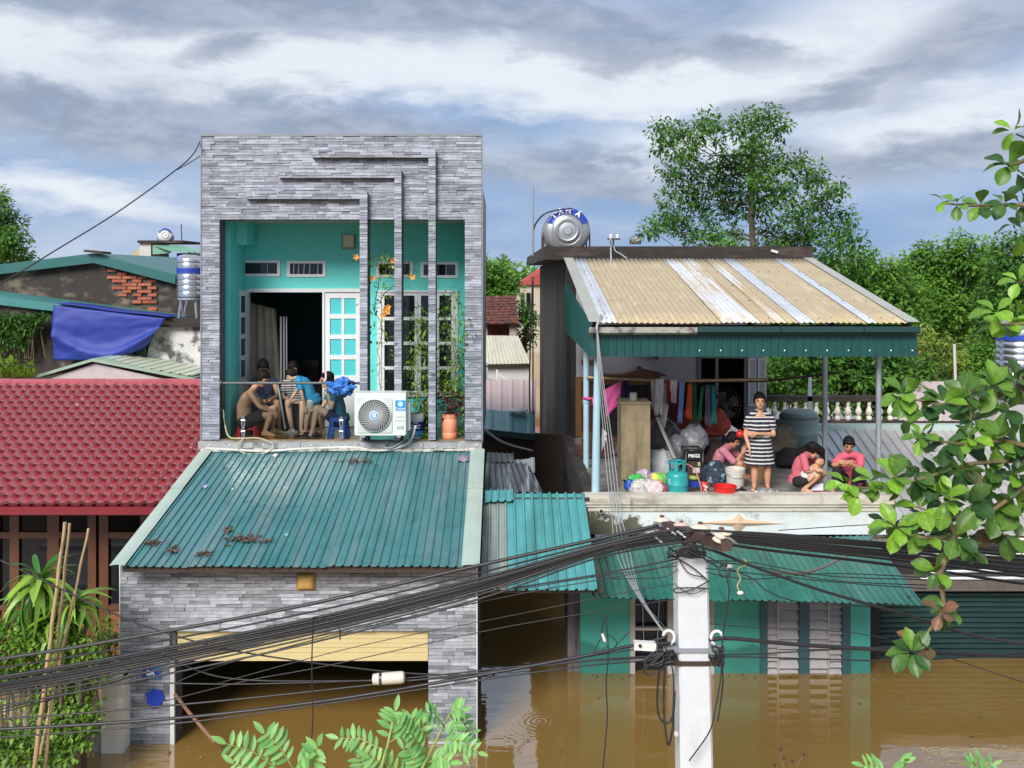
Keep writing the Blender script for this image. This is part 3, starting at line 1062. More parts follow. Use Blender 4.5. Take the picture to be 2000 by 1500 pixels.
holes = [(bx(480), bx(706), ZF, bz(565)), (bx(741), bx(891), bz(770), bz(571))]
vents = [(473, 545, 510, 538), (563, 634, 511, 539), (737, 804, 512, 540), (824, 893, 513, 541)]
for v in vents:
 holes.append((bx(v[0]), bx(v[1]), bz(v[3]), bz(v[2])))
b = MB()
XI0, XI1 = X0 + 0.121, X1 - 0.121
wall_holes(b, XI0, XI1, ZF, ZO, YB, YB + 0.18, holes)
# side returns
b.box(XI0, OX0 - 0.004 + 0.08, YU + 0.281, YB - 0.002, ZF, ZO - 0.002)
b.box(OX1 + 0.05, XI1, YU + 0.281, YB - 0.002, ZF, ZO - 0.002)
b.box(OX0 + 0.077, OX0 + 0.26, YU + 0.6, YB - 0.002, bz(480), ZO - 0.002)
b.build('balcony_wall', TURQ, house)
# room behind
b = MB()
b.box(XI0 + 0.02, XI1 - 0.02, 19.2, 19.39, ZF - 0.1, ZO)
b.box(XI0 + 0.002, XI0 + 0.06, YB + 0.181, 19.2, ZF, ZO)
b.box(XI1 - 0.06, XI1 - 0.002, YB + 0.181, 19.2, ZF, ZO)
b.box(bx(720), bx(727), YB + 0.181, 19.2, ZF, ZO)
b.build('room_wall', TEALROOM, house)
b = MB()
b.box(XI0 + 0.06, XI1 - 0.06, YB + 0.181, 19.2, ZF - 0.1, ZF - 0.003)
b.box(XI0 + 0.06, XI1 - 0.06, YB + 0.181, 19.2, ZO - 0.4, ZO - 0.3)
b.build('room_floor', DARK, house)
# vents with white frames
for k, v in enumerate(vents):
 b = MB()
 a0, a1, c0, c1 = bx(v[0]), bx(v[1]), bz(v[3]), bz(v[2])
 w = 0.03
 b.box(a0 - 0.02, a1 + 0.02, YB - 0.02, YB + 0.06, c1 - w, c1 + 0.015)
 b.box(a0 - 0.02, a1 + 0.02, YB - 0.02, YB + 0.06, c0 - 0.015, c0 + w)
 b.box(a0 - 0.02, a0 + w, YB - 0.018, YB + 0.06, c0 + w, c1 - w)
 b.box(a1 - w, a1 + 0.02, YB - 0.018, YB + 0.06, c0 + w, c1 - w)
 ve = b.build('vent_window', WHITE, house)
 g = MB()
 g.box(a0 + w, a1 - w, YB + 0.04, YB + 0.05, c0 + w, c1 - w)
 g.build('pane', GLASSD, ve)
 g = MB()
 if k == 1:
  for q in (0.14, 0.27, 0.42, 0.58, 0.8):
   xx = a0 + (a1 - a0) * q
   g.bar((xx, YB + 0.02, c0 + w), (xx + 0.01, YB + 0.02, c1 - w), 0.012, 0.012)
 else:
  xx = a0 + (a1 - a0) * 0.68
  g.bar((xx, YB + 0.02, c0 + w), (xx, YB + 0.02, c1 - w), 0.01, 0.01)
 g.build('bar', GALV, ve)

def panel_leaf(parent, name, M, w, h, cols, rows, zs, stile, pane_mat, frame_mat=WHITE, pane_name='pane', lower=0.0):
 """door or casement leaf in its own plane (x along the leaf, z up), placed by matrix M"""
 def put(bb, nm, m, par):
  bb.v = [tuple(M @ Vector(p)) for p in bb.v]
  return bb.build(nm, m, par)
 t = 0.045
 z0 = lower
 b = MB()
 b.box(0, stile, 0, t, 0, h)
 b.box(w - stile, w, 0, t, 0, h)
 b.box(stile, w - stile, 0, t, h - stile, h)
 b.box(stile, w - stile, 0, t, 0, max(stile, z0))
 cw = (w - 2 * stile - (cols - 1) * stile * 0.55) / cols
 rh = (h - stile - max(stile, z0) - (rows - 1) * zs) / rows
 for c in range(1, cols):
  xx = stile + c * cw + (c - 1) * stile * 0.55
  b.box(xx, xx + stile * 0.55, 0.004, t - 0.004, max(stile, z0), h - stile)
 for r in range(1, rows):
  zz = max(stile, z0) + r * rh + (r - 1) * zs
  b.box(stile, w - stile, 0.002, t - 0.002, zz, zz + zs)
 leaf = put(b, name, frame_mat, parent)
 for c in range(cols):
  for r in range(rows):
   xx = stile + c * (cw + stile * 0.55)
   zz = max(stile, z0) + r * (rh + zs)
   g = MB()
   g.box(xx, xx + cw, 0.02, 0.028, zz, zz + rh)
   put(g, pane_name, pane_mat, leaf)
 return leaf

# door frame, fixed right leaf, folded left leaf
b = MB()
dz1 = bz(565)
b.box(bx(480), bx(486), YB - 0.02, YB + 0.1, ZF, dz1)
b.box(bx(630), bx(634), YB - 0.02, YB + 0.1, ZF, dz1 - 0.05)
b.box(bx(486), bx(706), YB - 0.02, YB + 0.1, dz1 - 0.05, dz1 + 0.012)
b.build('door_frame', WHITE, house)
panel_leaf(house, 'door_leaf', Matrix.Translation((bx(634.5), YB + 0.0, ZF + 0.01)), bx(705) - bx(634.5), dz1 - ZF - 0.075, 2, 4, 0.075, 0.085, PANE_T, lower=0.86)
ang = math.atan2(-0.62, -0.10)
M = Matrix.Translation((bx(481), YB - 0.03, ZF + 0.01)) @ Matrix.Rotation(ang, 4, 'Z')
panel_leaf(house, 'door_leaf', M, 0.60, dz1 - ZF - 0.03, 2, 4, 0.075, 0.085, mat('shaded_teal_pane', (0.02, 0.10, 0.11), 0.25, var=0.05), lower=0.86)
# window: four dark casements
b = MB()
wz0, wz1, wx0, wx1 = bz(770), bz(571), bx(741), bx(891)
b.box(wx0 - 0.03, wx0 + 0.03, YB - 0.02, YB + 0.1, wz0, wz1)
b.box(wx1 - 0.03, wx1 + 0.03, YB - 0.02, YB + 0.1, wz0, wz1)
b.box(wx0 - 0.03, wx1 + 0.03, YB - 0.022, YB + 0.1, wz1, wz1 + 0.035)
b.box(wx0 - 0.05, wx1 + 0.05, YB - 0.05, YB + 0.1, wz0 - 0.035, wz0)
win = b.build('window_frame', WHITE, house)
lw = (wx1 - wx0 - 0.06) / 4
for k in range(4):
 panel_leaf(house, 'window_casement', Matrix.Translation((wx0 + 0.03 + k * lw + 0.003, YB, wz0 + 0.003)), lw - 0.006, wz1 - wz0 - 0.006, 1, 4, 0.055, 0.05, GLASSD)
b = MB()
for k in range(18):
 zz = wz0 + (wz1 - wz0) * (k + 0.5) / 18
 b.box(wx0 + 0.04, wx1 - 0.04, YB + 0.055, YB + 0.062, zz, zz + 0.03)
b.build('inner_blind', mat('dim_grey_blind', (0.10, 0.11, 0.12), 0.6), house)

# --- ledge with its battered metal capping
b = MB()
b.box(X0 - 0.03, X1 + 0.0, YU - 0.13, YU - 0.021, 3.03, ZF - 0.015)
b.build('ledge', CONC, house)
b = MB()
xs = [X0 - 0.03, -4.0, -3.1, -2.2, -1.2, X1 + 0.01]
for i in range(5):
 b.box(xs[i] + 0.005, xs[i + 1] - 0.005, YU - 0.145 - 0.004 * (i % 2), YU - 0.131, 3.05 + 0.01 * (i % 3), ZF - 0.03)
b.build('ledge_capping', mat('dirty_zinc_strip', (0.40, 0.41, 0.42), 0.5, metal=0.3, var=0.2, vs=6, stains=[((0.22, 0.12, 0.06), (3, 3, 3), 0.55, 0.7, 0.8), ((0.05, 0.05, 0.05), (4, 4, 2), 0.56, 0.68, 0.8)]), house)
b = MB()
rs = random.Random(3)
for k in range(15):
 b.ell((X0 + 0.2 + k * 0.29 + rs.uniform(-.08, .08), YU - 0.152, 3.10 + rs.uniform(-.01, .02)), 0.014, nu=8, nv=5)
b.build('roofing_screw', mat('bright_washer', (0.75, 0.75, 0.72), 0.4), house, kind='stuff')

# --- railing
b = MB()
RZ = PZ(748, YU)
b.tube([(OX0 - 0.02, YU - 0.01, RZ), (PX(690, YU), YU - 0.01, RZ)], 0.022, 10)
b.tube([(PX(690, YU), YU - 0.01, RZ), (PX(703, YU), YU + 0.0, RZ - 0.005), (PX(707, YU), YU + 0.02, RZ - 0.06)], 0.022, 10)
b.ell((OX0 + 0.02, YU - 0.02, RZ + 0.005), 0.035)
rail = b.build('railing', mat('dull_rail_steel', (0.09, 0.10, 0.10), 0.5, metal=0.3), house)
b = MB()
b.box(OX0 + 0.05, PX(700, YU), YU - 0.012, YU - 0.002, ZF + 0.03, RZ - 0.05)
b.build('glass_panel', RAILG, rail)
for px in (476, 667):
 b = MB()
 xx = PX(px, YU)
 for q in (-0.022, 0.022):
  b.tube([(xx + q * 0.3, YU - 0.03, ZF), (xx + q, YU - 0.03, ZF + 0.12), (xx + q * 0.4, YU - 0.03, ZF + 0.19), (xx + q, YU - 0.03, ZF + 0.24), (xx + q * 0.4, YU - 0.03, ZF + 0.36)], 0.012, 6)
 b.tube([(xx - 0.03, YU - 0.03, ZF + 0.13), (xx + 0.03, YU - 0.03, ZF + 0.13)], 0.014, 6)
 b.tube([(xx - 0.03, YU - 0.03, ZF + 0.3), (xx + 0.03, YU - 0.03, ZF + 0.3)], 0.014, 6)
 b.build('glass_clamp', STEEL, rail)

# --- lower storey
ZE = 2.26
GX0, GX1 = PX(343, YL), PX(837, YL)
GZ = PZ(1231, YL)
b = MB()
wall_holes(b, X0, X1, -1.0, 2.32, YL, YL + 0.25, [(GX0, GX1, -1.1, GZ)])
b.box(X0, X0 + 0.12, YL + 0.25, 14.9, -1, 2.3)
b.box(X1 - 0.12, X1, YL + 0.25, 14.9, -1, 2.3)
lfac = b.build('lower_facade', JOINT, house)
rest = MB()
budget = [300, rest]
clad(X0, X1, GZ, 2.30, YL, rc, parent=lfac, m=STONE2, budget=budget)
clad(GX1, X1, 0.0, GZ, YL, rc, parent=lfac, m=STONE2, budget=budget)
clad(X0, GX0 - 0.06, 0.0, GZ, YL, rc, parent=lfac, m=STONE2, budget=budget)
if rest.v:
 rest.build('ledgestone_cladding', STONE2, lfac, kind='stuff')
b = MB()
b.box(GX0 - 0.055, GX0 - 0.002, YL - 0.045, YL - 0.001, -0.5, GZ - 0.28)
b.box(X0 - 0.014, X0 - 0.001, YL - 0.04, YL, 0, ZE)
b.box(X1 + 0.001, X1 + 0.014, YL - 0.04, YL, 0, ZE)
b.build('corner_trim', WHITE, house, kind='stuff')
# yellow roller shutter, mostly wound up
for k in range(6):
 z1 = GZ - 0.004 - k * 0.056
 b = MB()
 if k < 5:
  b.box(GX0 + 0.01, GX1 - 0.01, YL + 0.03 + 0.004 * (k % 2), YL + 0.05, z1 - 0.052, z1)
 else:
  b.box(GX0 + 0.01, GX1 - 0.01, YL + 0.02, YL + 0.055, z1 - 0.10, z1)
 b.build('shutter_slat', YELLOW, house)
# garage interior
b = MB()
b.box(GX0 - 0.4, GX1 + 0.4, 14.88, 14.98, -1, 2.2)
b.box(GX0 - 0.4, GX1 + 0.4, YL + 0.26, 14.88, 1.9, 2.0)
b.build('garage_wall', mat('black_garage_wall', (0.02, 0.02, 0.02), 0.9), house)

# --- teal corrugated porch roof
EY, EZ = 11.38, 2.285
TY, TZ = 14.86, 3.02
RX0, RX1 = PX(236, EY), PX(911, EY)
n = 5
for k in range(n):
 a, c = RX0 + (RX1 - RX0) * k / n - (0.02 if k else 0), RX0 + (RX1 - RX0) * (k + 1) / n
 b = MB()
 dz = 0.004 * (k % 2)
 sheet(b, (a, EY, EZ + dz), (c, EY, EZ + dz), (a, TY, TZ + dz), (c, TY, TZ + dz), 0.108, 0.02, nv=10, wob=0.006, sd=k)
 b.build('roof_sheet', TEAL, house)
sl = (TZ - EZ) / (TY - EY)
for (a, c, nm) in ((PX(215, EY), RX0 + 0.05, 0), (RX1 - 0.06, X1 + 0.05, 1)):
 for q, (t0, t1) in enumerate(((0.0, 0.62), (0.60, 1.0))):
  ya, yb = EY + (TY - EY) * t0 - 0.02, EY + (TY - EY) * t1
  za, zb = EZ + (TZ - EZ) * t0 + 0.026 + 0.005 * q, EZ + (TZ - EZ) * t1 + 0.026 + 0.005 * q
  b = MB()
  b.slab(3, 6, lambda u, v: Vector((a + (c - a) * u, ya + (yb - ya) * v, za + (zb - za) * v + (0.012 if 0.2 < u < 0.8 else 0))), (0, 0, -0.004))
  b.build('roof_flashing', FLASH, house)
b = MB()
b.box(RX0, RX1, EY + 0.05, EY + 0.11, EZ - 0.075, EZ - 0.012)
b.build('eave_batten', IRON, house)
# the upper edge of the porch roof is sealed with a daub of mortar
b = MB()
for k in range(26):
 xx = X0 + 0.12 + k * 0.163
 b.ell((xx, 14.83, 3.035 + rs.uniform(-.012, .012)), (0.11, 0.05, rs.uniform(0.02, 0.035)), nu=8, nv=5)
b.build('mortar_seal', mat('pale_mortar', (0.50, 0.48, 0.43), 0.9, var=0.3, vs=14, stains=[((0.08, 0.07, 0.06), (6, 6, 6), 0.52, 0.66, 0.8)]), house)

# ================================================================== right-hand house with the roof terrace
rh = thing('terrace_house', 'flooded house with roof terrace under a tan canopy and turquoise ground floor', 'house', (3.3, 14.0, 0))
TF = 2.42                          # terrace floor
PY = 14.2                          # parapet face
PZT = PZ(966, PY)
TX0, TX1 = PX(1145, PY), PX(1749, PY)
WY = 13.85
WX0, WX1 = PX(1133, WY), PX(1700, WY)
# ground floor wall with door and window
b = MB()
dX0, dX1 = PX(1232, WY), PX(1316, WY)
sX0, sX1 = PX(1487, WY), PX(1657, WY)
wall_holes(b, WX0, WX1, -1, 1.78, WY, WY + 0.2, [(dX0, dX1, -1.1, 1.62), (sX0, sX1, -1.1, 1.62)])
b.build('front_wall', TURQ2, rh)
b = MB()
b.box(WX0, WX0 + 0.2, WY + 0.201, 14.9, -1, 1.85)
b.box(WX1 - 0.2, WX1, WY + 0.201, 22.0, -1, 1.85)
b.box(dX0 - 0.2, sX1 + 0.3, WY + 0.7, WY + 0.8, -1, 2.2)
b.build('ground_floor_wall', BROWNW, rh)
b = MB()
b.box(PX(1108, 14.0), WX0 - 0.003, 13.9, 14.6, -1, 1.78)
b.build('side_pier', mat('streaked_grey_pier', (0.22, 0.20, 0.21), 0.85, var=0.2, stains=[((0.05, 0.045, 0.04), (9, 9, 0.5), 0.45, 0.65, 0.85)]), rh)
# door with white frame and bars
b = MB()
b.box(dX0 - 0.01, dX0 + 0.06, WY - 0.02, WY + 0.1, -1, 1.62)
b.box(dX1 - 0.09, dX1 + 0.01, WY - 0.02, WY + 0.1, -1, 1.62)
for zz in (1.15, 0.62, 0.18):
 b.box(dX0 + 0.06, dX1 - 0.09, WY - 0.01, WY + 0.06, zz, zz + 0.035)
dr = b.build('door_frame', mat('grubby_white_frame', (0.50, 0.47, 0.45), 0.6, var=0.1), rh)
b = MB()
b.box(dX0 + 0.06, dX1 - 0.09, WY + 0.12, WY + 0.13, -1, 1.62)
b.build('pane', GLASSD, dr)
b = MB()
for (x0, z0, x1, z1) in ((0.1, 1.6, 0.5, 1.18), (0.45, 1.6, 0.12, 1.2), (0.1, 1.1, 0.5, 0.65), (0.15, 1.62, 0.2, 0.3), (0.42, 1.1, 0.38, 0.2), (0.1, 0.4, 0.5, 0.5)):
 b.bar((dX0 + x0, WY + 0.05, z0), (dX0 + x1, WY + 0.05, z1), 0.012, 0.012)
b.build('grille_bar', GALV, dr)
b = MB()
xx = PX(1393, WY)
b.box(xx - 0.05, xx + 0.01, WY - 0.03, WY - 0.001, 0, 1.7)
b.build('white_pilaster', mat('grubby_white_frame2', (0.50, 0.47, 0.45), 0.6, var=0.1), rh)
# louvred shutters: two leaves, each split in two louvre panels
b = MB()
for px0, px1 in ((1484, 1498), (1560, 1580), (1644, 1660)):
 b.box(PX(px0, WY), PX(px1, WY), WY - 0.03, WY + 0.08, -0.6, 1.62)
sf = b.build('shutter_frame', FRAMEG, rh)
for (px0, px1, n) in ((1498, 1518, 22), (1520, 1559, 15), (1580, 1617, 15), (1619, 1643, 22)):
 a, c = PX(px0, WY), PX(px1, WY)
 for k in range(n):
  h = 2.1 / n
  z0 = -0.48 + h * k
  g = MB()
  g.hexa([(a, WY - 0.03, z0), (c, WY - 0.03, z0), (c, WY - 0.02, z0), (a, WY - 0.02, z0)],
   [(a, WY + 0.035, z0 + h * 0.80), (c, WY + 0.035, z0 + h * 0.80), (c, WY + 0.045, z0 + h * 0.80), (a, WY + 0.045, z0 + h * 0.80)])
  g.build('louvre_slat', LOUV, sf)
b = MB()
for px in (1518.5, 1617.5):
 b.box(PX(px - 1.5, WY), PX(px + 1.5, WY), WY - 0.028, WY + 0.04, -0.6, 1.62)
b.build('louvre_stile', LOUV, sf)

# parapet: floor slab, moulding and fascia
b = MB()
b.box(TX0 + 0.02, TX1 - 0.03, PY + 0.06, 19.5, 2.30, TF)
b.build('terrace_floor', WETFLOOR, rh)
b = MB()
b.box(TX0 + 0.05, TX1 - 0.1, PY + 0.03, WY + 0.6, PZ(1045, PY), 2.299)
b.build('fascia', FASCIA, rh)
b = MB()
for (z0, z1, d) in ((PZ(984, PY), PZT, 0.07), (PZ(990, PY), PZ(984, PY), 0.045), (PZ(999, PY), PZ(990, PY), 0.02)):
 b.box(TX0 + 0.05 - d, TX1 - 0.05 + d - 0.05, PY + 0.029 - d, PY + 0.20 - d * 0.3, z0, z1)
b.build('parapet_moulding', CREAMP, rh)
b = MB()
b.box(TX0 - 0.02, TX0 + 0.16, PY + 0.22, 19.3, 2.0, PZT + 0.02)
b.box(TX0 + 0.0, TX0 + 0.07, PY + 0.06, PY + 0.22, PZ(1045, PY), PZT - 0.02)
b.build('side_kerb', BLACKM, rh)
b = MB()
b.box(TX1 - 0.13, TX1 + 0.0, PY + 0.005, PY + 3.0, PZ(1042, PY), PZT - 0.05)
b.build('side_kerb', MOULD, rh)
# waste pipe stub and relief star
b = MB()
b.lathe([(0.035, 0), (0.035, 0.1)], P(1173, 996, PY) + Vector((0, -0.08, 0)), (0, 1, -0.1), 14)
b.build('waste_pipe', WPLAS, rh)
b = MB()
b.lathe([(0.027, 0), (0.027, 0.01)], P(1173, 996, PY) + Vector((0, -0.083, 0)), (0, 1, -0.1), 14)
b.build('pipe_mouth', BLACKP, rh)
sx, sz = PX(1443, PY), PZ(1021, PY)
STAR = mat('peach_relief_plaster', (0.58, 0.40, 0.27), 0.7, var=0.1)
b = MB()
yf = PY + 0.028
tips = [(PX(1533, PY), sz - 0.02), (sx, PZ(1004, PY)), (PX(1362, PY), sz - 0.01), (sx, PZ(1043, PY))]
ins = [(sx + 0.1, sz + 0.04), (sx - 0.1, sz + 0.04), (sx - 0.1, sz - 0.05), (sx + 0.1, sz - 0.05)]
ring = []
for t, i_ in zip(tips, ins):
 ring += [(t[0], yf - 0.004, t[1]), (i_[0], yf - 0.012, i_[1])]
b.add(ring + [(sx, yf - 0.05, sz)] + [(p[0], yf + 0.01, p[2]) for p in ring], [(i, (i + 1) % 8, 8) for i in range(8)] + [(i, i + 9, (i + 1) % 8 + 9, (i + 1) % 8) for i in range(8)])
b.build('relief_star', STAR, rh)

# posts of the canopy
CYF = 14.0
for (px, Y, m, r, zt, zb) in ((1167, 14.42, BLUEP, 0.055, 4.62, TF), (1145, 16.5, BLUEP, 0.050, 5.1, TF), (1716, 14.42, GALV, 0.042, 4.65, TF), (1611, 16.2, GALV, 0.045, 5.4, TF)):
 b = MB()
 xx = PX(px, Y)
 b.tube([(xx - (0.03 if px == 1167 else 0), Y, zb), (xx, Y, zt)], r if px != 1167 else [0.062, 0.048], 14)
 if px == 1145:
  b.lathe([(0.06, 0), (0.06, 0.08)], (xx, Y, 3.55), n=14)
 b.build('canopy_post', m, rh)
# canopy: tan roof
fy, fz_, by, bz_ = 13.95, PZ(632, 13.95), 19.35, PZ(506, 19.35)
FX0, FX1 = PX(1152, fy), PX(1796, fy)
BX0, BX1 = PX(1102, by), PX(1587, by)
bands = [(0.0, 0.035, CFLASH), (0.035, 0.085, SILV), (0.085, 0.40, TAN), (0.40, 0.52, SILV), (0.52, 0.565, TAN), (0.565, 0.60, SILV), (0.60, 0.635, TAN),
  (0.635, 0.685, SILV), (0.685, 0.84, TAN), (0.84, 0.875, SILV), (0.875, 0.965, TAN), (0.965, 1.0, CFLASH)]
MIXR = mat('half_bleached_tan_metal', (0.48, 0.365, 0.20), 0.45, var=0.12, vs=3, stains=[((0.60, 0.63, 0.68), (7, 0.35, 1), 0.42, 0.56, 0.9), ((0.30, 0.27, 0.2), (9, 0.8, 1), 0.6, 0.75, 0.5)])
for k, (u0, u1, m) in enumerate(bands):
 if k in (3, 5):
  m = MIXR
 b = MB()
 lf, rf = FX0 + (FX1 - FX0) * u0 - 0.012, FX0 + (FX1 - FX0) * u1
 lb, rb = BX0 + (BX1 - BX0) * u0 - 0.012, BX0 + (BX1 - BX0) * u1
 dz = 0.004 * (k % 2)
 if m is CFLASH:
  b.slab(2, 6, lambda u, v: Vector(((lf + (lb - lf) * v) + ((rf - lf) * (1 - v) + (rb - lb) * v) * u, fy + (by - fy) * v, fz_ + (bz_ - fz_) * v + 0.03)), (0, 0, -0.004))
 else:
  sheet(b, (lf, fy, fz_ + dz), (rf, fy, fz_ + dz), (lb, by, bz_ + dz), (rb, by, bz_ + dz), 0.092, 0.018, nv=8, kind='sine', wob=0.004, sd=k)
 b.build('canopy_sheet' if m is not CFLASH else 'canopy_flashing', m, rh, smooth=True if m is not CFLASH else False)
b = MB()
rs2 = random.Random(21)
for row in (0.05, 0.27, 0.5, 0.73, 0.95):
 for q in range(26):
  u = (q + 0.5) / 26
  xf, xb = FX0 + (FX1 - FX0) * u, BX0 + (BX1 - BX0) * u
  b.ell((xf + (xb - xf) * row, fy + (by - fy) * row, fz_ + (bz_ - fz_) * row + 0.018), 0.009, nu=6, nv=4)
b.build('roofing_screw', IRON, rh, kind='stuff')
# gutter, front and side valances
b = MB()
gsec = [FX0 - 0.02, FX0 + 1.55, FX0 + 2.75, FX0 + 3.95, FX1 - 0.02]
for i in range(4):
 g = MB()
 z0 = PZ(649, fy) - 0.01 * (1 if i == 0 else 0)
 a, c = gsec[i] + 0.006, gsec[i + 1] - 0.006
 g.prism([(a, fy - 0.09, z0 + 0.09), (a, fy - 0.1, z0 + 0.01), (a, fy - 0.06, z0 - 0.02), (a, fy + 0.0, z0 - 0.02), (a, fy + 0.0, z0 + 0.07), (a, fy - 0.05, z0 + 0.05)], (c - a, 0, 0))
 g.build('gutter', GUTM if i else mat('grey_peeling_gutter', (0.30, 0.29, 0.26), 0.6, var=0.2, stains=[((0.03, 0.03, 0.03), (5, 5, 5), 0.5, 0.6, 0.8)]), rh)
vz0, vz1 = PZ(697, fy), PZ(640, fy)
n = 4
for k in range(n):
 g = MB()
 a, c = FX0 + 0.04 + (FX1 - FX0 - 0.06) * k / n, FX0 + 0.04 + (FX1 - FX0 - 0.06) * (k + 1) / n
 y = fy + 0.05 + 0.004 * (k % 2)
 sheet(g, (a, y, vz0), (c + 0.01, y, vz0), (a, y, vz1), (c + 0.01, y, vz1), 0.115, 0.014, nv=1)
 g.build('valance_sheet', TEALD, rh)
b = MB()
for q in range(11):
 b.ell((FX0 + 1.6 + q * 0.31, fy + 0.03, vz0 + 0.09), (0.012, 0.008, 0.012), nu=6, nv=4)
b.build('valance_screw', LETTER, rh, kind='stuff')
g = MB()
yb2 = 18.7
xb2 = PX(1104, yb2)
sheet(g, (xb2, yb2, PZ(648, yb2) - 0.0), (FX0 + 0.03, fy + 0.06, vz0), (xb2, yb2, PZ(548, yb2)), (FX0 + 0.03, fy + 0.06, vz1 + 0.05), 0.115, 0.014, nv=1)
g.build('valance_sheet', TEALD, rh)
# rafters under the canopy
for u in (0.02, 0.25, 0.5, 0.75, 0.98):
 b = MB()
 b.bar((FX0 + (FX1 - FX0) * u, fy + 0.1, fz_ - 0.05), (BX0 + (BX1 - BX0) * u, by, bz_ - 0.05), 0.05, 0.06)
 b.build('rafter', IRON, rh)
for v in (0.05, 0.35, 0.68, 0.97):
 b = MB()
 xa, xb = FX0 + (BX0 - FX0) * v, FX1 + (BX1 - FX1) * v
 b.bar((xa + 0.05, fy + (by - fy) * v, fz_ + (bz_ - fz_) * v - 0.11), (xb - 0.05, fy + (by - fy) * v, fz_ + (bz_ - fz_) * v - 0.11), 0.04, 0.05)
 b.build('purlin', IRON, rh)

# room at the back of the terrace
RYF = 19.7
b = MB()
rx0, rx1 = PX(1108, RYF), PX(1497, RYF)
dox0, dox1 = PX(1364, RYF), PX(1458, RYF)
wdx0, wdx1 = PX(1124, RYF), PX(1182, RYF)
wall_holes(b, rx0, rx1, TF - 0.1, 6.03, RYF, RYF + 0.18, [(dox0, dox1, TF, PZ(700, RYF)), (wdx0, wdx1, TF, PZ(736, RYF))])
b.build('terrace_room_wall', INNERW, rh)
b = MB()
b.box(rx0 - 0.02, rx0 + 0.18, RYF - 0.002, 33.0, 0, 6.03)
b.box(TX0 + 0.03, TX0 + 0.2, 14.9, RYF - 0.003, -1, 2.29)
b.box(rx0 - 0.02, rx0 + 0.18, 14.9, 33.0, -1, -0.003)
b.build('long_side_wall', BLACKM, rh)
b = MB()
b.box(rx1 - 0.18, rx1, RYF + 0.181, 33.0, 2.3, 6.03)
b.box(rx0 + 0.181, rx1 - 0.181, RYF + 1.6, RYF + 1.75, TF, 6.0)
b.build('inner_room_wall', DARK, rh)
# concrete slab over the room: it juts out to the left
b = MB()
sly = 19.55
s0, s1 = PX(1064, sly), PX(1588, sly)
b.box(s0, s1, sly, 33.0, PZ(507, sly), PZ(481, sly))
b.build('roof_slab', SLABM, rh)
b = MB()
b.obox(P(1512, 491, sly) + Vector((0, -0.02, 0)), (0.14, 0.03, 0.05), Matrix.Rotation(0.3, 3, 'Y'))
b.build('bare_patch', mat('bare_mortar_patch', (0.6, 0.6, 0.58), 0.9), rh)
# timber door leaf, brown
b = MB()
dz = PZ(736, RYF)
b.box(wdx0, wdx0 + 0.12, RYF - 0.03, RYF + 0.06, TF, dz)
b.box(wdx1 - 0.1, wdx1, RYF - 0.03, RYF + 0.06, TF, dz)
for zz in (dz - 0.1, 3.9, 3.05, TF):
 b.box(wdx0 + 0.12, wdx1 - 0.1, RYF - 0.025, RYF + 0.05, zz, zz + 0.1)
wd = b.build('timber_door', mat('orange_brown_timber', (0.24, 0.115, 0.045), 0.5, var=0.2, bump=0.1, bstretch=(6, 6, .4)), rh)
b = MB()
b.box(wdx0 + 0.12, wdx1 - 0.1, RYF + 0.0, RYF + 0.02, TF + 0.1, dz - 0.1)
b.build('door_panel', WOOD, wd)
# doorway frame + opened white shutter leaves
b = MB()
dz = PZ(700, RYF)
b.box(dox0 - 0.02, dox0 + 0.05, RYF - 0.03, RYF + 0.05, TF, dz)
b.box(dox1 - 0.05, dox1 + 0.02, RYF - 0.03, RYF + 0.05, TF, dz)
b.box(PX(1400, RYF) - 0.03, PX(1400, RYF) + 0.03, RYF - 0.02, RYF + 0.04, TF, dz)
b.box(dox0 - 0.02, dox1 + 0.02, RYF - 0.03, RYF + 0.05, dz, dz + 0.05)
b.build('doorway_frame', mat('dim_grey_frame', (0.2, 0.19, 0.19), 0.7), rh)
for (p0, p1) in ((1460, 1475), (1479, 1494)):
 a, c = PX(p0, RYF), PX(p1, RYF)
 b = MB()
 z0, z1 = PZ(792, RYF), PZ(700, RYF)
 b.box(a, a + 0.025, RYF - 0.06, RYF - 0.02, z0, z1)
 b.box(c - 0.025, c, RYF - 0.06, RYF - 0.02, z0, z1)
 b.box(a + 0.025, c - 0.025, RYF - 0.06, RYF - 0.02, z1 - 0.03, z1)
 b.box(a + 0.025, c - 0.025, RYF - 0.06, RYF - 0.02, z0, z0 + 0.03)
 sh = b.build('shutter_leaf', WHITE, rh)
 g = MB()
 for k in range(20):
  zz = z0 + 0.03 + (z1 - z0 - 0.06) * k / 20
  g.box(a + 0.025, c - 0.025, RYF - 0.05, RYF - 0.03, zz, zz + 0.035)
 g.build('louvre', mat('pale_blue_louvre', (0.52, 0.60, 0.62), 0.5), sh)

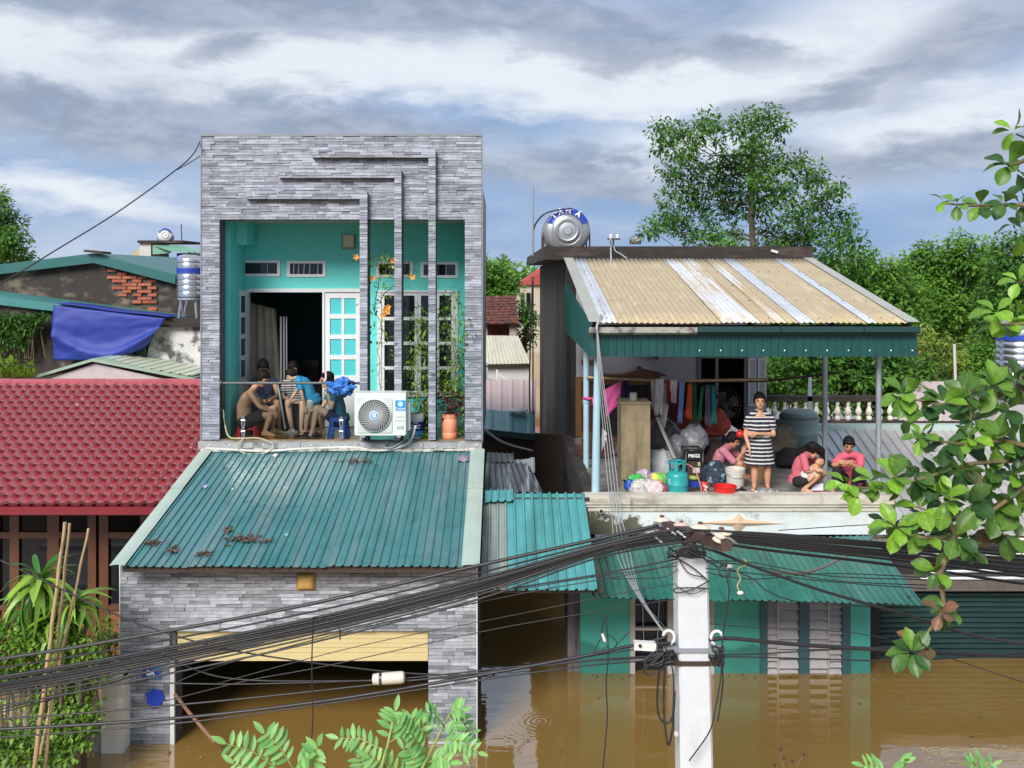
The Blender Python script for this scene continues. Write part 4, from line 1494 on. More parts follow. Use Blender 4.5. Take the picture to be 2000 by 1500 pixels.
# green awning over the ground floor
ay0, az0 = 12.35, PZ(1168, 12.35)
ay1, az1 = 14.15, PZ(1050, 14.15)
aX0, aX1 = PX(1148, 13.4), PX(1806, 12.3)
n = 5
for k in range(n):
 b = MB()
 a, c = aX0 + (aX1 - aX0) * k / n, aX0 + (aX1 - aX0) * (k + 1) / n + 0.02
 drop0, drop1 = -0.035 * k, -0.035 * (k + 1)
 sheet(b, (a, ay0, az0 + drop0 * 0.5), (c, ay0, az0 + drop1 * 0.5), (a, ay1, az1 + 0.01), (c, ay1, az1 + 0.01), 0.10, 0.02, nv=8, kind='box', wob=0.012, sd=k + 40)
 b.build('awning_sheet', GREENR, rh)
b = MB()
b.bar((aX0, ay0 + 0.15, az0 - 0.02), (aX1 - 0.1, ay0 + 0.15, az0 - 0.1), 0.04, 0.05)
for q in range(5):
 xx = WX0 + 0.1 + q * 1.02
 b.bar((xx, ay0 + 0.15, az0 - 0.05), (xx, WY, 1.3), 0.03, 0.03)
b.build('awning_bracket', IRON, rh)

# ================================================================== alley between the houses
al = thing('alley_roof', 'bright teal corrugated lean-to roof over the flooded alley', 'roof', (0.4, 12.5, 2.0))
la, lb_ = 11.6, 13.55
lz0, lz1 = PZ(1153, la), PZ(964, lb_)
lX0, lX1 = -0.24, PX(1139, lb_)
for k in range(3):
 b = MB()
 a, c = lX0 + (lX1 - lX0) * k / 3, lX0 + (lX1 - lX0) * (k + 1) / 3 + 0.015
 m = TEALB if k else GREYTEAL
 if k == 0:
  c = PX(990, lb_)
 if k == 1:
  a = PX(990, lb_)
 sheet(b, (a, la, lz0 + 0.02 * (k == 0)), (c, la, lz0 - 0.0), (a, lb_, lz1 - 0.02 * (k == 0)), (c, lb_, lz1), 0.125, 0.026, nv=4, wob=0.004, sd=60 + k)
 b.build('lean_to_sheet', m, al)
b = MB()
sheet(b, (lX0 + 0.02, lb_ - 0.28, lz1 - 0.065), (PX(1003, lb_), lb_ - 0.26, lz1 - 0.055), (lX0 + 0.02, lb_ + 0.03, lz1 + 0.05), (PX(1003, lb_), lb_ + 0.03, lz1 + 0.05), 0.11, 0.026, nv=1, wob=0.01, sd=77)
b.build('patch_sheet', TEALB, al)
b = MB()
for yy, zz in ((la + 0.1, lz0 - 0.03), (lb_ - 0.1, lz1 - 0.06)):
 b.bar((X1 + 0.01, yy, zz), (WX0 + 0.1, yy, zz), 0.05, 0.05)
b.build('roof_batten', IRON, al)
# dark old roof sheets behind it
dk = thing('dark_shed_roof', 'blackened corrugated shed roof sheets behind the alley lean-to', 'roof', (0.4, 15.0, 2.4))
DARKR = mat('blackened_roof_metal', (0.045, 0.050, 0.055), 0.3, var=0.2, spec=0.7, stains=[((0.32, 0.36, 0.38), (14, 0.5, 1), 0.56, 0.64, 0.85), ((0.02, 0.02, 0.02), (3, 1, 1), 0.5, 0.6, 0.7)])
b = MB()
sheet(b, (lX0, 14.0, PZ(962, 14.0) - 0.02), (PX(1062, 14.0), 14.0, PZ(962, 14.0) - 0.02), (lX0, 15.6, PZ(902, 15.6)), (PX(1030, 15.6), 15.6, PZ(905, 15.6)), 0.11, 0.03, nv=4, wob=0.02, sd=5)
b.build('old_sheet', DARKR, dk)
b = MB()
sheet(b, (PX(996, 15.0), 15.1, PZ(930, 15.1)), (PX(1045, 15.0), 15.0, PZ(925, 15.0)), (PX(988, 16.2), 16.2, PZ(897, 16.2)), (PX(1044, 16.2), 16.2, PZ(893, 16.2)), 0.2, 0.012, nv=2, wob=0.02, sd=6)
b.build('loose_sheet', mat('pale_grey_loose_sheet', (0.36, 0.42, 0.44), 0.4, var=0.15, metal=0.3), dk)
b = MB()
sheet(b, (lX0, 15.9, PZ(905, 15.9)), (PX(1005, 15.9), 15.9, PZ(903, 15.9)), (lX0, 17.0, PZ(882, 17.0)), (PX(1003, 17), 17.0, PZ(886, 17.0)), 0.1, 0.02, nv=2, wob=0.01, sd=7)
b.build('old_sheet', GREYTEAL, dk)
# ================================================================== red-roofed house at the far left
rr_ = thing('red_roof_house', 'low house with glossy red tiled roof and brown timber doors', 'house', (-7.2, 14.5, 0))
reY, reZ = 13.5, PZ(988, 13.5)
rdY, rdZ = 17.5, PZ(748, 17.5)
rX0, rX1 = -10.6, -4.70
slope = math.atan2(rdZ - reZ, rdY - reY)
slen = math.hypot(rdZ - reZ, rdY - reY)
NROW = 19
tw, tl = 0.176, slen / NROW

def red_tile():
 b = MB()
 us = [0, 0.12, 0.22, 0.32, 0.42, 0.54, 0.78, 1.0]
 zs = [0.004, 0.022, 0.036, 0.036, 0.022, 0.004, 0.0, 0.004]
 vs = []
 for v, dz in ((-0.06, 0.056), (0.20, 0.044), (1.0, 0.0)):
  for u, z in zip(us, zs):
   vs.append((u * tw, v * tl, z + dz))
 for u, z in zip(us, zs):
  vs.append((u * tw, -0.045 * tl, z + 0.002))
 fs = []
 m = len(us)
 for j in range(2):
  for i in range(m - 1):
   fs.append((j * m + i, j * m + i + 1, (j + 1) * m + i + 1, (j + 1) * m + i))
 for i in range(m - 1):
  fs.append((i + 1, i, 3 * m + i, 3 * m + i + 1))
 b.add(vs, fs)
 # shade painted as darker red on the step and the valley beside the roll
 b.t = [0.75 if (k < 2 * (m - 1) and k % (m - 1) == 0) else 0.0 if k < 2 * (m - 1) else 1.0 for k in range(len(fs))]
 return b

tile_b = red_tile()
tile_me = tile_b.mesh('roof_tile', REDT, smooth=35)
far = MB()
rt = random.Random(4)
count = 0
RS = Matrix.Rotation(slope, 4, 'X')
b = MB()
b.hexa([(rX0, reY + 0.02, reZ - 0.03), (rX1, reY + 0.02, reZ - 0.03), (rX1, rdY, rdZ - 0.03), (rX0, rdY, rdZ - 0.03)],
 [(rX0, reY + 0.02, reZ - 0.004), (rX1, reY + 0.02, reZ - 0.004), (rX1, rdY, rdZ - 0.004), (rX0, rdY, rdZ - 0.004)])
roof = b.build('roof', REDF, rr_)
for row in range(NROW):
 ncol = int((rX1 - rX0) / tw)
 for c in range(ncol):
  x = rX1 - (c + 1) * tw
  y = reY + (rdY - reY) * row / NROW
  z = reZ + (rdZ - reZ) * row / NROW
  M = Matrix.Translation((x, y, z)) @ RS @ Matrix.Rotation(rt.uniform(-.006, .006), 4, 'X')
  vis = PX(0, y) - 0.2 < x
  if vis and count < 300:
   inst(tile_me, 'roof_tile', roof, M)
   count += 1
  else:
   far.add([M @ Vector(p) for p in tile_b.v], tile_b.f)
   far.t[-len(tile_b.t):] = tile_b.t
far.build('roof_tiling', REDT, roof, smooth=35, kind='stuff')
# ridge and back slope
for k in range(7):
 g = MB()
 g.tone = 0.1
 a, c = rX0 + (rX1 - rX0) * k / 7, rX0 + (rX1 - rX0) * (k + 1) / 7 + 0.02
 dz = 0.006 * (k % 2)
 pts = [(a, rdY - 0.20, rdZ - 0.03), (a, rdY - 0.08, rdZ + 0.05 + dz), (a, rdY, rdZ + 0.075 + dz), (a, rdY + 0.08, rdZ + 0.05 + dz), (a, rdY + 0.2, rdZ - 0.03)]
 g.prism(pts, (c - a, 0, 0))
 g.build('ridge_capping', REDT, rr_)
b = MB()
b.hexa([(rX0, rdY, rdZ - 0.04), (rX1, rdY, rdZ - 0.04), (rX1, 21.0, reZ - 0.04), (rX0, 21.0, reZ - 0.04)],
 [(rX0, rdY, rdZ), (rX1, rdY, rdZ), (rX1, 21.0, reZ), (rX0, 21.0, reZ)])
b.build('back_roof', REDT, rr_)
b = MB()
b.box(rX0, rX1, reY - 0.06, reY + 0.0, reZ - 0.12, reZ - 0.005)
b.box(rX0, rX1, reY - 0.10, reY - 0.06, reZ - 0.10, reZ - 0.06)
b.build('eave_fascia', REDF, rr_)
# timber front: doors with dark glass
fY = 14.4
bY = fY
zt = reZ - 0.13
posts = [(-12, -2), (88, 104), (70, 88), (168, 188), (188, 206), (262, 282)]
b = MB()
for p0, p1 in ((-30, 2), (22, 40), (95, 118), (174, 190), (196, 214), (276, 292)):
 b.box(PX(p0, fY), PX(p1, fY), fY - 0.05, fY + 0.06, -0.5, zt - 0.12)
b.box(PX(-60, fY), PX(292, fY), fY - 0.05, fY + 0.06, zt - 0.13, zt)
for p0, p1 in ((2, 22), (40, 95), (118, 174), (214, 276)):
 for y0, y1 in ((1038, 1050), (1180, 1190), (1240, 1256)):
  b.box(PX(p0, fY), PX(p1, fY), fY - 0.045, fY + 0.05, PZ(y1, fY), PZ(y0, fY))
fr = b.build('timber_front', WOOD, rr_)
for p0, p1 in ((2, 22), (40, 95), (118, 174), (214, 276)):
 g = MB()
 g.box(PX(p0, fY), PX(p1, fY), fY + 0.0, fY + 0.01, PZ(1180, fY), PZ(1050, fY))
 g.build('pane', GLASSD, fr)
 g = MB()
 g.box(PX(p0, fY) - .02, PX(p1, fY) + .02, fY - 0.01, fY + 0.02, -0.5, PZ(1192, fY))
 g.build('door_panel', mat('red_brown_panel', (0.22, 0.085, 0.035), 0.5, var=0.2), fr)
 g = MB()
 for q in range(1, 4):
  xx = PX(p0 + (p1 - p0) * q / 4, fY)
  g.tube([(xx, fY + 0.06, PZ(1180, fY)), (xx, fY + 0.06, PZ(1050, fY))], 0.012, 6)
 g.build('bar', IRON, fr)
b = MB()
b.box(PX(292, fY), rX1 + 0.0, fY - 0.03, fY + 0.15, -0.5, zt)
b.build('side_pier', mat('cream_pier', (0.42, 0.36, 0.26), 0.7), rr_)
b = MB()
b.box(rX0, rX0 + 0.1, fY, 20.5, -0.5, reZ)
b.box(rX1 - 0.1, rX1, fY + 0.16, 20.5, -0.5, reZ - 0.05)
b.box(rX0, rX1, 16.3, 16.4, -0.5, reZ + 0.5)
b.build('dim_wall', DARK, rr_)

# ================================================================== garden fence in the lower left corner
gf = thing('garden_wall', 'cream garden wall with turned balusters and a square gate pier', 'wall', (-5.3, 11.6, 0))
gy = 11.55
b = MB()
b.box(PX(199, gy), PX(241, gy), gy - 0.02, gy + 0.25, -0.5, PZ(1318, gy))
b.box(PX(197, gy) - 0.02, PX(241, gy), gy - 0.05, gy + 0.28, PZ(1326, gy), PZ(1316, gy))
b.build('gate_pier', mat('cream_pier_paint', (0.80, 0.78, 0.70), 0.7, var=0.08, stains=[((0.4, 0.37, 0.3), (2, 2, 4), 0.6, 0.75, 0.6)]), gf)
b = MB()
b.box(-8.2, PX(199, gy), gy + 0.02, gy + 0.2, PZ(1332, gy), PZ(1320, gy))
b.box(-8.2, PX(199, gy), gy + 0.02, gy + 0.2, -0.5, PZ(1432, gy))
b.build('coping', CONC, gf)
BALP = [(0.05, 0), (0.06, .04), (0.045, 0.07), (0.065, 0.16), (0.07, 0.24), (0.045, 0.36), (0.032, 0.46), (0.045, 0.52), (0.055, 0.56), (0.05, 0.60)]
bb = MB()
zb0 = PZ(1432, gy)
hb = (PZ(1332, gy) - zb0) / 0.60
bb.lathe([(r, h * hb) for r, h in BALP], (0, 0, 0), n=12)
bal_me = bb.mesh('baluster', mat('cream_baluster', (0.60, 0.58, 0.50), 0.6, var=0.1), smooth=50)
for k in range(14):
 xx = PX(178, gy) - k * 0.172
 inst(bal_me, 'baluster', gf, Matrix.Translation((xx, gy + 0.11, zb0)))

# ================================================================== buildings behind, left
bl = thing('black_gable_house', 'blackened plaster gable house with teal roof edge and bare red brick patch', 'house', (-9.5, 22.0, 0))
gY = 22.0
apx, apz = PX(190, gY), PZ(500, gY)
lx, lz = PX(-120, gY), PZ(537, gY)
rx, rz = PX(348, gY), PZ(541, gY)
b = MB()
b.prism([(lx, gY, 0), (rx + 0.6, gY, 0), (rx + 0.6, gY, rz - 0.25), (rx, gY, rz - 0.02), (apx, gY, apz - 0.03), (lx, gY, lz - 0.03)], (0, 0.25, 0))
b.build('gable_wall', GABLE, bl)
for (xa, za, xb, zb, nm) in ((lx, lz, apx, apz, 0), (apx, apz, rx, rz, 1)):
 g = MB()
 g.hexa([(xa, gY - 0.18, za - 0.02), (xb, gY - 0.18, zb - 0.02), (xb, 30, zb - 0.02), (xa, 30, za - 0.02)],
  [(xa, gY - 0.18, za + 0.06), (xb, gY - 0.18, zb + 0.06), (xb, 30, zb + 0.06), (xa, 30, za + 0.06)])
 g.build('roof_edge', mat('teal_roof_edge', (0.028, 0.14, 0.135), 0.4, var=0.1), bl)
 g = MB()
 g.hexa([(xa, gY - 0.20, za - 0.16), (xb, gY - 0.20, zb - 0.16), (xb, gY - 0.181, zb - 0.16), (xa, gY - 0.181, za - 0.16)],
  [(xa, gY - 0.20, za + 0.03), (xb, gY - 0.20, zb + 0.03), (xb, gY - 0.181, zb + 0.03), (xa, gY - 0.181, za + 0.03)])
 g.build('barge_board', mat('green_barge_board', (0.022, 0.12, 0.115), 0.4, var=0.1), bl)
b = MB()
b.obox((apx + 0.05, gY - 0.1, apz + 0.09), (0.42, 0.5, 0.05), Matrix.Rotation(0.1, 3, 'Y'))
b.build('ridge_cap', IRON, bl)
# exposed bricks under the right verge
rbk = random.Random(9)
for row in range(13):
 z0 = 0.075 * row
 for c in range(22):
  x = apx + 0.35 + c * 0.23 + (row % 2) * 0.11
  topz = apz + (rz - apz) * (x - apx) / (rx - apx) - 0.26
  z = topz - z0
  zz = round(z / 0.08) * 0.08
  lim = 0.66 * math.exp(-((x - (apx + 1.35)) / 0.95) ** 2) + 0.10 + 0.08 * math.sin(x * 7) - (0.12 if x > apx + 2.4 else 0)
  if z0 < lim - (0.12 if rbk.random() < .3 else 0) and x < rx - 0.55:
   g = MB()
   g.tone = rbk.random()
   g.obox((x, gY - 0.01 + rbk.uniform(-.012, .008), zz), (0.205, 0.06, 0.066))
   g.build('brick', BRICK, bl)
# lower wing with vine, tarpaulin, peeling wall
wY = 20.6
lw_ = thing('lean_wing', 'lower blackened wing with teal verge behind the blue tarpaulin', 'building', (-9.2, wY, 0))
b = MB()
b.prism([(PX(-90, wY), wY, 0), (PX(300, wY), wY, 0), (PX(300, wY), wY, PZ(640, wY)), (PX(110, wY), wY, PZ(600, wY)), (PX(-90, wY), wY, PZ(572, wY))], (0, 0.2, 0))
b.build('wing_wall', GABLE, lw_)
g = MB()
g.hexa([P(-90, 585, wY - .15), P(330, 634, wY - .15), P(330, 634, wY - .15) + Vector((0, 1.4, 0)), P(-90, 585, wY - .15) + Vector((0, 1.4, 0))],
 [P(-90, 567, wY - .15), P(330, 622, wY - .15), P(330, 622, wY - .15) + Vector((0, 1.4, 0)), P(-90, 567, wY - .15) + Vector((0, 1.4, 0))])
g.build('verge', mat('pale_teal_verge', (0.05, 0.21, 0.21), 0.4, var=0.1), lw_)
g = MB()
sheet(g, P(180, 708, wY - .1), P(286, 706, wY - .1), P(180, 650, wY - .1), P(286, 650, wY - .1), 0.10, 0.015, nv=1)
g.build('wall_sheet', TEALD, lw_)
b = MB()
b.prism([P(278, 740, wY - .05), P(400, 740, wY - .05), P(400, 636, wY - .05), P(306, 636, wY - .05), P(290, 680, wY - .05)], (0, 0.04, 0))
b.build('peeling_wall', PEEL, lw_)
b = MB()
b.box(PX(300, wY), PX(405, wY), wY - 0.2, wY + 0.8, PZ(638, wY), PZ(622, wY))
b.build('roof_kerb', SLABM, lw_)
# tarpaulin
tpY = wY - 0.32
NT = 26

def tarp(u, v):
 x = 107 + 218 * u
 top = 596 + 26 * u
 bot = 703 - (0 if u < 0.45 else (u - 0.45) ** 1.3 * 78)
 right = u ** 6 * 30 * v
 y = top + (bot - top) * v
 d = 0.05 + 0.07 * math.sin(math.pi * v) * (0.4 + 0.6 * math.sin(3 * u + 5.0 * v)) + 0.025 * math.sin(9 * u + 9 * v * (1 - u)) * v + 0.018 * noise.noise(Vector((u * 9 + v * 4, v * 7, 0)))
 sag = 0.10 * math.exp(-((v - 0.55 - 0.35 * math.sin(math.pi * u)) / 0.12) ** 2)
 p = P(x - right, y, tpY)
 return p + Vector((0, -max(0, d) - sag, 0))

b = MB()
b.slab(44, 24, tarp, (0, 0.006, 0))
b.slab(20, 3, lambda u, v: P(107 + 222 * u, 597 + 27 * u, tpY - 0.05) + Vector((0, 0.75 * v, 0.05 + 0.01 * math.sin(9 * u))), (0, 0, -0.006))
b.build('tarpaulin', TARP, smooth=True, label='creased royal blue tarpaulin hung over the edge of the blackened wing', cat='tarpaulin', loc=P(215, 700, tpY))
# small pale green gable roof just behind the red ridge
sg = thing('green_gable_shed', 'small shed with pale green gable roof peeking over the red ridge', 'shed', P(190, 740, 19.2) * 1.0)
sy = 19.2
a, m_, c = P(58, 742, sy), P(180, 706, sy), P(378, 744, sy)
b = MB()
b.prism([a + Vector((0.15, 0.1, -1)), c + Vector((-0.3, 0.1, -1)), c + Vector((-0.3, 0.1, -0.05)), m_ + Vector((0, 0.1, -0.05)), a + Vector((0.15, 0.1, -0.05))], (0, 0.1, 0))
b.build('gable_wall', mat('pale_lilac_wall', (0.50, 0.46, 0.47), 0.8), sg)
for (p, q) in ((a, m_), (m_, c)):
 g = MB()
 h = Vector((0, 0, 0.06))
 up = Vector((0, 2.0, -0.02))
 g.hexa([p, q, q + up, p + up], [p + h, q + h, q + up + h, p + up + h])
 g.build('roof_slope', mat('pale_green_roof_paint', (0.30, 0.42, 0.32), 0.5, var=0.1), sg)
b = MB()
sheet(b, P(186, 710, sy) + Vector((0, .05, .07)), P(372, 742, sy) + Vector((0, .05, .07)), P(186, 710, sy) + Vector((0.1, 1.3, .09)), P(372, 742, sy) + Vector((0.1, 1.3, .09)), 0.2, 0.02, nv=1)
b.build('roof_sheet', mat('cream_green_sheet', (0.50, 0.55, 0.42), 0.5, var=0.1), sg)

# ---- water tanks
def tank_upright(loc, r, h, label, band=0.62, group=None):
 t = thing('water_tank', label, 'water tank', loc, group)
 x, y, z = loc
 b = MB()
 prof = [(0.02, h + r * 0.26), (r * 0.35, h + r * 0.24), (r * 0.75, h + r * 0.14), (r * 0.96, h)]
 k = 7
 for i in range(k):
  z1 = h * (1 - i / k)
  z0 = h * (1 - (i + 1) / k)
  prof += [(r, z1 - h * 0.02), (r, z0 + h * 0.035), (r * 0.955, z0 + h * 0.02)]
 prof += [(r * 0.9, 0)]
 b.lathe(prof[::-1], (x, y, z + 0.45), n=28)
 b.build('tank_body', STEEL, t, smooth=40)
 b = MB()
 b.lathe([(r + 0.004, h * band), (r + 0.004, h * (band + 0.13))], (x, y, z + 0.45), n=28, caps=False)
 b.build('label_band', BLUEL, t, smooth=40)
 b = MB()
 b.lathe([(r * 0.95, 0.41), (r * 0.95, 0.449)], (x, y, z), n=24)
 for k in range(4):
  a = math.pi / 4 + k * math.pi / 2
  b.tube([(x + r * .75 * math.cos(a), y + r * .75 * math.sin(a), z + .41), (x + r * .95 * math.cos(a), y + r * .95 * math.sin(a), z)], 0.025, 6)
 b.tube([(x - r * .5, y - r * .8, z + .42), (x - r * .25, y - r * .8, z), (x, y - r * .8, z + .42)], 0.02, 6)
 b.build('tank_stand', GALV, t)
 return t

def tank_lying(c, r, ln, label, letters=True, band_mat=None, body=STEELD, group=None, turn=0.0):
 """tank lying on its side with its end cap towards the street; c = centre of the end cap"""
 t = thing('water_tank', label, 'water tank', (c[0], c[1] + ln / 2, c[2] - r), group)
 R = Matrix.Rotation(turn, 3, 'Z')
 ax = R @ Vector((0, 1, 0))
 c = Vector(c)
 b = MB()
 prof = [(0.01, -0.055), (r * .17, -0.055), (r * .20, -0.03), (r * .36, -0.02), (r * .40, -0.05), (r * .44, -0.055), (r * .50, -0.02), (r * .60, 0.0), (r * .63, -0.012), (r * .67, 0.002), (r * .80, 0.015), (r * .93, 0.055), (r * .985, 0.11), (r, 0.17)]
 k = 6
 for i in range(k):
  z0 = 0.17 + (ln - 0.3) * i / k
  z1 = 0.17 + (ln - 0.3) * (i + 1) / k
  prof += [(r, z0 + 0.02), (r, z1 - 0.03), (r * .97, z1 - 0.01)]
 prof += [(r * .9, ln - 0.05), (r * .5, ln), (0.01, ln)]
 b.lathe(prof, c, ax, n=40)
 b.build('tank_body', body, t, smooth=40)
 # printed arc on the end cap
 b = MB()
 a0, a1 = math.radians(22), math.radians(158)

 def arc(u, v):
  rr = r * (0.685 + 0.285 * v)
  dep = 0.004 + max(0, (rr / r - 0.80)) ** 1.6 * 0.9 * r if rr / r > 0.8 else 0.0 + 0.015 * max(0, (rr / r - .67) / .13)
  a = a1 + (a0 - a1) * u
  return c + R @ Vector((rr * math.cos(a), dep - 0.012, rr * math.sin(a)))
 b.slab(24, 5, arc, ax * 0.008)
 lab = b.build('printed_arc', band_mat or BLUEL, t, smooth=30)
 if letters:
  for ch, a in (('T', 133), ('Â', 110), ('N', 87), ('Á', 56)):
   aa = math.radians(a)
   p = c + R @ Vector((r * .82 * math.cos(aa), -0.022, r * .82 * math.sin(aa)))
   M = Matrix.Translation(p) @ Matrix.Rotation(turn, 4, 'Z') @ Matrix.Rotation(aa - math.pi / 2, 4, 'Y').inverted() @ FACE_CAM
   text(ch, r * 0.30, LETTER, lab, M, depth=0.006, bold=0.006)
 b = MB()
 for q in (0.22, ln - 0.3):
  pc = c + ax * q
  for s in (-1, 1):
   b.tube([pc + R @ Vector((s * r * 0.98, 0, -r * 0.05)), pc + R @ Vector((s * r * 1.0, 0, -r - 0.0))], 0.018, 6)
   b.tube([pc + R @ Vector((s * r * 0.98, 0, -r * 0.05)), pc + R @ Vector((s * r * 0.45, 0, -r * 0.98))], 0.018, 6)
  b.tube([pc + R @ Vector((-r, 0, -r * 0.97)), pc + R @ Vector((r, 0, -r * 0.97))], 0.018, 6)
 b.build('tank_cradle', IRON, t)
 return t

tank_upright((PX(372, 20.9), 20.9, PZ(622, 20.9)), 26 * 20.9 / F, 0.86, 'upright stainless water tank with a blue band on a leggy stand beside the grey facade')
tank_lying((PX(357, 27), 27.0, PZ(524, 27)), 27 * 27 / F, 1.2, 'white lying water tank with blue arc half hidden behind the upright tank', letters=False, body=mat('whitish_steel', (0.66, 0.68, 0.70), 0.3, var=0.05))
tank_lying((PX(1108, 21.0), 21.0, PZ(450, 21.0)), 46 * 21 / F, 1.35, 'big lying steel water tank with blue lettered arc on the black slab', letters=True)
tank_lying((PX(1243, 44), 44.0, PZ(466, 44)), 10 * 44 / F, 0.8, 'tiny far water tank just above the black slab', letters=False)
tank_lying((PX(322, 60), 60.0, PZ(459, 60)), 14 * 60 / F, 1.6, 'far white water tank on top of the distant stair tower', letters=False, body=mat('white_far_tank', (0.68, 0.70, 0.72), 0.3, var=0.05), turn=0.25)
tank_upright((PX(1990, 30), 30.0, PZ(716, 30) - 0.45), 42 * 30 / F, 1.35, 'tall ribbed water tank with blue band behind the leaves on the right', band=0.62)

# ---- distant stair tower house
fh = thing('far_tower_house', 'distant pale house with stair tower and green lean-to roof behind the gable', 'house', (PX(320, 60), 60.0, 0))
fY = 60.0
b = MB()
b.prism([P(238, 560, fY), P(283, 560, fY), P(283, 476, fY), P(238, 510, fY)], (0, 4, 0))
b.build('side_wall', mat('dull_yellow_wall', (0.42, 0.37, 0.22), 0.8, var=0.1), fh)
b = MB()
b.box(PX(276, fY), PX(298, fY), fY - 0.3, fY + 3, 0, PZ(473, fY))
b.box(PX(298, fY), PX(345, fY), fY - 0.28, fY + 3, 0, PZ(512, fY))
b.build('tower_wall', mat('stained_pale_wall', (0.50, 0.51, 0.52), 0.85, var=0.12, vs=1.5, stains=[((0.2, 0.19, 0.18), (1, 1, .5), 0.58, 0.72, 0.7)]), fh)
b = MB()
b.box(PX(274, fY), PX(362, fY), fY - 0.5, fY + 3, PZ(475, fY), PZ(470, fY))
b.build('tower_slab', SLABM, fh)
b = MB()
p = [P(298, 478, fY - .3), P(362, 480, fY - .3), P(400, 492, fY - 1.8), P(337, 490, fY - 1.8)]
b.hexa([q + Vector((0, 0, -.05)) for q in (p[3], p[2], p[1], p[0])], [p[3], p[2], p[1], p[0]])
b.prism([P(298, 480, fY - .32), P(298, 497, fY - .32), P(334, 494, fY - .8), P(334, 490, fY - .8)], (0, .05, 0))
b.build('lean_to_roof', mat('sage_green_roof', (0.16, 0.34, 0.26), 0.5, var=0.08), fh)
b = MB()
for p0, p1 in ((301, 309), (311, 321), (323, 332)):
 b.box(PX(p0, fY), PX(p1, fY), fY - 0.34, fY - 0.281, PZ(512, fY) + 0.01, PZ(496, fY))
b.build('window', GLASSD, fh)
b = MB()
b.box(PX(340, fY), PX(398, fY), fY + 0.5, fY + 3, PZ(560, fY), PZ(494, fY))
b.build('dark_porch', DARK, fh)
b = MB()
for px in (385, 395):
 b.box(PX(px - 2, fY), PX(px + 2, fY), fY - 1.6, fY - 1.4, PZ(560, fY), PZ(492, fY))
b.build('porch_post', mat('grey_post', (0.3, 0.3, 0.3), 0.8), fh)
b = MB()
b.tube([P(355, 472, fY), P(354, 438, fY)], 0.03, 6)
b.build('antenna_mast', IRON, fh)

# ================================================================== buildings seen through the gap
def wedge_roof(t, pts, m, name='roof_sheet', pitch=0.2, h=0.025, kind='box'):
 g = MB()
 sheet(g, pts[0], pts[1], pts[3], pts[2], pitch, h, nv=2, kind=kind)
 return g.build(name, m, t)

o1 = thing('old_tile_shed', 'small open loft with dark red clay tile roof in the gap', 'shed', (PX(975, 34), 34.0, 0))
oy = 34.0
cols, rows = 16, 10
b = MB()
ro = random.Random(2)
e0, e1, t0, t1 = P(925, 632, oy), P(1014, 631, oy), P(925, 580, oy + 2.2), P(1008, 577, oy + 2.2)
for r in range(rows):
 for c in range(cols):
  b.tone = ro.random()
  u, v = (c + 0.5 * (r % 2)) / cols, r / rows
  pa = e0.lerp(e1, min(1, u)).lerp(t0.lerp(t1, min(1, u)), v)
  b.obox(pa + Vector((0, 0.1, 0.03 + ro.uniform(0, .025))), (0.105, 0.30, 0.03), Matrix.Rotation(math.atan2(t0.z - e0.z, 2.2) - 0.12, 3, 'X') @ Matrix.Rotation(ro.uniform(-.06, .06), 3, 'Z'))
b.build('clay_tiling', OLDT, o1, kind='stuff')
b = MB()
b.prism([e0 + Vector((0, 0.1, -0.05)), e1 + Vector((0, .1, -.05)), t1 + Vector((0, 0, -.05)), t0 + Vector((0, 0, -.05))], (0, 0, 0.04))
b.prism([P(925, 660, oy + .3), P(952, 660, oy + .3), P(952, 632, oy + .3), P(925, 632, oy + .3)], (0, .3, 0))
b.prism([P(995, 660, oy + .3), P(1008, 660, oy + .3), P(1008, 632, oy + .3), P(995, 632, oy + .3)], (0, .3, 0))
b.build('pier_wall', mat('stained_grey_pier', (0.34, 0.32, 0.31), 0.9, var=0.2), o1)
b = MB()
b.box(PX(930, oy), PX(1006, oy), oy + 1.6, oy + 1.7, 0, PZ(632, oy))
b.build('back_wall', mat('dark_red_back', (0.10, 0.03, 0.03), 0.9), o1)

o2 = thing('cream_roof_house', 'small white walled house with cream ribbed roof in the gap', 'house', (PX(985, 30), 30.0, 0))
oy = 30.0
wedge_roof(o2, [P(920, 712, oy), P(1037, 710, oy), P(1012, 656, oy + 2.0), P(920, 655, oy + 2.0)], CREAMR, pitch=0.12, h=0.02)
b = MB()
b.box(PX(920, oy), PX(1034, oy), oy + 0.35, oy + 0.5, 0, PZ(712, oy) - 0.02)
b.build('wall', mat('offwhite_gap_wall', (0.52, 0.52, 0.53), 0.8, var=0.1), o2)
b = MB()
b.box(PX(943, oy - 3), PX(950, oy - 3), oy - 3.1, oy - 3.0, PZ(745, oy - 3), PZ(712, oy - 3))
b.build('window', GLASSD, o2)
b = MB()
b.box(PX(939, oy - 3), PX(953, oy - 3), oy - 3.2, oy - 2.95, PZ(712, oy - 3), PZ(708, oy - 3))
b.box(PX(939, oy - 3), PX(943, oy - 3), oy - 3.12, oy - 2.95, PZ(748, oy - 3), PZ(712, oy - 3))
b.box(PX(950, oy - 3), PX(953, oy - 3), oy - 3.12, oy - 2.95, PZ(748, oy - 3), PZ(712, oy - 3))
b.build('window_hood', mat('grey_hood', (0.4, 0.4, 0.4), 0.7), o2)
b = MB()
b.tube([P(972, 742, oy - 1), P(971, 722, oy - 1), P(976, 733, oy - 1), P(990, 744, oy - 1)], 0.04, 6)
b.build('pipe', WPLAS, o2)

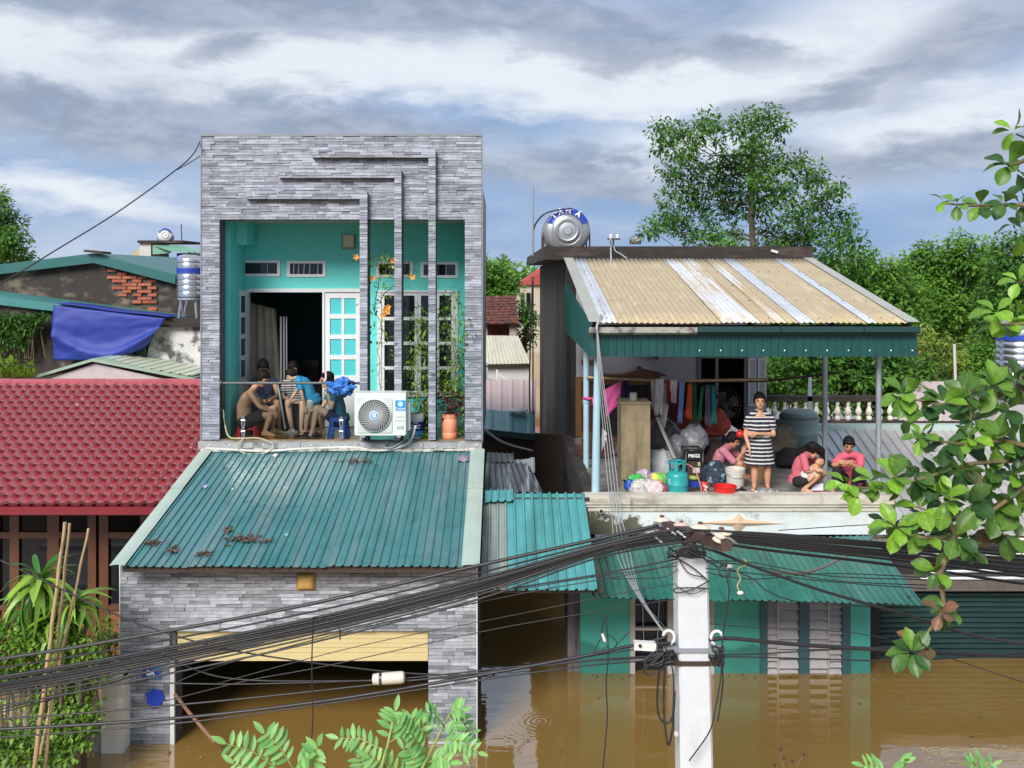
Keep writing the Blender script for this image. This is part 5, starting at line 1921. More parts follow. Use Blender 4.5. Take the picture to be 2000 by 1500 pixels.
o3 = thing('pink_roof_building', 'low building with pale pink ribbed roof in the gap', 'building', (PX(985, 25), 25.0, 0))
oy = 24.0
wedge_roof(o3, [P(918, 803, oy), P(1046, 806, oy), P(1046, 742, oy + 3), P(918, 740, oy + 3)], PINKR, pitch=0.3, h=0.015)
b = MB()
b.box(PX(918, oy), PX(1046, oy), oy + 0.3, oy + 0.4, 0.0, PZ(806, oy) - 0.03)
b.build('wall', mat('pinkish_wall', (0.45, 0.38, 0.37), 0.8), o3)
o4 = thing('blue_green_roof_shed', 'brown shed with plain blue-green sheet roof across the back of the alley', 'shed', (PX(985, 20.5), 20.5, 0))
oy = 20.0
wedge_roof(o4, [P(925, 836, oy), P(1044, 848, oy), P(1044, 808, oy + 1.4), P(925, 798, oy + 1.4)], mat('blue_green_sheet', (0.10, 0.30, 0.32), 0.4, var=0.1, stains=[((0.22, 0.36, 0.36), (1, 3, 3), .5, .7, .6)]), pitch=0.4, h=0.01)
b = MB()
b.hexa([P(925, 848, oy - .03), P(1044, 860, oy - .03), P(1044, 860, oy), P(925, 848, oy)], [P(925, 836, oy - .03), P(1044, 848, oy - .03), P(1044, 848, oy), P(925, 836, oy)])
b.build('fascia_board', TEALD, o4)
b = MB()
b.box(-0.8, 1.3, oy + 0.15, oy + 0.3, -0.5, PZ(850, oy))
b.build('wall', BROWNW, o4)
b = MB()
b.lathe([(0.22, 0), (0.22, 0.02), (0.05, 0.05)], P(1012, 802, 21.2), n=16)
b.build('lid', WPLAS, o4)
o5 = thing('far_red_roof_house', 'distant cream house with red roof beside the dark wall', 'house', (PX(1030, 70), 70.0, 0))
oy = 70.0
b = MB()
b.prism([P(1010, 556, oy), P(1100, 556, oy), P(1100, 520, oy), P(1050, 535, oy)], (0, 3, 0))
b.prism([P(1012, 552, oy), P(1060, 540, oy), P(1060, 520, oy + 2)], (0, 2, 0))
b.build('roof', mat('far_red_roof', (0.32, 0.06, 0.05), 0.7), o5)
b = MB()
b.box(PX(1010, oy), PX(1100, oy), oy + 0.3, oy + 3, 0, PZ(554, oy))
b.build('wall', mat('far_cream_wall', (0.44, 0.40, 0.33), 0.8), o5)
b = MB()
for p0, p1 in ((1017, 1024), (1028, 1036)):
 b.box(PX(p0, oy), PX(p1, oy), oy + 0.2, oy + 0.29, PZ(600, oy), PZ(572, oy))
b.build('window', GLASSD, o5)

# ================================================================== right-hand neighbours
gb = thing('grey_roof_building', 'low neighbour with wide grey ribbed roof and dark green roller shutter', 'building', (7.5, 16, 0))
g1, g0 = 20.5, 15.2
n = 6
xa0, xa1 = PX(1690, g0), PX(2330, g0)
xb0, xb1 = PX(1560, g1), PX(2120, g1)
za, zb = PZ(1046, g0), PZ(838, g1)
for k in range(n):
 b = MB()
 u0, u1 = k / n, (k + 1) / n
 sheet(b, (xa0 + (xa1 - xa0) * u0, g0, za), (xa0 + (xa1 - xa0) * u1 + .02, g0, za), (xb0 + (xb1 - xb0) * u0, g1, zb), (xb0 + (xb1 - xb0) * u1 + .02, g1, zb), 0.19, 0.03, nv=3, sd=k + 20)
 b.build('roof_sheet', GREYR if k else mat('bluish_roof_metal', (0.45, 0.50, 0.52), 0.35, var=0.1), gb)
b = MB()
b.box(xb0, xb1, g1 - 0.1, g1 + 0.15, zb - 0.02, zb + 0.10)
b.build('ridge_flashing', mat('pale_green_ridge', (0.42, 0.52, 0.48), 0.45, var=0.08), gb)
b = MB()
b.hexa([(xa0 - 0.02, g0 - .02, za - .12), (xa0 + 0.1, g0 - .02, za - .12), (xb0 + 0.1, g1, zb - .12), (xb0 - .02, g1, zb - .12)],
 [(xa0 - 0.02, g0 - .02, za + .05), (xa0 + 0.1, g0 - .02, za + .05), (xb0 + 0.1, g1, zb + .05), (xb0 - .02, g1, zb + .05)])
b.build('verge_trim', mat('teal_white_trim', (0.40, 0.52, 0.50), 0.45), gb)
b = MB()
sx0, sx1 = PX(1720, 14.4), PX(2300, 14.4)
b.box(sx0 - 0.4, sx1, 14.9, 15.1, 0.9, za - 0.1)
b.box(sx0 - 0.4, sx0 - 0.02, 14.35, 14.9, -0.5, 1.5)
b.build('dark_front', mat('sooty_front', (0.035, 0.033, 0.032), 0.9), gb)
for k in range(19):
 z1 = PZ(1146, 14.4) - k * 0.078
 g = MB()
 g.prism([(sx0, 14.42, z1), (sx0, 14.385, z1 - 0.02), (sx0, 14.385, z1 - 0.055), (sx0, 14.42, z1 - 0.074), (sx0, 14.44, z1 - 0.074), (sx0, 14.44, z1)], (sx1 - sx0, 0, 0))
 g.build('shutter_slat', SHUTG, gb)
b = MB()
b.box(sx0 - 0.1, sx1, 14.2, 14.5, PZ(1146, 14.4), PZ(1126, 14.4))
b.build('shutter_housing', mat('dusty_brown_housing', (0.13, 0.11, 0.10), 0.8, var=0.2), gb)
for (y0, y1, yy, m) in ((1052, 1055, 14.7, WPLAS), (1084, 1082, 14.55, WPLAS), (1118, 1106, 14.3, WPLAS), (1130, 1128, 14.2, WPLAS)):
 g = MB()
 g.tube([P(1798, y0, yy), P(2250, y1, yy)], 0.022, 8)
 g.build('white_pipe', m, gb)
# balustrade of a terrace behind
bl2 = thing('terrace_balustrade', 'black railed balustrade with white turned balusters behind the roof terrace', 'balustrade', (PX(1620, 27), 27.0, 1.6))
by_ = 27.0
b = MB()
b.box(PX(1485, by_), PX(1765, by_), by_ - 0.1, by_ + 0.15, PZ(783, by_), PZ(773, by_))
b.box(PX(1485, by_), PX(1765, by_), by_ - 0.1, by_ + 0.15, 0, PZ(820, by_))
b.build('rail', SLABM, bl2)
bb = MB()
hh = PZ(783, by_) - PZ(820, by_)
bb.lathe([(r * .8, h * hh / 0.60) for r, h in ((0.085, 0), (0.10, .04), (0.09, .10), (0.05, .13), (0.085, .18), (0.115, .25), (0.10, .31), (0.06, .41), (0.05, .47), (0.08, .50), (0.055, .53), (0.09, .57), (0.085, .60))], (0, 0, 0), n=12)
bme = bb.mesh('baluster', mat('white_baluster', (0.66, 0.65, 0.58), 0.6, var=0.12), smooth=50)
for k in range(13):
 inst(bme, 'baluster', bl2, Matrix.Translation((PX(1512 + k * 20.6, by_), by_, PZ(820, by_))))
b = MB()
b.hexa([P(1577, 818, by_ - .1), P(1588, 818, by_ - .1), P(1588, 818, by_), P(1577, 818, by_)], [P(1579, 736, by_ - .1), P(1585, 736, by_ - .1), P(1585, 736, by_), P(1579, 736, by_)])
b.build('newel_stake', GALV, bl2)
# pink roofs beyond
pk = thing('pink_roof_sheds', 'pale pink roofed shed in front of the hedge at right', 'shed', (PX(1800, 33), 33.0, 0))
oy = 32.0
wedge_roof(pk, [P(1740, 822, oy), P(1880, 822, oy), P(1900, 745, oy + 4), P(1800, 745, oy + 4)], PINKR, pitch=0.3, h=0.015)
b = MB()
b.box(PX(1742, oy), PX(1990, oy), oy + 0.2, oy + 0.4, 0, PZ(823, oy))
b.build('wall', mat('stained_grey_wall', (0.40, 0.39, 0.40), 0.85, var=0.15, vs=2), pk)
b = MB()
b.box(PX(1913, oy - 3), PX(2110, oy - 3), oy - 3, oy - 2.8, 0, PZ(792, oy - 3))
b.build('low_wall', mat('stained_lilac_wall', (0.40, 0.39, 0.42), 0.85, var=0.2, vs=2, stains=[((0.2, 0.2, 0.2), (1, 1, 1), .55, .7, .7)]), pk)
b = MB()
b.tube([P(1866, 742, 33), P(1864, 672, 33)], 0.05, 8)
b.build('thin_mast', mat('thin_pale_mast', (0.5, 0.5, 0.48), 0.6), label='thin pale upright mast in front of the yellow-green shrub', cat='mast')
b = MB()
b.tube([P(1041, 500, 21), P(1041, 365, 21)], 0.022, 8)
b.build('thin_pole', GALV, label='thin bare pole rising beside the lying tank on the slab', cat='pole')
# ================================================================== people
SKIN = mat('light_brown_skin', (0.56, 0.30, 0.18), 0.5, var=0.06, vs=12)
SKIN2 = mat('tanned_skin', (0.48, 0.245, 0.14), 0.5, var=0.06, vs=12)
SKIN3 = mat('pale_skin', (0.66, 0.41, 0.29), 0.5, var=0.05, vs=12)
HAIR = mat('black_hair', (0.010, 0.008, 0.008), 0.6, spec=0.15, var=0.3, vs=40, bump=0.5, bs=60, bstretch=(1, 1, .3))
EYE = mat('dark_eye', (0.02, 0.015, 0.012), 0.2, var=0)
LIP = mat('lip', (0.34, 0.10, 0.085), 0.5, var=0)

def blob(name, prims, m, parent, vox=0.008, smooth=5):
 b = MB()
 for p in prims:
  if p[0] == 'c':
   b.cap(p[1], p[2], p[3], p[4], n=12)
  elif p[0] == 'f':
   b.cap(p[1], p[2], p[3], p[4], n=14, flat=True)
  else:
   b.ell(p[1], p[2], p[3] if len(p) > 3 else None, nu=16, nv=10)
 o = b.build(name, m, parent, smooth=True)
 r = o.modifiers.new('r', 'REMESH')
 r.mode = 'VOXEL'
 r.voxel_size = vox
 s = o.modifiers.new('s', 'SMOOTH')
 s.factor = 0.5
 s.iterations = smooth
 DEFER.append(o)
 return o

def hand(pr, w, d, n, s=1.0, side=1, curl=0.5):
 """palm and five fingers from wrist w along d, palm normal n; side: +1 puts the thumb towards d x n"""
 d, n = Vector(d).normalized(), Vector(n)
 n = (n - d * n.dot(d)).normalized()
 t = d.cross(n) * side
 for k, q in enumerate((-0.028, -0.010, 0.010, 0.028)):
  kn = w + (d * 0.085 + t * q) * s
  pr.append(('c', w + (d * 0.012 + t * q * 0.6) * s, 0.0145 * s, kn, 0.0125 * s))
  ln = (0.034, 0.041, 0.044, 0.038)[k] * s
  f1 = (d * math.cos(curl * 0.6) + n * math.sin(curl * 0.6) + t * (q * 3.2)).normalized()
  f2 = (d * math.cos(curl * 1.5) + n * math.sin(curl * 1.5) + t * (q * 3.2)).normalized()
  m1 = kn + f1 * ln
  pr.append(('c', kn, 0.0105 * s, m1, 0.009 * s))
  pr.append(('c', m1, 0.009 * s, m1 + f2 * ln * 0.9, 0.0075 * s))
 tb = w + (d * 0.025 + t * 0.03) * s
 tm = tb + (d * 0.03 + t * 0.028 + n * 0.012) * s
 pr.append(('c', tb, 0.0135 * s, tm, 0.011 * s))
 pr.append(('c', tm, 0.011 * s, tm + (d * 0.032 + t * 0.004 + n * 0.012) * s, 0.009 * s))

def person(label, group, base, J, s=1.0, skin=SKIN, top=None, bottom=None, hair='short', extras=(), girth=1.0):
 t = thing('person', label, 'person', base, group)
 V = {k: (P(*v) if len(v) == 3 and v[0] > 60 else Vector(v)) for k, v in J.items() if k not in ('fwd', 'up', 'bow', 'nL', 'nR', 'dL', 'dR')}
 fwd = Vector(J['fwd']).normalized()
 up = Vector(J.get('up', (0, 0, 1)))
 up = (up - fwd * up.dot(fwd)).normalized()
 rt = fwd.cross(up)
 R = Matrix((rt, fwd, up)).transposed()
 c = V['head'] - up * 0.012 * s
 g = girth
 hs = 1.10 * s
 pr = []
 E = lambda off, r: pr.append(('e', c + R @ (Vector(off) * hs), tuple(q * hs for q in r), R))
 E((0, -0.008, 0.022), (0.074, 0.092, 0.094))
 E((0, 0.020, -0.040), (0.060, 0.066, 0.074))
 E((0, 0.045, -0.085), (0.034, 0.034, 0.028))
 E((0, 0.092, -0.018), (0.013, 0.020, 0.020))
 E((0, 0.086, 0.002), (0.009, 0.012, 0.022))
 E((0.073, -0.005, -0.01), (0.012, 0.022, 0.030))
 E((-0.073, -0.005, -0.01), (0.012, 0.022, 0.030))
 sh = (V['shL'] + V['shR']) / 2
 hp = (V['hipL'] + V['hipR']) / 2
 nk = sh + (c - sh).normalized() * 0.06 * s
 pr.append(('c', c - up * 0.06 * s - fwd * 0.02 * s, 0.046 * s, nk, 0.055 * s))
 bow = Vector(J.get('bow', (0, 0, 0)))
 sa = (V['shR'] - V['shL'])
 shw = sa.length
 sa.normalize()
 mid = hp.lerp(sh, 0.5) + bow
 chest = hp.lerp(sh, 0.80) + bow * 0.6

 def torso(inf, lo=0.0, hem=None):
  q = []
  w = shw * 0.25
  for sg in (-1, 1):
   a0 = hp + sa * sg * 0.055 * s
   a1 = mid + sa * sg * 0.058 * s
   a2 = chest + sa * sg * w
   a3 = (V['shL'] if sg < 0 else V['shR']).lerp(sh, 0.22)
   q += [('c', a0, (0.105 * g) * s + inf, a1, (0.092 * g) * s + inf), ('c', a1, (0.092 * g) * s + inf, a2, 0.092 * s + inf), ('c', a2, 0.09 * s + inf, a3, 0.058 * s + inf)]
  q += [('c', V['shL'], 0.052 * s + inf, nk, 0.055 * s + inf), ('c', V['shR'], 0.052 * s + inf, nk, 0.055 * s + inf)]
  if hem:
   q.append(('f', hp.lerp(mid, 0.4), 0.155 * g * s + inf, hp - (sh - hp).normalized() * 0.03, 0.17 * g * s + inf))
  return q
 pr += torso(0.0)
 up_r, el_r, wr_r = 0.045 * s, 0.036 * s, 0.024 * s
 for sd_ in ('L', 'R'):
  S_, El, H = V['sh' + sd_], V['el' + sd_], V['ha' + sd_]
  pr.append(('c', S_, 0.05 * s, El, el_r))
  m = El.lerp(H, 0.3)
  pr.append(('c', El, el_r, m, el_r * 1.02))
  pr.append(('c', m, el_r * 1.02, H, wr_r))
  d = Vector(J['d' + sd_]) if 'd' + sd_ in J else (H - El)
  n = Vector(J['n' + sd_]) if 'n' + sd_ in J else Vector((0, 0.4, -1))
  hand(pr, H, d, n, s, side=1 if sd_ == 'L' else -1)
  Hi, K, A, T = V['hip' + sd_], V['kn' + sd_], V['an' + sd_], V['to' + sd_]
  pr.append(('c', Hi, 0.085 * s * g, K, 0.053 * s))
  cm = K.lerp(A, 0.3) + (K - T).normalized() * 0.0
  pr.append(('c', K, 0.052 * s, cm, 0.054 * s))
  pr.append(('c', cm, 0.054 * s, A, 0.033 * s))
  fd = (T - A)
  fd.z = min(fd.z, -0.03)
  heel = A + Vector((0, 0, -0.035 * s)) - Vector((fd.x, fd.y, 0)).normalized() * 0.03 * s
  pr.append(('c', A, 0.034 * s, heel, 0.032 * s))
  pr.append(('c', heel, 0.032 * s, T, 0.026 * s))
  pr.append(('c', A, 0.03 * s, T, 0.024 * s))
  sdw = Vector((fd.y, -fd.x, 0)).normalized()
  for q in (-0.02, 0.02):
   pr.append(('c', A.lerp(T, 0.5) - Vector((0, 0, 0.02)), 0.022 * s, T + sdw * q * s, 0.02 * s))
 blob('body', pr, skin, t)
 # hair
 hr = []
 H = lambda off, r: hr.append(('e', c + R @ (Vector(off) * hs), tuple(q * hs for q in r), R))
 H((0, -0.020, 0.045), (0.084, 0.100, 0.082))
 H((0, -0.050, -0.005), (0.083, 0.066, 0.090))
 rh_ = random.Random(label)
 for k in range(7):
  x = -0.060 + 0.020 * k
  H((x, 0.062 - 8 * x * x, 0.066 + rh_.uniform(-0.012, 0.010)), (0.020, 0.022, 0.026))
 H((0.074, 0.004, 0.010), (0.016, 0.032, 0.052))
 H((-0.074, 0.004, 0.010), (0.016, 0.032, 0.052))
 for e in extras:
  if e[0] == 'hair':
   hr.append(('c', P(*e[1]), e[2], P(*e[3]), e[4]))
 blob('hair', hr, HAIR, t, vox=0.008, smooth=1)
 for sg in (-1, 1):
  b = MB()
  b.ell(c + R @ (Vector((sg * 0.030, 0.076, 0.008)) * hs), tuple(q * hs for q in (0.014, 0.010, 0.0075)), R, 8, 6)
  b.build('eye', EYE, t, smooth=True)
  b = MB()
  b.ell(c + R @ (Vector((sg * 0.031, 0.080, 0.026)) * hs), tuple(q * hs for q in (0.015, 0.006, 0.0026)), R, 8, 6)
  b.build('eyebrow', HAIR, t, smooth=True)
 b = MB()
 b.ell(c + R @ (Vector((0, 0.080, -0.060)) * hs), tuple(q * hs for q in (0.022, 0.010, 0.007)), R, 8, 6)
 b.build('mouth', LIP, t, smooth=True)
 if top:
  m, sleeve, hem = top
  q = torso(0.013, hem=hem)
  if sleeve:
   for sd_ in ('L', 'R'):
    S_, El = V['sh' + sd_], V['el' + sd_]
    e = S_.lerp(El, min(1.0, sleeve))
    q.append(('c', S_, 0.066 * s, S_.lerp(e, .5), 0.064 * s))
    q.append(('f', S_, 0.064 * s, e, 0.062 * s))
    if sleeve > 1.0:
     q.append(('c', S_, 0.06 * s, El, 0.052 * s))
     q.append(('f', El, 0.052 * s, El.lerp(V['ha' + sd_], sleeve - 1), 0.044 * s))
  blob('shirt', q, m, t, vox=0.009, smooth=3)
 if bottom:
  m, fr = bottom
  q = [('c', V['hipL'], 0.108 * s * g, V['hipR'], 0.108 * s * g), ('c', hp, 0.115 * s * g, hp.lerp(mid, 0.45), 0.112 * s * g)]
  for sd_ in ('L', 'R'):
   Hi, K, A = V['hip' + sd_], V['kn' + sd_], V['an' + sd_]
   if fr <= 1:
    e = Hi.lerp(K, fr)
    q += [('f', Hi, 0.102 * s * g, e, 0.094 * s)]
   else:
    q += [('c', Hi, 0.10 * s * g, K, 0.068 * s), ('f', K, 0.066 * s, K.lerp(A, fr - 1), 0.056 * s)]
  blob('trousers' if fr > 1 else 'shorts', q, m, t, vox=0.009, smooth=3)
 t['_c'] = 0
 del t['_c']
 return t, V, R, c

CL_NAVY = mat('navy_cotton', (0.014, 0.022, 0.075), 0.85, var=0.12, bump=0.2, bs=20)
CL_DARK = mat('charcoal_cotton', (0.018, 0.020, 0.026), 0.85, var=0.12, bump=0.2, bs=20)
CL_BLACK = mat('black_cotton', (0.010, 0.010, 0.012), 0.85, var=0.12)
CL_BLUE = mat('bright_blue_cotton', (0.016, 0.24, 0.46), 0.85, var=0.1, bump=0.2, bs=18)
CL_TEAL = mat('teal_blue_cotton', (0.016, 0.13, 0.20), 0.85, var=0.1, bump=0.2, bs=18)
CL_CREAM = mat('cream_cotton', (0.52, 0.48, 0.42), 0.85, var=0.1)
CL_PINK = mat('coral_pink_cotton', (0.62, 0.105, 0.165), 0.85, var=0.08, bump=0.2, bs=18)
CL_PINK2 = mat('rose_pink_cotton', (0.52, 0.12, 0.16), 0.85, var=0.08, bump=0.2, bs=18)
CL_DUSTY = mat('dusty_pink_cotton', (0.52, 0.19, 0.25), 0.85, var=0.08, bump=0.2, bs=18)
CL_STRIPE = mat('navy_white_stripes', (0.012, 0.014, 0.026), 0.85, var=0.05, wave=((0.55, 0.54, 0.55), 17.5, 'Z', 0.64))
CL_STRIPE2 = mat('black_white_stripes', (0.012, 0.014, 0.022), 0.85, var=0.05, wave=((0.5, 0.5, 0.52), 26.0, 'Z', 0.55))

# -- on the balcony
GB = 'people sitting together on the balcony'
person('shirtless man in dark shorts hunched on the red stool behind the railing glass', GB, P(490, 850, 15.4),
 dict(head=(514, 738, 15.38), fwd=(0.80, -0.30, -0.50), up=(0.4, 0, 0.9), shL=(492, 764, 15.58), shR=(488, 768, 15.24), elL=(512, 792, 15.62), elR=(508, 795, 15.18),
   haL=(533, 800, 15.58), haR=(527, 802, 15.22), hipL=(480, 823, 15.52), hipR=(478, 825, 15.33), knL=(535, 797, 15.60), knR=(531, 806, 15.26),
   anL=(533, 838, 15.60), anR=(517, 843, 15.26), toL=(548, 844, 15.55), toR=(536, 851, 15.2), bow=(-0.07, 0, 0.02), dL=(0.5, -0.1, -0.7), dR=(0.7, -0.1, -0.4)),
 1.02, SKIN, None, (CL_DARK, 0.72), girth=1.15)
person('person in a navy tank top bent over a phone behind the shirtless man', GB, P(520, 842, 15.9),
 dict(head=(514, 716, 15.93), fwd=(0.15, -0.75, -0.6), up=(0, -.4, 0.9), shL=(536, 746, 15.98), shR=(497, 746, 15.98), elL=(543, 772, 15.85), elR=(492, 770, 15.85),
   haL=(528, 780, 15.64), haR=(512, 782, 15.64), hipL=(526, 793, 16.05), hipR=(508, 793, 16.05), knL=(541, 786, 15.66), knR=(515, 792, 15.66),
   anL=(545, 836, 15.72), anR=(517, 838, 15.72), toL=(550, 843, 15.58), toR=(519, 845, 15.58), bow=(0, 0.05, 0), dL=(-0.4, -0.5, 0.1), dR=(0.4, -0.5, 0.1)),
 0.98, SKIN2, (CL_NAVY, 0, True), (CL_DARK, 0.6))
person('woman in a striped top and dark shorts seated in the balcony doorway', GB, P(575, 845, 16.1),
 dict(head=(572, 719, 16.12), fwd=(0.25, -0.9, -0.25), up=(0, -.2, 1), shL=(594, 749, 16.12), shR=(556, 749, 16.12), elL=(600, 775, 16.0), elR=(551, 775, 16.0),
   haL=(586, 782, 15.85), haR=(566, 782, 15.85), hipL=(584, 795, 16.15), hipR=(567, 795, 16.15), knL=(592, 788, 15.75), knR=(562, 786, 15.75),
   anL=(588, 836, 15.78), anR=(570, 836, 15.78), toL=(590, 842, 15.62), toR=(565, 843, 15.62), dL=(-0.6, -0.4, 0), dR=(0.6, -0.4, 0)),
 0.95, SKIN3, (CL_STRIPE2, 0.75, True), (CL_BLACK, 0.55))
person('child in a bright blue tee and cream shorts bending forward at the waist', GB, P(602, 848, 15.5),
 dict(head=(568, 731, 15.5), fwd=(-0.70, -0.25, -0.60), up=(-0.6, 0, 0.75), shL=(584, 745, 15.36), shR=(590, 741, 15.62), elL=(590, 772, 15.32), elR=(578, 766, 15.68),
   haL=(596, 793, 15.33), haR=(566, 783, 15.70), hipL=(607, 786, 15.43), hipR=(614, 783, 15.58), knL=(600, 815, 15.40), knR=(612, 815, 15.58),
   anL=(597, 841, 15.44), anR=(609, 839, 15.62), toL=(588, 849, 15.40), toR=(600, 846, 15.55), bow=(0.02, 0, 0.05), dL=(0.1, -.1, -1), dR=(-.4, 0, -.8)),
 0.80, SKIN3, (CL_BLUE, 0.62, True), (CL_CREAM, 0.62))
_, V, R, c = person('woman with white headband and sunglasses, chin on hand, legs crossed on the blue stool', GB, P(655, 850, 15.4),
 dict(head=(638, 740, 15.4), fwd=(-0.93, -0.38, -0.06), up=(0, 0, 1), shL=(655, 770, 15.24), shR=(648, 766, 15.54), elL=(647, 796, 15.16), elR=(630, 795, 15.5),
   haL=(640, 768, 15.22), haR=(618, 796, 15.40), hipL=(663, 820, 15.30), hipR=(661, 818, 15.50), knL=(619, 797, 15.28), knR=(627, 806, 15.52),
   anL=(611, 838, 15.28), anR=(630, 841, 15.52), toL=(606, 850, 15.24), toR=(618, 848, 15.5), bow=(0.04, 0, 0), dL=(-0.15, 0, 1), nL=(-1, 0, 0.2), dR=(-0.7, -0.2, -.3)),
 0.98, SKIN3, (CL_TEAL, 0.55, True), (CL_NAVY, 0.55))
t = bpy.context.scene.objects['person.004'] if 'person.004' in bpy.data.objects else _
b = MB()
pts = [c + R @ Vector((0.088 * math.sin(a), 0.015 + 0.055 * math.cos(a), 0.075 * math.cos(a * 0.0) + 0.0)) for a in [k * 2 * math.pi / 24 for k in range(24)]]
pts = [c + R @ Vector((0.090 * math.sin(a), 0.035 - 0.02 * math.cos(a), 0.012 + 0.115 * math.cos(a))) for a in [-1.9 + k * 3.8 / 16 for k in range(17)]]
b.tube(pts, 0.016, 8)
b.build('headband', mat('white_pink_headband', (0.72, 0.55, 0.60), 0.7), t, smooth=True)
b = MB()
for sg in (-1, 1):
 b.ell(c + R @ Vector((sg * 0.034, 0.094, 0.0)), (0.027, 0.008, 0.021), R, 12, 6)
b.tube([c + R @ Vector((-0.06, 0.088, 0.006)), c + R @ Vector((0, 0.102, 0.006)), c + R @ Vector((0.06, 0.088, 0.006))], 0.004, 5)
b.build('sunglasses', mat('brown_sunglass', (0.06, 0.025, 0.02), 0.15), t, smooth=True)

# -- on the roof terrace
GT = 'people on the roof terrace'
_, V, R, c = person('woman in a navy striped dress standing at the terrace edge, one arm across her waist', GT, P(1484, 958, 14.75),
 dict(head=(1484, 781, 14.72), fwd=(-0.18, -1, -0.06), up=(0, 0, 1), shR=(1463, 818, 14.76), shL=(1505, 818, 14.76), elR=(1456, 848, 14.74), elL=(1511, 849, 14.70),
   haR=(1464, 876, 14.62), haL=(1478, 847, 14.55), hipR=(1473, 880, 14.76), hipL=(1495, 880, 14.76), knR=(1474, 917, 14.72), knL=(1499, 917, 14.72),
   anR=(1473, 950, 14.74), anL=(1499, 950, 14.74), toR=(1471, 958, 14.56), toL=(1503, 958, 14.56), dR=(0.05, -0.1, -1), nR=(1, -0.3, 0), dL=(-1, -0.05, 0.02), nL=(0, 1, 0)),
 0.98, SKIN, None, None)
t = _
hp = (V['hipL'] + V['hipR']) / 2
q = []
for sg in (-1, 1):
 o = Vector((sg * 0.055, 0, 0))
 o2 = Vector((sg * 0.085, 0, 0))
 S_ = V['shR'] if sg < 0 else V['shL']
 El = V['elR'] if sg < 0 else V['elL']
 q += [('c', S_.lerp((V['shL'] + V['shR']) / 2, .25), 0.066, P(1484, 850, 14.74) + o, 0.112), ('c', P(1484, 835, 14.72) + o, 0.112, hp + o, 0.125),
  ('f', P(1484, 860, 14.74) + o, 0.118, P(1483, 907, 14.73) + o2, 0.155), ('f', S_, 0.068, S_.lerp(El, 0.66), 0.066), ('c', S_, 0.062, S_.lerp(El, .4), 0.062)]
q.append(('f', P(1484, 860, 14.74), 0.13, P(1483, 907, 14.73), 0.175))
nk_ = P(1484, 806, 14.74)
q += [('c', V['shR'], 0.066, nk_ + Vector((-.05, .02, 0)), 0.05), ('c', V['shL'], 0.066, nk_ + Vector((.05, .02, 0)), 0.05), ('c', V['shR'].lerp(V['shL'], .2), 0.066, V['shL'].lerp(V['shR'], .2), 0.066)]
blob('dress', q, CL_STRIPE, t, vox=0.009, smooth=3)
person('girl with long black hair in rose pink, squatting and holding a baby in her lap', GT, P(1575, 962, 14.6),
 dict(head=(1589, 880, 14.55), fwd=(0.72, -0.35, -0.62), up=(0.5, -.1, 0.85), shR=(1569, 893, 14.44), shL=(1580, 889, 14.76), elR=(1576, 920, 14.36), elL=(1600, 912, 14.78),
   haR=(1592, 918, 14.40), haL=(1604, 918, 14.62), hipR=(1559, 940, 14.50), hipL=(1562, 938, 14.70), knR=(1596, 929, 14.40), knL=(1608, 926, 14.72),
   anR=(1571, 955, 14.46), anL=(1584, 953, 14.76), toR=(1586, 962, 14.40), toL=(1598, 960, 14.72), bow=(-0.06, 0, 0), dR=(0.8, 0, 0.1), dL=(-0.1, -0.7, -.1)),
 0.88, SKIN, (CL_PINK2, 1.0, True), (CL_BLACK, 0.5), extras=(('hair', (1588, 872, 14.52), 0.085, (1604, 880, 14.5), 0.06), ('hair', (1604, 880, 14.5), 0.055, (1608, 900, 14.5), 0.03),
 ('hair', (1582, 874, 14.6), 0.07, (1562, 884, 14.68), 0.055), ('hair', (1562, 884, 14.68), 0.055, (1552, 912, 14.72), 0.025)))
bt = thing('person', 'baby lying face up in the lap of the squatting girl', 'baby', P(1590, 925, 14.5), GT)
hc = P(1601, 903, 14.46)
fw = Vector((0.1, -0.75, 0.6)).normalized()
upv = Vector((0.8, 0, 0.45))
upv = (upv - fw * upv.dot(fw)).normalized()
Rb = Matrix((fw.cross(upv), fw, upv)).transposed()
pr = [('e', hc, (0.062, 0.070, 0.072), Rb), ('e', hc + Rb @ Vector((0, 0.02, -0.03)), (0.048, 0.05, 0.05), Rb), ('e', hc + Rb @ Vector((0, 0.072, -0.012)), (0.009, 0.012, 0.012), Rb),
 ('c', hc, 0.04, P(1592, 914, 14.46), 0.045), ('c', P(1592, 914, 14.46), 0.065, P(1576, 926, 14.46), 0.075),
 ('c', P(1590, 914, 14.4), 0.028, P(1598, 920, 14.34), 0.02), ('c', P(1576, 926, 14.42), 0.04, P(1588, 930, 14.36), 0.03), ('c', P(1588, 930, 14.36), 0.03, P(1580, 938, 14.36), 0.02)]
hand(pr, P(1598, 920, 14.34), (0.6, -.2, 0.1), (0, 1, 0), 0.5)
blob('body', pr, SKIN, bt, vox=0.007, smooth=4)
blob('hair', [('e', hc + Rb @ Vector((0, -0.015, 0.022)), (0.066, 0.072, 0.066), Rb)], HAIR, bt)
blob('swaddle', [('c', P(1590, 917, 14.46), 0.074, P(1574, 928, 14.46), 0.085)], mat('white_swaddling', (0.62, 0.60, 0.62), 0.9), bt)
for sg in (-1, 1):
 b = MB()
 b.ell(hc + Rb @ Vector((sg * 0.024, 0.062, 0.006)), (0.011, 0.008, 0.006), Rb, 8, 6)
 b.build('eye', EYE, bt)
b = MB()
b.ell(hc + Rb @ Vector((0, 0.064, -0.036)), (0.013, 0.008, 0.006), Rb, 8, 6)
b.build('mouth', LIP, bt)
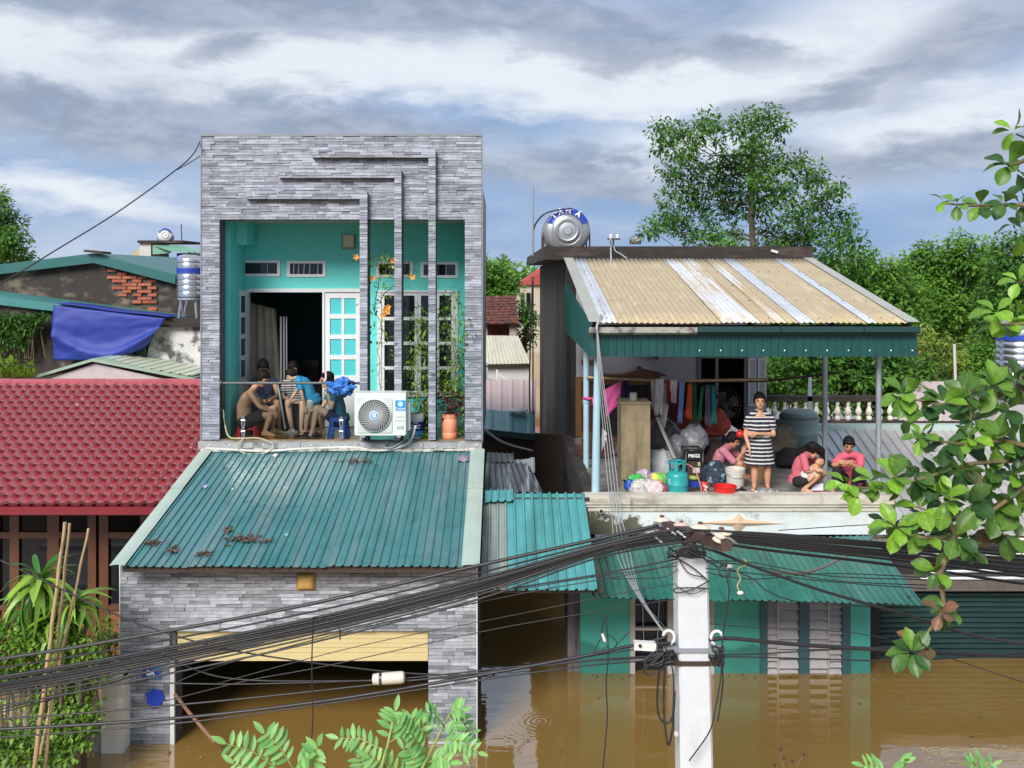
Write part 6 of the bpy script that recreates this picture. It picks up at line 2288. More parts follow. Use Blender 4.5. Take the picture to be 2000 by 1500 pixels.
person('boy in coral pink tee and black trousers crouching with folded arms beside right post', GT, P(1655, 960, 14.7),
 dict(head=(1658, 867, 14.68), fwd=(-0.22, -0.85, -0.42), up=(0, -.3, 1), shR=(1641, 893, 14.76), shL=(1681, 893, 14.76), elR=(1628, 908, 14.62), elL=(1680, 915, 14.58),
   haR=(1650, 905, 14.48), haL=(1656, 904, 14.46), hipR=(1652, 938, 14.95), hipL=(1680, 938, 14.95), knR=(1634, 918, 14.58), knL=(1672, 921, 14.55),
   anR=(1629, 952, 14.62), anL=(1668, 952, 14.64), toR=(1626, 960, 14.46), toL=(1664, 960, 14.46), bow=(0, 0.05, 0), dR=(0.9, -.1, 0.2), dL=(-0.9, -.1, .15), nR=(0, 1, 0), nL=(0, 1, 0)),
 0.92, SKIN2, (CL_PINK, 0.85, True), (CL_BLACK, 1.85))
person('person in a dusty pink shirt sitting low behind the white bucket, head bowed', GT, P(1415, 935, 15.6),
 dict(head=(1433, 858, 15.6), fwd=(0.78, -0.38, -0.42), up=(0.3, 0, 0.9), shR=(1412, 880, 15.44), shL=(1424, 877, 15.78), elR=(1436, 905, 15.40), elL=(1452, 895, 15.8),
   haR=(1450, 885, 15.5), haL=(1455, 880, 15.7), hipR=(1404, 918, 15.5), hipL=(1406, 917, 15.75), knR=(1446, 906, 15.42), knL=(1452, 904, 15.8),
   anR=(1445, 928, 15.45), anL=(1452, 926, 15.8), toR=(1458, 934, 15.4), toL=(1464, 931, 15.78), bow=(-0.05, 0, 0), dR=(0.3, 0, 0.9), dL=(.3, 0, 0.9)),
 0.98, SKIN2, (CL_DUSTY, 0.95, True), (CL_BLACK, 0.7))
bake_deferred()
# ================================================================== things on the balcony
def stool(loc, s, m, label, rot=0.0, h=0.30):
 t = thing('plastic_stool', label, 'stool', loc)
 x, y, z = loc
 b = MB()
 b.slab(6, 6, lambda u, v: Vector((x + (u - .5) * .25 * s, y + (v - .5) * .25 * s, z + h - 0.012 * ((u - .5) ** 2 + (v - .5) ** 2) * 4)), (0, 0, -0.02))
 b.build('seat', m, t)
 for sx_ in (-1, 1):
  for sy_ in (-1, 1):
   b = MB()
   p0 = Vector((x + sx_ * .105 * s, y + sy_ * .105 * s, z + h - 0.02))
   p1 = Vector((x + sx_ * .145 * s, y + sy_ * .145 * s, z))
   b.bar(p0, p1, 0.045, 0.02, up=(sx_, sy_, 0))
   b.bar(p0 + Vector((-sx_ * .02, 0, 0)), p1 + Vector((-sx_ * .02, 0, 0)), 0.05, 0.012, up=(0, 1, 0))
   b.build('leg', m, t)
 for a, c in (((-1, -1), (1, -1)), ((1, -1), (1, 1)), ((1, 1), (-1, 1)), ((-1, 1), (-1, -1))):
  b = MB()
  f = 0.122 * s
  b.bar((x + a[0] * f, y + a[1] * f, z + h * .45), (x + c[0] * f, y + c[1] * f, z + h * .45), 0.012, 0.03)
  q = 0.105 * s
  b.bar((x + a[0] * q, y + a[1] * q, z + h - .05), (x + c[0] * q, y + c[1] * q, z + h - .05), 0.012, 0.05)
  b.build('side_rail', m, t)
 return t

stool((PX(487, 15.42), 15.42, ZF), 1.1, REDP, 'red plastic stool under the shirtless man', h=0.26)
stool((PX(662, 15.28), 15.28, ZF), 1.0, BLUEPL, 'blue plastic stool under the woman with crossed legs', h=0.32)
# phone
b = MB()
b.obox(P(519, 777, 15.58), (0.075, 0.012, 0.15), Matrix.Rotation(-0.9, 3, 'X'))
b.build('phone', BLACKP, label='black phone held low by the person in the navy tank top', cat='phone')
# slippers, plank, mop
for i, (px, py, Y, rz, m) in enumerate(((566, 845, 15.6, 0.2, mat('grey_slipper', (0.42, 0.40, 0.38), 0.7)), (591, 853, 15.3, 0.5, BLACKP), (612, 853, 15.3, -0.2, BLACKP))):
 t = thing('slipper', ('grey slipper at the feet of the woman in stripes', 'black slipper left of the bending child, on the balcony floor', 'black slipper right of the bending child, on the balcony floor')[i], 'slipper', (PX(px, Y), Y, ZF))
 g = MB()
 o = Vector((PX(px, Y), Y, ZF))
 R = Matrix.Rotation(rz, 3, 'Z')
 g.slab(8, 3, lambda u, v: o + R @ Vector(((u - .5) * .24, (v - .5) * (.09 - .03 * math.sin(u * 3.1)), .022 + .004 * math.cos(u * 6))), (0, 0, -.018))
 g.build('sole', m, t)
 g = MB()
 g.slab(4, 6, lambda u, v: o + R @ Vector((0.02 + u * .06, (v - .5) * .085, .024 + .04 * math.sin(v * math.pi))), (0, 0, -.005))
 g.build('strap', m, t)
b = MB()
b.obox((PX(604, 15.1), 15.1, ZF + 0.012), (0.30, 0.10, 0.02), Matrix.Rotation(0.05, 3, 'Z'))
b.build('plank', BLACKP, label='flat black board lying on the balcony floor in front of the child', cat='board')
b = MB()
b.tube([P(543, 752, 15.5), P(557, 838, 15.45)], 0.013, 8)
b.build('mop_stick', mat('pale_steel_stick', (0.45, 0.5, 0.55), 0.4, metal=.4), label='thin pale stick leaning between the people on the balcony', cat='stick')
b = MB()
b.slab(5, 2, lambda u, v: Vector((PX(520 + 15 * u, 15.15), 15.1 + 0.12 * v, ZF + 0.006 + 0.006 * math.sin(5 * u))), (0, 0, -0.003))
b.build('plastic_scrap', mat('orange_scrap', (0.55, 0.16, 0.06), 0.5), label='flat orange plastic scrap on the balcony floor by the man\'s foot', cat='scrap')
# dark table behind the people, tv
t = thing('low_table', 'dark cloth-covered low table behind the seated people', 'table', (PX(570, 16.0), 16.0, ZF))
b = MB()
b.box(PX(535, 16.0), PX(600, 16.0), 15.85, 16.1, ZF, PZ(795, 16.0))
b.build('cloth', CL_BLACK, t)
b = MB()
b.box(PX(533, 16.0), PX(602, 16.0), 15.83, 16.12, PZ(795, 16.0), PZ(793, 16.0))
b.build('table_top', CL_DARK, t)
b = MB()
b.box(PX(592, 17.4), PX(622, 17.4), 17.4, 17.5, PZ(745, 17.4), PZ(703, 17.4))
b.build('television', mat('black_screen', (0.004, 0.004, 0.005), 0.15), label='black television standing in the dim room behind the doorway', cat='television')
# mattress leaning in the doorway
def matt(u, v):
 p = P(484 + 62 * u - (14 * v * u), 752 - 160 * v + 12 * u * v, 16.75)
 return p + Vector((0, 0.12 * v - 0.02 * math.sin(u * 22) - 0.008 * math.sin(v * 19 + u * 4), 0))

b = MB()
b.slab(24, 24, matt, (0.03, 0.18, 0))
b.build('mattress', mat('quilted_cream', (0.42, 0.38, 0.29), 0.85, var=0.2, vs=7, bump=0.5, bs=10, bstretch=(1, 1, .4), stains=[((0.22, .19, .14), (2, 2, 1), .5, .7, .5)]), smooth=True, label='quilted cream mattress leaning against the left of the dark doorway', cat='mattress')
for i, (px, w) in enumerate(((549, 4), (555, 3), (560, 2.5))):
 b = MB()
 b.tube([P(px, 745, 16.8), P(px - 0.5, 618, 16.9)], 0.012 * w / 2.6, 8)
 b.build('curtain_pole', WPLAS, label=('thickest of the upright white poles in the dark doorway', 'middle one of the upright white poles in the dark doorway', 'thinnest of the upright white poles in the dark doorway')[i], cat='pole')
# wall lamp over the door
t = thing('wall_lamp', 'square cream wall lamp high on the turquoise wall above the door', 'lamp', P(681, 473, YB))
b = MB()
b.box(bx(668), bx(695), YB - 0.03, YB - 0.001, bz(487), bz(458))
b.build('backplate', mat('grey_olive_plate', (0.22, 0.24, 0.17), 0.6), t)
b = MB()
b.prism([(bx(671), YB - 0.03, bz(484)), (bx(693), YB - 0.03, bz(484)), (bx(692), YB - 0.09, bz(482)), (bx(672), YB - 0.09, bz(482))], (0, 0, bz(461) - bz(484)))
b.build('diffuser', mat('cream_diffuser', (0.55, 0.52, 0.40), 0.4, var=0.1), t)
# garage lamp
t = thing('wall_lamp', 'square ochre lamp on the stone wall just under the teal porch roof', 'lamp', P(600, 1133, YL))
b = MB()
b.box(PX(581, YL), PX(617, YL), YL - 0.06, YL - 0.03, PZ(1150, YL), PZ(1115, YL))
b.build('backplate', mat('dark_ochre', (0.30, 0.20, 0.07), 0.6), t)
b = MB()
b.slab(6, 6, lambda u, v: Vector((PX(583 + 32 * u, YL), YL - 0.075 - 0.03 * (1 - (2 * u - 1) ** 4) * (1 - (2 * v - 1) ** 4), PZ(1148 - 31 * v, YL))), (0, 0.02, 0))
b.build('diffuser', OCHRE, t, smooth=True)
# house number plaque and blue emblem
t = thing('house_number', 'blue house number plaque on the left garage pier', 'sign', P(298, 1311, YL))
b = MB()
b.box(PX(280, YL), PX(317, YL), YL - 0.055, YL - 0.04, PZ(1322, YL), PZ(1300, YL))
pl = b.build('plaque', BLUEL, t)
b = MB()
for (x0, x1, y0, y1) in ((280, 317, 1322, 1320.3), (280, 317, 1301.7, 1300), (280, 281.7, 1320.3, 1301.7), (315.3, 317, 1320.3, 1301.7)):
 b.box(PX(x0, YL), PX(x1, YL), YL - 0.059, YL - 0.0551, PZ(y0, YL), PZ(y1, YL))
b.build('plaque_border', CYANL, t)
text('8A', 0.088, LETTER, pl, Matrix.Translation((PX(297, YL), YL - 0.058, PZ(1311, YL))) @ FACE_CAM, depth=0.002, bold=0.004)
b = MB()
cx_, cz_ = PX(306, YL), PZ(1360, YL)
pts = []
for k in range(40):
 a = 2 * math.pi * k / 40
 r = 0.105 * (1 + 0.09 * math.cos(7 * a) + 0.05 * math.sin(3 * a))
 pts.append((cx_ + r * math.cos(a), YL - 0.05, cz_ + r * 1.08 * math.sin(a)))
b.prism(pts, (0, -0.012, 0))
b.build('blue_emblem', mat('bright_blue_foam', (0.010, 0.055, 0.50), 0.5, var=0.12, vs=30), label='ragged round bright blue emblem under the house number plaque', cat='emblem')
b = MB()
b.tube([P(341, 1355, YL - .05), P(368, 1390, YL - .1), P(420, 1450, YL - .3)], 0.022, 8)
b.build('timber_pole', mat('reddish_stick', (0.24, 0.13, 0.08), 0.8), label='brown stick slanting down into the water at the garage opening', cat='stick')

# air conditioner
AY = 14.50
ac = thing('air_conditioner', 'white air conditioner outdoor unit on brackets in front of the balcony', 'air conditioner', P(742, 853, AY))
ax0, ax1, az0_, az1_ = PX(692, AY), PX(793, AY), PZ(851, AY), PZ(768, AY)
AD = 0.30
b = MB()
r = 0.03

def rrect(x0, x1, z0, z1, r, y, n=4):
 pts = []
 for (cx, cz, a0) in ((x1 - r, z0 + r, -90), (x1 - r, z1 - r, 0), (x0 + r, z1 - r, 90), (x0 + r, z0 + r, 180)):
  for k in range(n + 1):
   a = math.radians(a0 + 90 * k / n)
   pts.append((cx + r * math.cos(a), y, cz + r * math.sin(a)))
 return pts

b.prism(rrect(ax0, ax1, az0_, az1_, 0.03, AY + 0.02), (0, AD, 0))
outer = rrect(ax0 + .004, ax1 - .004, az0_ + .004, az1_ - .004, 0.03, AY)
b.prism(outer, (0, 0.0199, 0))
b.build('casing', ACBODY, ac)
fcx, fcz, fr = PX(731.5, AY), PZ(810.5, AY), 31.5 * AY / F
b = MB()
b.prism(rrect(PX(698, AY), PX(766, AY), PZ(845, AY), PZ(777, AY), 0.03, AY - 0.003), (0, -0.011, 0))
b.build('fan_panel', mat('off_white_panel', (0.56, 0.60, 0.57), 0.4, var=0.05, stains=[((.45, .45, .4), (4, 4, 4), .6, .75, .4)]), ac)
b = MB()
b.lathe([(fr, 0.0), (fr, 0.004)], (fcx, AY - 0.019, fcz), (0, 1, 0), 48)
b.build('fan_cavity', ACDARK, ac)
NB = 34
for k in range(NB):
 a0 = 2 * math.pi * k / NB
 g = MB()
 pts = []
 for q in range(7):
  s_ = q / 6
  rr = 0.075 + (fr - 0.075) * s_
  a = a0 + 0.75 * (1 - s_) ** 1.3
  pts.append((fcx + rr * math.cos(a), AY - 0.030 - 0.012 * math.sin(s_ * math.pi), fcz + rr * math.sin(a)))
 g.tube(pts, 0.0085, 5)
 g.build('grille_blade', GRILL, ac)
b = MB()
b.lathe([(fr - .004, -0.03), (fr + .012, -0.022), (fr + .014, 0.0)], (fcx, AY - 0.014, fcz), (0, 1, 0), 48, caps=False)
b.build('fan_ring', ACBODY, ac, smooth=True)
b = MB()
b.lathe([(0.07, 0), (0.072, 0.006), (0.068, 0.03)], (fcx, AY - 0.052, fcz), (0, 1, 0), 32)
hub = b.build('hub_disc', WPLAS, ac)
b = MB()
b.lathe([(0.053, 0), (0.053, 0.004)], (fcx, AY - 0.0565, fcz), (0, 1, 0), 32)
b.build('hub_badge', CYANL, hub)
text('G', 0.088, LETTER, hub, Matrix.Translation((fcx, AY - 0.058, fcz)) @ FACE_CAM, name='hub_mark', depth=0.002, bold=0.005)
b = MB()
b.prism(rrect(PX(772, AY), PX(794 - 0.5, AY) - 0.012, PZ(802, AY), PZ(782, AY), 0.006, AY - 0.0005), (0, -0.004, 0))
st = b.build('blue_sticker', CYANL, ac)
b = MB()
b.lathe([(0.039, 0), (0.039, 0.002)], (PX(782, AY), AY - 0.0075, PZ(789, AY)), (0, 1, 0), 24)
b.build('sticker_disc', mat('pale_blue_disc', (0.5, 0.72, 0.85), 0.5), st)
text('Casper', 0.055, LETTER, st, Matrix.Translation((PX(782, AY), AY - 0.006, PZ(798, AY))) @ FACE_CAM, depth=0.001)
text('MADE IN', 0.036, GREYLET, ac, Matrix.Translation((PX(782, AY), AY - 0.002, PZ(814.5, AY))) @ FACE_CAM, depth=0.001)
text('THAILAND', 0.036, GREYLET, ac, Matrix.Translation((PX(782, AY), AY - 0.002, PZ(822, AY))) @ FACE_CAM, depth=0.001)
b = MB()
b.box(PX(776, AY), PX(788, AY), AY - 0.004, AY - 0.001, PZ(838, AY), PZ(832.5, AY))
r32 = b.build('gas_label', mat('grey_teal_label', (0.12, 0.24, 0.24), 0.5), ac)
text('R32', 0.04, LETTER, r32, Matrix.Translation((PX(782, AY), AY - 0.006, PZ(835.3, AY))) @ FACE_CAM, depth=0.001, bold=0.001)
b = MB()
b.box(ax1 + 0.001, ax1 + 0.05, AY + 0.12, AY + 0.26, az0_ + 0.06, az1_ - 0.16)
b.build('valve_cover', ACBODY, ac)
for px in (708, 778):
 b = MB()
 b.box(PX(px - 4, AY), PX(px + 4, AY), AY + 0.03, AY + 0.30, az0_ - 0.03, az0_)
 b.build('foot', WPLAS, ac)
 b = MB()
 b.bar((PX(px, AY), AY + 0.03, az0_ - 0.05), (PX(px, AY), YU - 0.13, az0_ - 0.05), 0.04, 0.035)
 b.bar((PX(px, AY), AY + 0.08, az0_ - 0.06), (PX(px, AY), YU - 0.13, az0_ - 0.12), 0.03, 0.03)
 b.build('bracket', IRON, ac)

# wet blue jacket flung over the rail
t = thing('wet_jacket', 'crumpled bright blue and black jacket hung over the railing', 'jacket', P(668, 775, 14.93))
b = MB()

def jk(u, v):
 a, e = 6.283 * u, math.pi * (v - .5)
 d = Vector((math.cos(e) * math.cos(a), math.cos(e) * math.sin(a), math.sin(e)))
 w = .85 + .75 * noise.noise(d * 1.7 + Vector((5, 0, 1))) + .9 * (.4 - abs(noise.noise(d * 3.2 + Vector((3, 1, 2))))) + .16 * (.6 - 2 * abs(noise.noise(d * 8)))
 return P(668, 755, 14.92) + Vector((.17 * d.x * w, .07 * d.y * w, .10 * d.z * w))

b.grid(60, 40, jk)
b.build('blue_folds', mat('bright_blue_nylon', (0.022, 0.15, 0.52), 0.45, var=0.25, vs=18), t, smooth=True)
b = MB()
b.slab(20, 8, lambda u, v: P(648 + 43 * u, 745 + (6 + 26 * math.sin(math.pi * u) ** 0.7) * v, 14.96) + Vector((0, -0.03 - 0.035 * math.sin(v * 2.2) - 0.012 * math.sin(u * 25 + v * 4), 0)), (0, 0.02, 0))
b.build('black_lining', CL_BLACK, t, smooth=True)
# bucket with paint label
t = thing('paint_bucket', 'white paint bucket with dark blue label beside the air conditioner', 'bucket', (PX(813, 15.15), 15.15, ZF))
bx_, by__ = PX(813, 15.15), 15.15
b = MB()
b.lathe([(0.105, 0), (0.115, 0.02), (0.128, 0.30), (0.136, 0.305), (0.138, 0.38), (0.131, 0.385), (0.118, 0.382), (0.11, 0.1)], (bx_, by__, ZF), n=28, caps=True)
b.build('bucket_body', WPLAS, t, smooth=35)
b = MB()
b.lathe([(0.1235, 0.12), (0.1300, 0.27)], (bx_, by__, ZF), n=28, caps=False)
lb = b.build('label_band', mat('navy_label', (0.012, 0.03, 0.22), 0.4), t, smooth=True)
b = MB()
b.lathe([(0.1195, 0.03), (0.1236, 0.119)], (bx_, by__, ZF), n=28, caps=False)
b.build('label_band', CYANL, t, smooth=True)
b = MB()
for (u0, u1, z) in ((-0.3, 0.3, .245), (-0.6, 0.6, .205), (-0.5, -0.1, .165), (0.1, 0.55, .165), (-0.5, 0.2, 0.075)):
 b.slab(6, 1, lambda u, v: Vector((bx_ + .131 * math.sin(u0 + (u1 - u0) * u), by__ - .131 * math.cos(u0 + (u1 - u0) * u), ZF + z + .016 * v)), (0, 0.002, 0))
b.build('label_print', LETTER, t)
b = MB()
b.lathe([(0.10, 0.0), (0.13, .02), (0.14, 0.20), (0.12, 0.36), (0.05, 0.46), (0.0, 0.47)], (PX(834, 15.5), 15.5, ZF + 0.1), n=24)
b.build('black_drum', BLACKP, smooth=True, label='rounded black drum half hidden behind the paint bucket', cat='drum')
# orange planter with maroon plant
t = thing('potted_plant', 'maroon leaved plant in a salmon orange cut-down canister', 'potted plant', (PX(878, 15.12), 15.12, ZF))
px_, py_ = PX(878, 15.12), 15.12
b = MB()
b.lathe([(0.115, 0), (0.125, .015), (0.128, 0.09), (0.122, 0.1), (0.128, 0.11), (0.130, 0.30), (0.124, 0.31), (0.129, 0.32), (0.127, 0.385), (0.118, 0.385), (0.11, 0.34)], (px_, py_, ZF), n=28)
b.build('canister_pot', ORANGE, t, smooth=35)
b = MB()
rl = random.Random(14)

def add_leaf(b, base, d, l, w, up=(0, 0, 1), bend=0.2, tone=None, seg=2):
 d = Vector(d).normalized()
 u = Vector(up)
 s_ = d.cross(u)
 if s_.length < 0.1:
  s_ = d.cross(Vector((1, 0.3, 0)))
 s_.normalize()
 n_ = s_.cross(d)
 base = Vector(base)
 if tone is not None:
  b.tone = tone
 m1 = base + d * l * 0.5 + n_ * l * bend * 0.25
 tip = base + d * l - n_ * l * bend * 0.25
 b.add([base, m1 - s_ * w / 2, tip, m1 + s_ * w / 2], [(0, 1, 2), (0, 2, 3)])

for k in range(420):
 a = rl.uniform(0, 6.28)
 z = rl.uniform(0.34, 0.78)
 rr = rl.uniform(0.04, 0.22) * (1.15 - 1.2 * abs(z - .52))
 add_leaf(b, (px_ + .05 + rr * math.cos(a), py_ + 0.1 + rr * math.sin(a), ZF + z), (math.cos(a), math.sin(a), rl.uniform(-.6, .5)), rl.uniform(.06, .12), rl.uniform(.03, .06), tone=rl.random())
b.build('maroon_leaves', LEAFR, t, kind='stuff')
b = MB()
for k in range(26):
 a = rl.uniform(0, 6.28)
 add_leaf(b, (px_ + .1 * math.cos(a), py_ + .1 * math.sin(a), ZF + rl.uniform(.36, .55)), (math.cos(a), math.sin(a) - .4, rl.uniform(-.2, .6)), rl.uniform(.05, .08), .035, tone=rl.random())
b.build('green_leaves', LEAFV, t, kind='stuff')
b = MB()
for k in range(5):
 b.tube([(px_ + .02 * k - .04, py_ + .05, ZF + .33), (px_ + .03 * k - .03, py_ + .08, ZF + .7)], .007, 5)
b.build('stem', TWIG, t, kind='stuff')

# flowering climber over the fins
cl = thing('flowering_climber', 'straggling climber with orange trumpet flowers trained up the balcony fins', 'climbing plant', (PX(800, 15.3), 15.3, ZF))
vines = [[(832, 858), (826, 800), (815, 760), (800, 720), (812, 690), (820, 655), (808, 620)], [(832, 858), (840, 790), (850, 740), (838, 700), (846, 660), (830, 630)],
  [(905, 855), (900, 780), (893, 720), (880, 660), (872, 610), (885, 570)], [(893, 720), (905, 690), (908, 640), (900, 590)],
  [(745, 770), (738, 700), (745, 640), (730, 600), (742, 545), (736, 505), (700, 506)], [(742, 545), (760, 520), (790, 512), (805, 545)], [(730, 600), (748, 580), (772, 555)],
  [(745, 640), (757, 660), (790, 640)], [(815, 760), (790, 770), (770, 760)], [(850, 740), (872, 760), (900, 745)], [(736, 505), (750, 500), (775, 510)]]
rv = random.Random(31)
b = MB()
lf = MB()
fl = MB()
for vi, vn in enumerate(vines):
 pts = []
 for i in range(len(vn) - 1):
  for q in range(4):
   s_ = q / 4
   x = vn[i][0] + (vn[i + 1][0] - vn[i][0]) * s_ + rv.uniform(-3, 3)
   y = vn[i][1] + (vn[i + 1][1] - vn[i][1]) * s_ + rv.uniform(-2, 2)
   pts.append(P(x, y, 15.12 + 0.12 * math.sin(vi + i * 1.3 + s_)))
 pts.append(P(*vn[-1], 15.15))
 b.tube(pts, 0.0055, 5)
 dens = 24 if vi in (0, 1) else 19 if vi in (2, 3, 9) else 4.5
 for p in pts:
  for k in range(int(dens) + (rv.random() < dens % 1)):
   a = rv.uniform(0, 6.28)
   sp_ = 0.13 if vi in (0, 1) else 0.09
   q = p + Vector((rv.gauss(0, sp_), rv.gauss(0, .06), rv.gauss(0, sp_ * .8)))
   add_leaf(lf, q, (math.cos(a), rv.uniform(-.8, .3), math.sin(a) * .7 - .2), rv.uniform(.055, .10), rv.uniform(.03, .05), tone=min(1, max(0, rv.gauss(.5, .3))))
b.build('vine_stem', TWIG, cl, kind='stuff')
lf.build('vine_leaves', LEAFV, cl, kind='stuff')
for (fx, fy_) in ((696, 502), (728, 543), (757, 609), (752, 606), (806, 541), (768, 509), (758, 600), (748, 616)):
 g = MB()
 p = P(fx, fy_, 15.0)
 for k in range(5):
  a = 2 * math.pi * k / 5 + fx
  add_leaf(g, p, (math.cos(a), -.5, math.sin(a)), .062, .042, up=(0, -1, .2), tone=(k % 3) / 2)
 g.lathe([(.008, 0), (.02, .05)], p + Vector((0, .05, 0)), (0, -1, 0), 8)
 g.build('trumpet_flower', PETAL, cl)
b = MB()
b.lathe([(.10, 0), (.13, .22), (.12, .22), (.1, .1)], (PX(838, 15.75), 15.75, ZF), n=20)
b.build('dark_pot', mat('dark_blue_pot', (.01, .03, .05), .4), smooth=35, label='dark blue plant pot behind the middle fin', cat='plant pot')
# hoses on the ledge
def cable(name, pts, r, m, label, cat, group=None, n=6, smooth=True):
 """smooth curve through a few points"""
 pts = [Vector(p) for p in pts]
 out = []
 k = len(pts)
 for i in range(k - 1):
  p0, p1, p2, p3 = pts[max(i - 1, 0)], pts[i], pts[i + 1], pts[min(i + 2, k - 1)]
  st = 8
  for q in range(st):
   t_ = q / st
   out.append(0.5 * ((2 * p1) + (p2 - p0) * t_ + (2 * p0 - 5 * p1 + 4 * p2 - p3) * t_ ** 2 + (3 * p1 - p0 - 3 * p2 + p3) * t_ ** 3))
 out.append(pts[-1])
 b = MB()
 b.tube(out, r, n)
 return b.build(name, m, smooth=True, label=label, cat=cat, group=group)

HY = 14.83
HOSE = mat('cream_hose', (0.52, 0.44, 0.30), 0.5, var=.1)
cable('drain_hose', [P(812, 832, AY + .2), P(800, 862, HY - .05), P(770, 876, HY - .05), P(730, 880, HY - .05), P(690, 874, HY), P(600, 876, HY - .03), P(520, 881, HY - .05), P(440, 878, HY - .04), P(403, 876, HY)], 0.022, mat('white_wrapped_pipe', (.60, .60, .57), .6, var=.15, stains=[((.25, .24, .2), (5, 5, 5), .55, .7, .6)]), 'white wrapped drain pipe running along the ledge from the air conditioner', 'pipe')
cable('garden_hose', [P(436, 800, 15.05), P(445, 850, 14.95), P(470, 856, 14.85), P(505, 856, HY - .05), P(533, 868, HY - .05), P(520, 884, HY - .08), P(480, 886, HY - .08), P(462, 872, HY - .06), P(475, 858, HY - .02)], 0.011, HOSE, 'thin cream hose coiled over the left end of the ledge', 'hose')
cable('drain_hose', [P(803, 835, AY + .15), P(795, 855, HY - .08), P(765, 874, HY - .09), P(750, 872, HY - .07), P(758, 862, HY)], 0.014, CABLEG, 'short grey hose curling under the air conditioner', 'hose')
cable('garden_hose', [P(940, 826, 15.4), P(948, 840, 15.6), P(985, 865, 16.5), P(1040, 881, 17.5)], 0.022, CABLEG, 'pale grey hose sagging across the gap between the two houses', 'hose')

# rubbish on the porch roof
def on_roof(px, py):
 """point on the porch roof seen at this pixel"""
 dx, dz = (px - CX) / F, -(py - CY) / F
 Y = (EZ - sl * EY - HC) / (dz - sl)
 return Vector((dx * Y, Y, HC + dz * Y))

RUB = mat('sodden_leaf_litter', (0.05, 0.03, 0.02), 0.9, var=.4, tone=(.16, .11, .08))
for (px, py, w, n_, lab) in ((478, 1058, 42, 60, 'long heap of sodden leaves on the lower half of the porch roof'), (446, 1043, 8, 14, 'small dark clump of leaves above the long heap on the porch roof'), (296, 1064, 18, 18, 'leaf litter at the lower left edge of the porch roof'), (337, 1079, 12, 14, 'clump of twigs second from the left near the porch eave'), (398, 1086, 16, 18, 'clump of twigs third from the left near the porch eave'), (700, 905, 40, 30, 'dark twigs caught below the air conditioner on the porch roof')):
 b = MB()
 for k in range(n_):
  b.tone = RND.random()
  p = on_roof(px + RND.gauss(0, w / 2.4), py + RND.gauss(0, 3)) + Vector((0, 0, .02 + RND.uniform(0, .02)))
  a = RND.uniform(0, 6.28)
  b.bar(p, p + Vector((math.cos(a) * .07, math.sin(a) * .09, RND.uniform(-.01, .03))), RND.uniform(.008, .03), .008)
 b.build('leaf_litter', RUB, label=lab, cat='leaf litter')
for (px, py, w, m, lab, cat_) in ((402, 953, 10, mat('pale_blue_plastic', (.34, .40, .62), .4), 'pale blue plastic scrap high on the left of the porch roof', 'plastic scrap'), (538, 892, 12, mat('white_wrapper', (.62, .62, .62), .4), 'white wrapper at the top edge of the porch roof', 'wrapper'), (905, 898, 26, mat('dull_mauve_rag', (.26, .23, .28), .8), 'dull mauve rag at the top right corner of the porch roof', 'rag'), (454, 959, 4, LETTER, 'tiny white scrap beside the pale blue plastic on the porch roof', 'scrap'), (560, 1048, 7, mat('pale_teal_chip', (.3, .5, .5), .4), 'pale chip right of the long leaf heap on the porch roof', 'chip')):
 b = MB()
 p0 = on_roof(px, py)
 b.slab(6, 4, lambda u, v: p0 + Vector(((u - .5) * w * .0075 * (1 - .3 * v), (v - .5) * w * .009, .03 + (v - .5) * w * .009 * sl + .012 * math.sin(u * 9 + v * 5))), (0, 0, -.004))
 b.build('litter', m, label=lab, cat=cat_, smooth=True)

# ================================================================== things on the roof terrace
def T3(px, Y, dz=0.0):
 return Vector((PX(px, Y), Y, TF + dz))

# tall weathered plywood cabinet
t = thing('old_cabinet', 'tall weathered plywood cabinet standing at the left of the terrace', 'cabinet', T3(1235, 15.0))
c0, c1 = PX(1213, 15.0), PX(1270, 15.0)
zc1 = PZ(789, 15.0)
b = MB()
b.box(c0, c1, 15.0, 15.03, PZ(937, 15.0), zc1)
b.build('front_panel', PLANK, t)
b = MB()
for i in range(3):
 b.hexa([(c0 - .003 - .0 * i, 15.02 + i * .155, TF + .04), (c0 - .0, 15.165 + i * .155, TF + .04), (c0 + .03, 15.165 + i * .155, TF + .04), (c0 + .03, 15.02 + i * .155, TF + .04)],
  [(c0 - .003, 15.02 + i * .155, zc1 + .01), (c0, 15.165 + i * .155, zc1 + .01), (c0 + .03, 15.165 + i * .155, zc1 + .01), (c0 + .03, 15.02 + i * .155, zc1 + .01)])
b.build('side_panel', PLANK, t)
b = MB()
b.box(c0 - .02, c1 + .01, 14.985, 15.5, zc1, zc1 + .03)
b.build('top_board', PLANK, t)
b = MB()
b.box(c1 - .03, c1 - .002, 15.031, 15.48, TF + .04, zc1)
b.box(c0 + .031, c1 - .031, 15.46, 15.48, TF + .04, zc1)
b.build('back_panel', PLANK, t)
for px in (1216, 1266):
 b = MB()
 b.box(PX(px, 15.0) - .025, PX(px, 15.0) + .025, 15.03, 15.08, TF, TF + .2)
 b.build('leg', PLANK, t)
b = MB()
b.lathe([(.05, 0), (.06, .02), (.058, .11), (.05, .125), (.0, .125)], (PX(1237, 15.2), 15.2, zc1 + .03), n=16)
b.build('mug', mat('chalky_mug', (.40, .39, .35), .8, var=.2), smooth=40, label='chalky grey mug on top of the plywood cabinet', cat='mug')
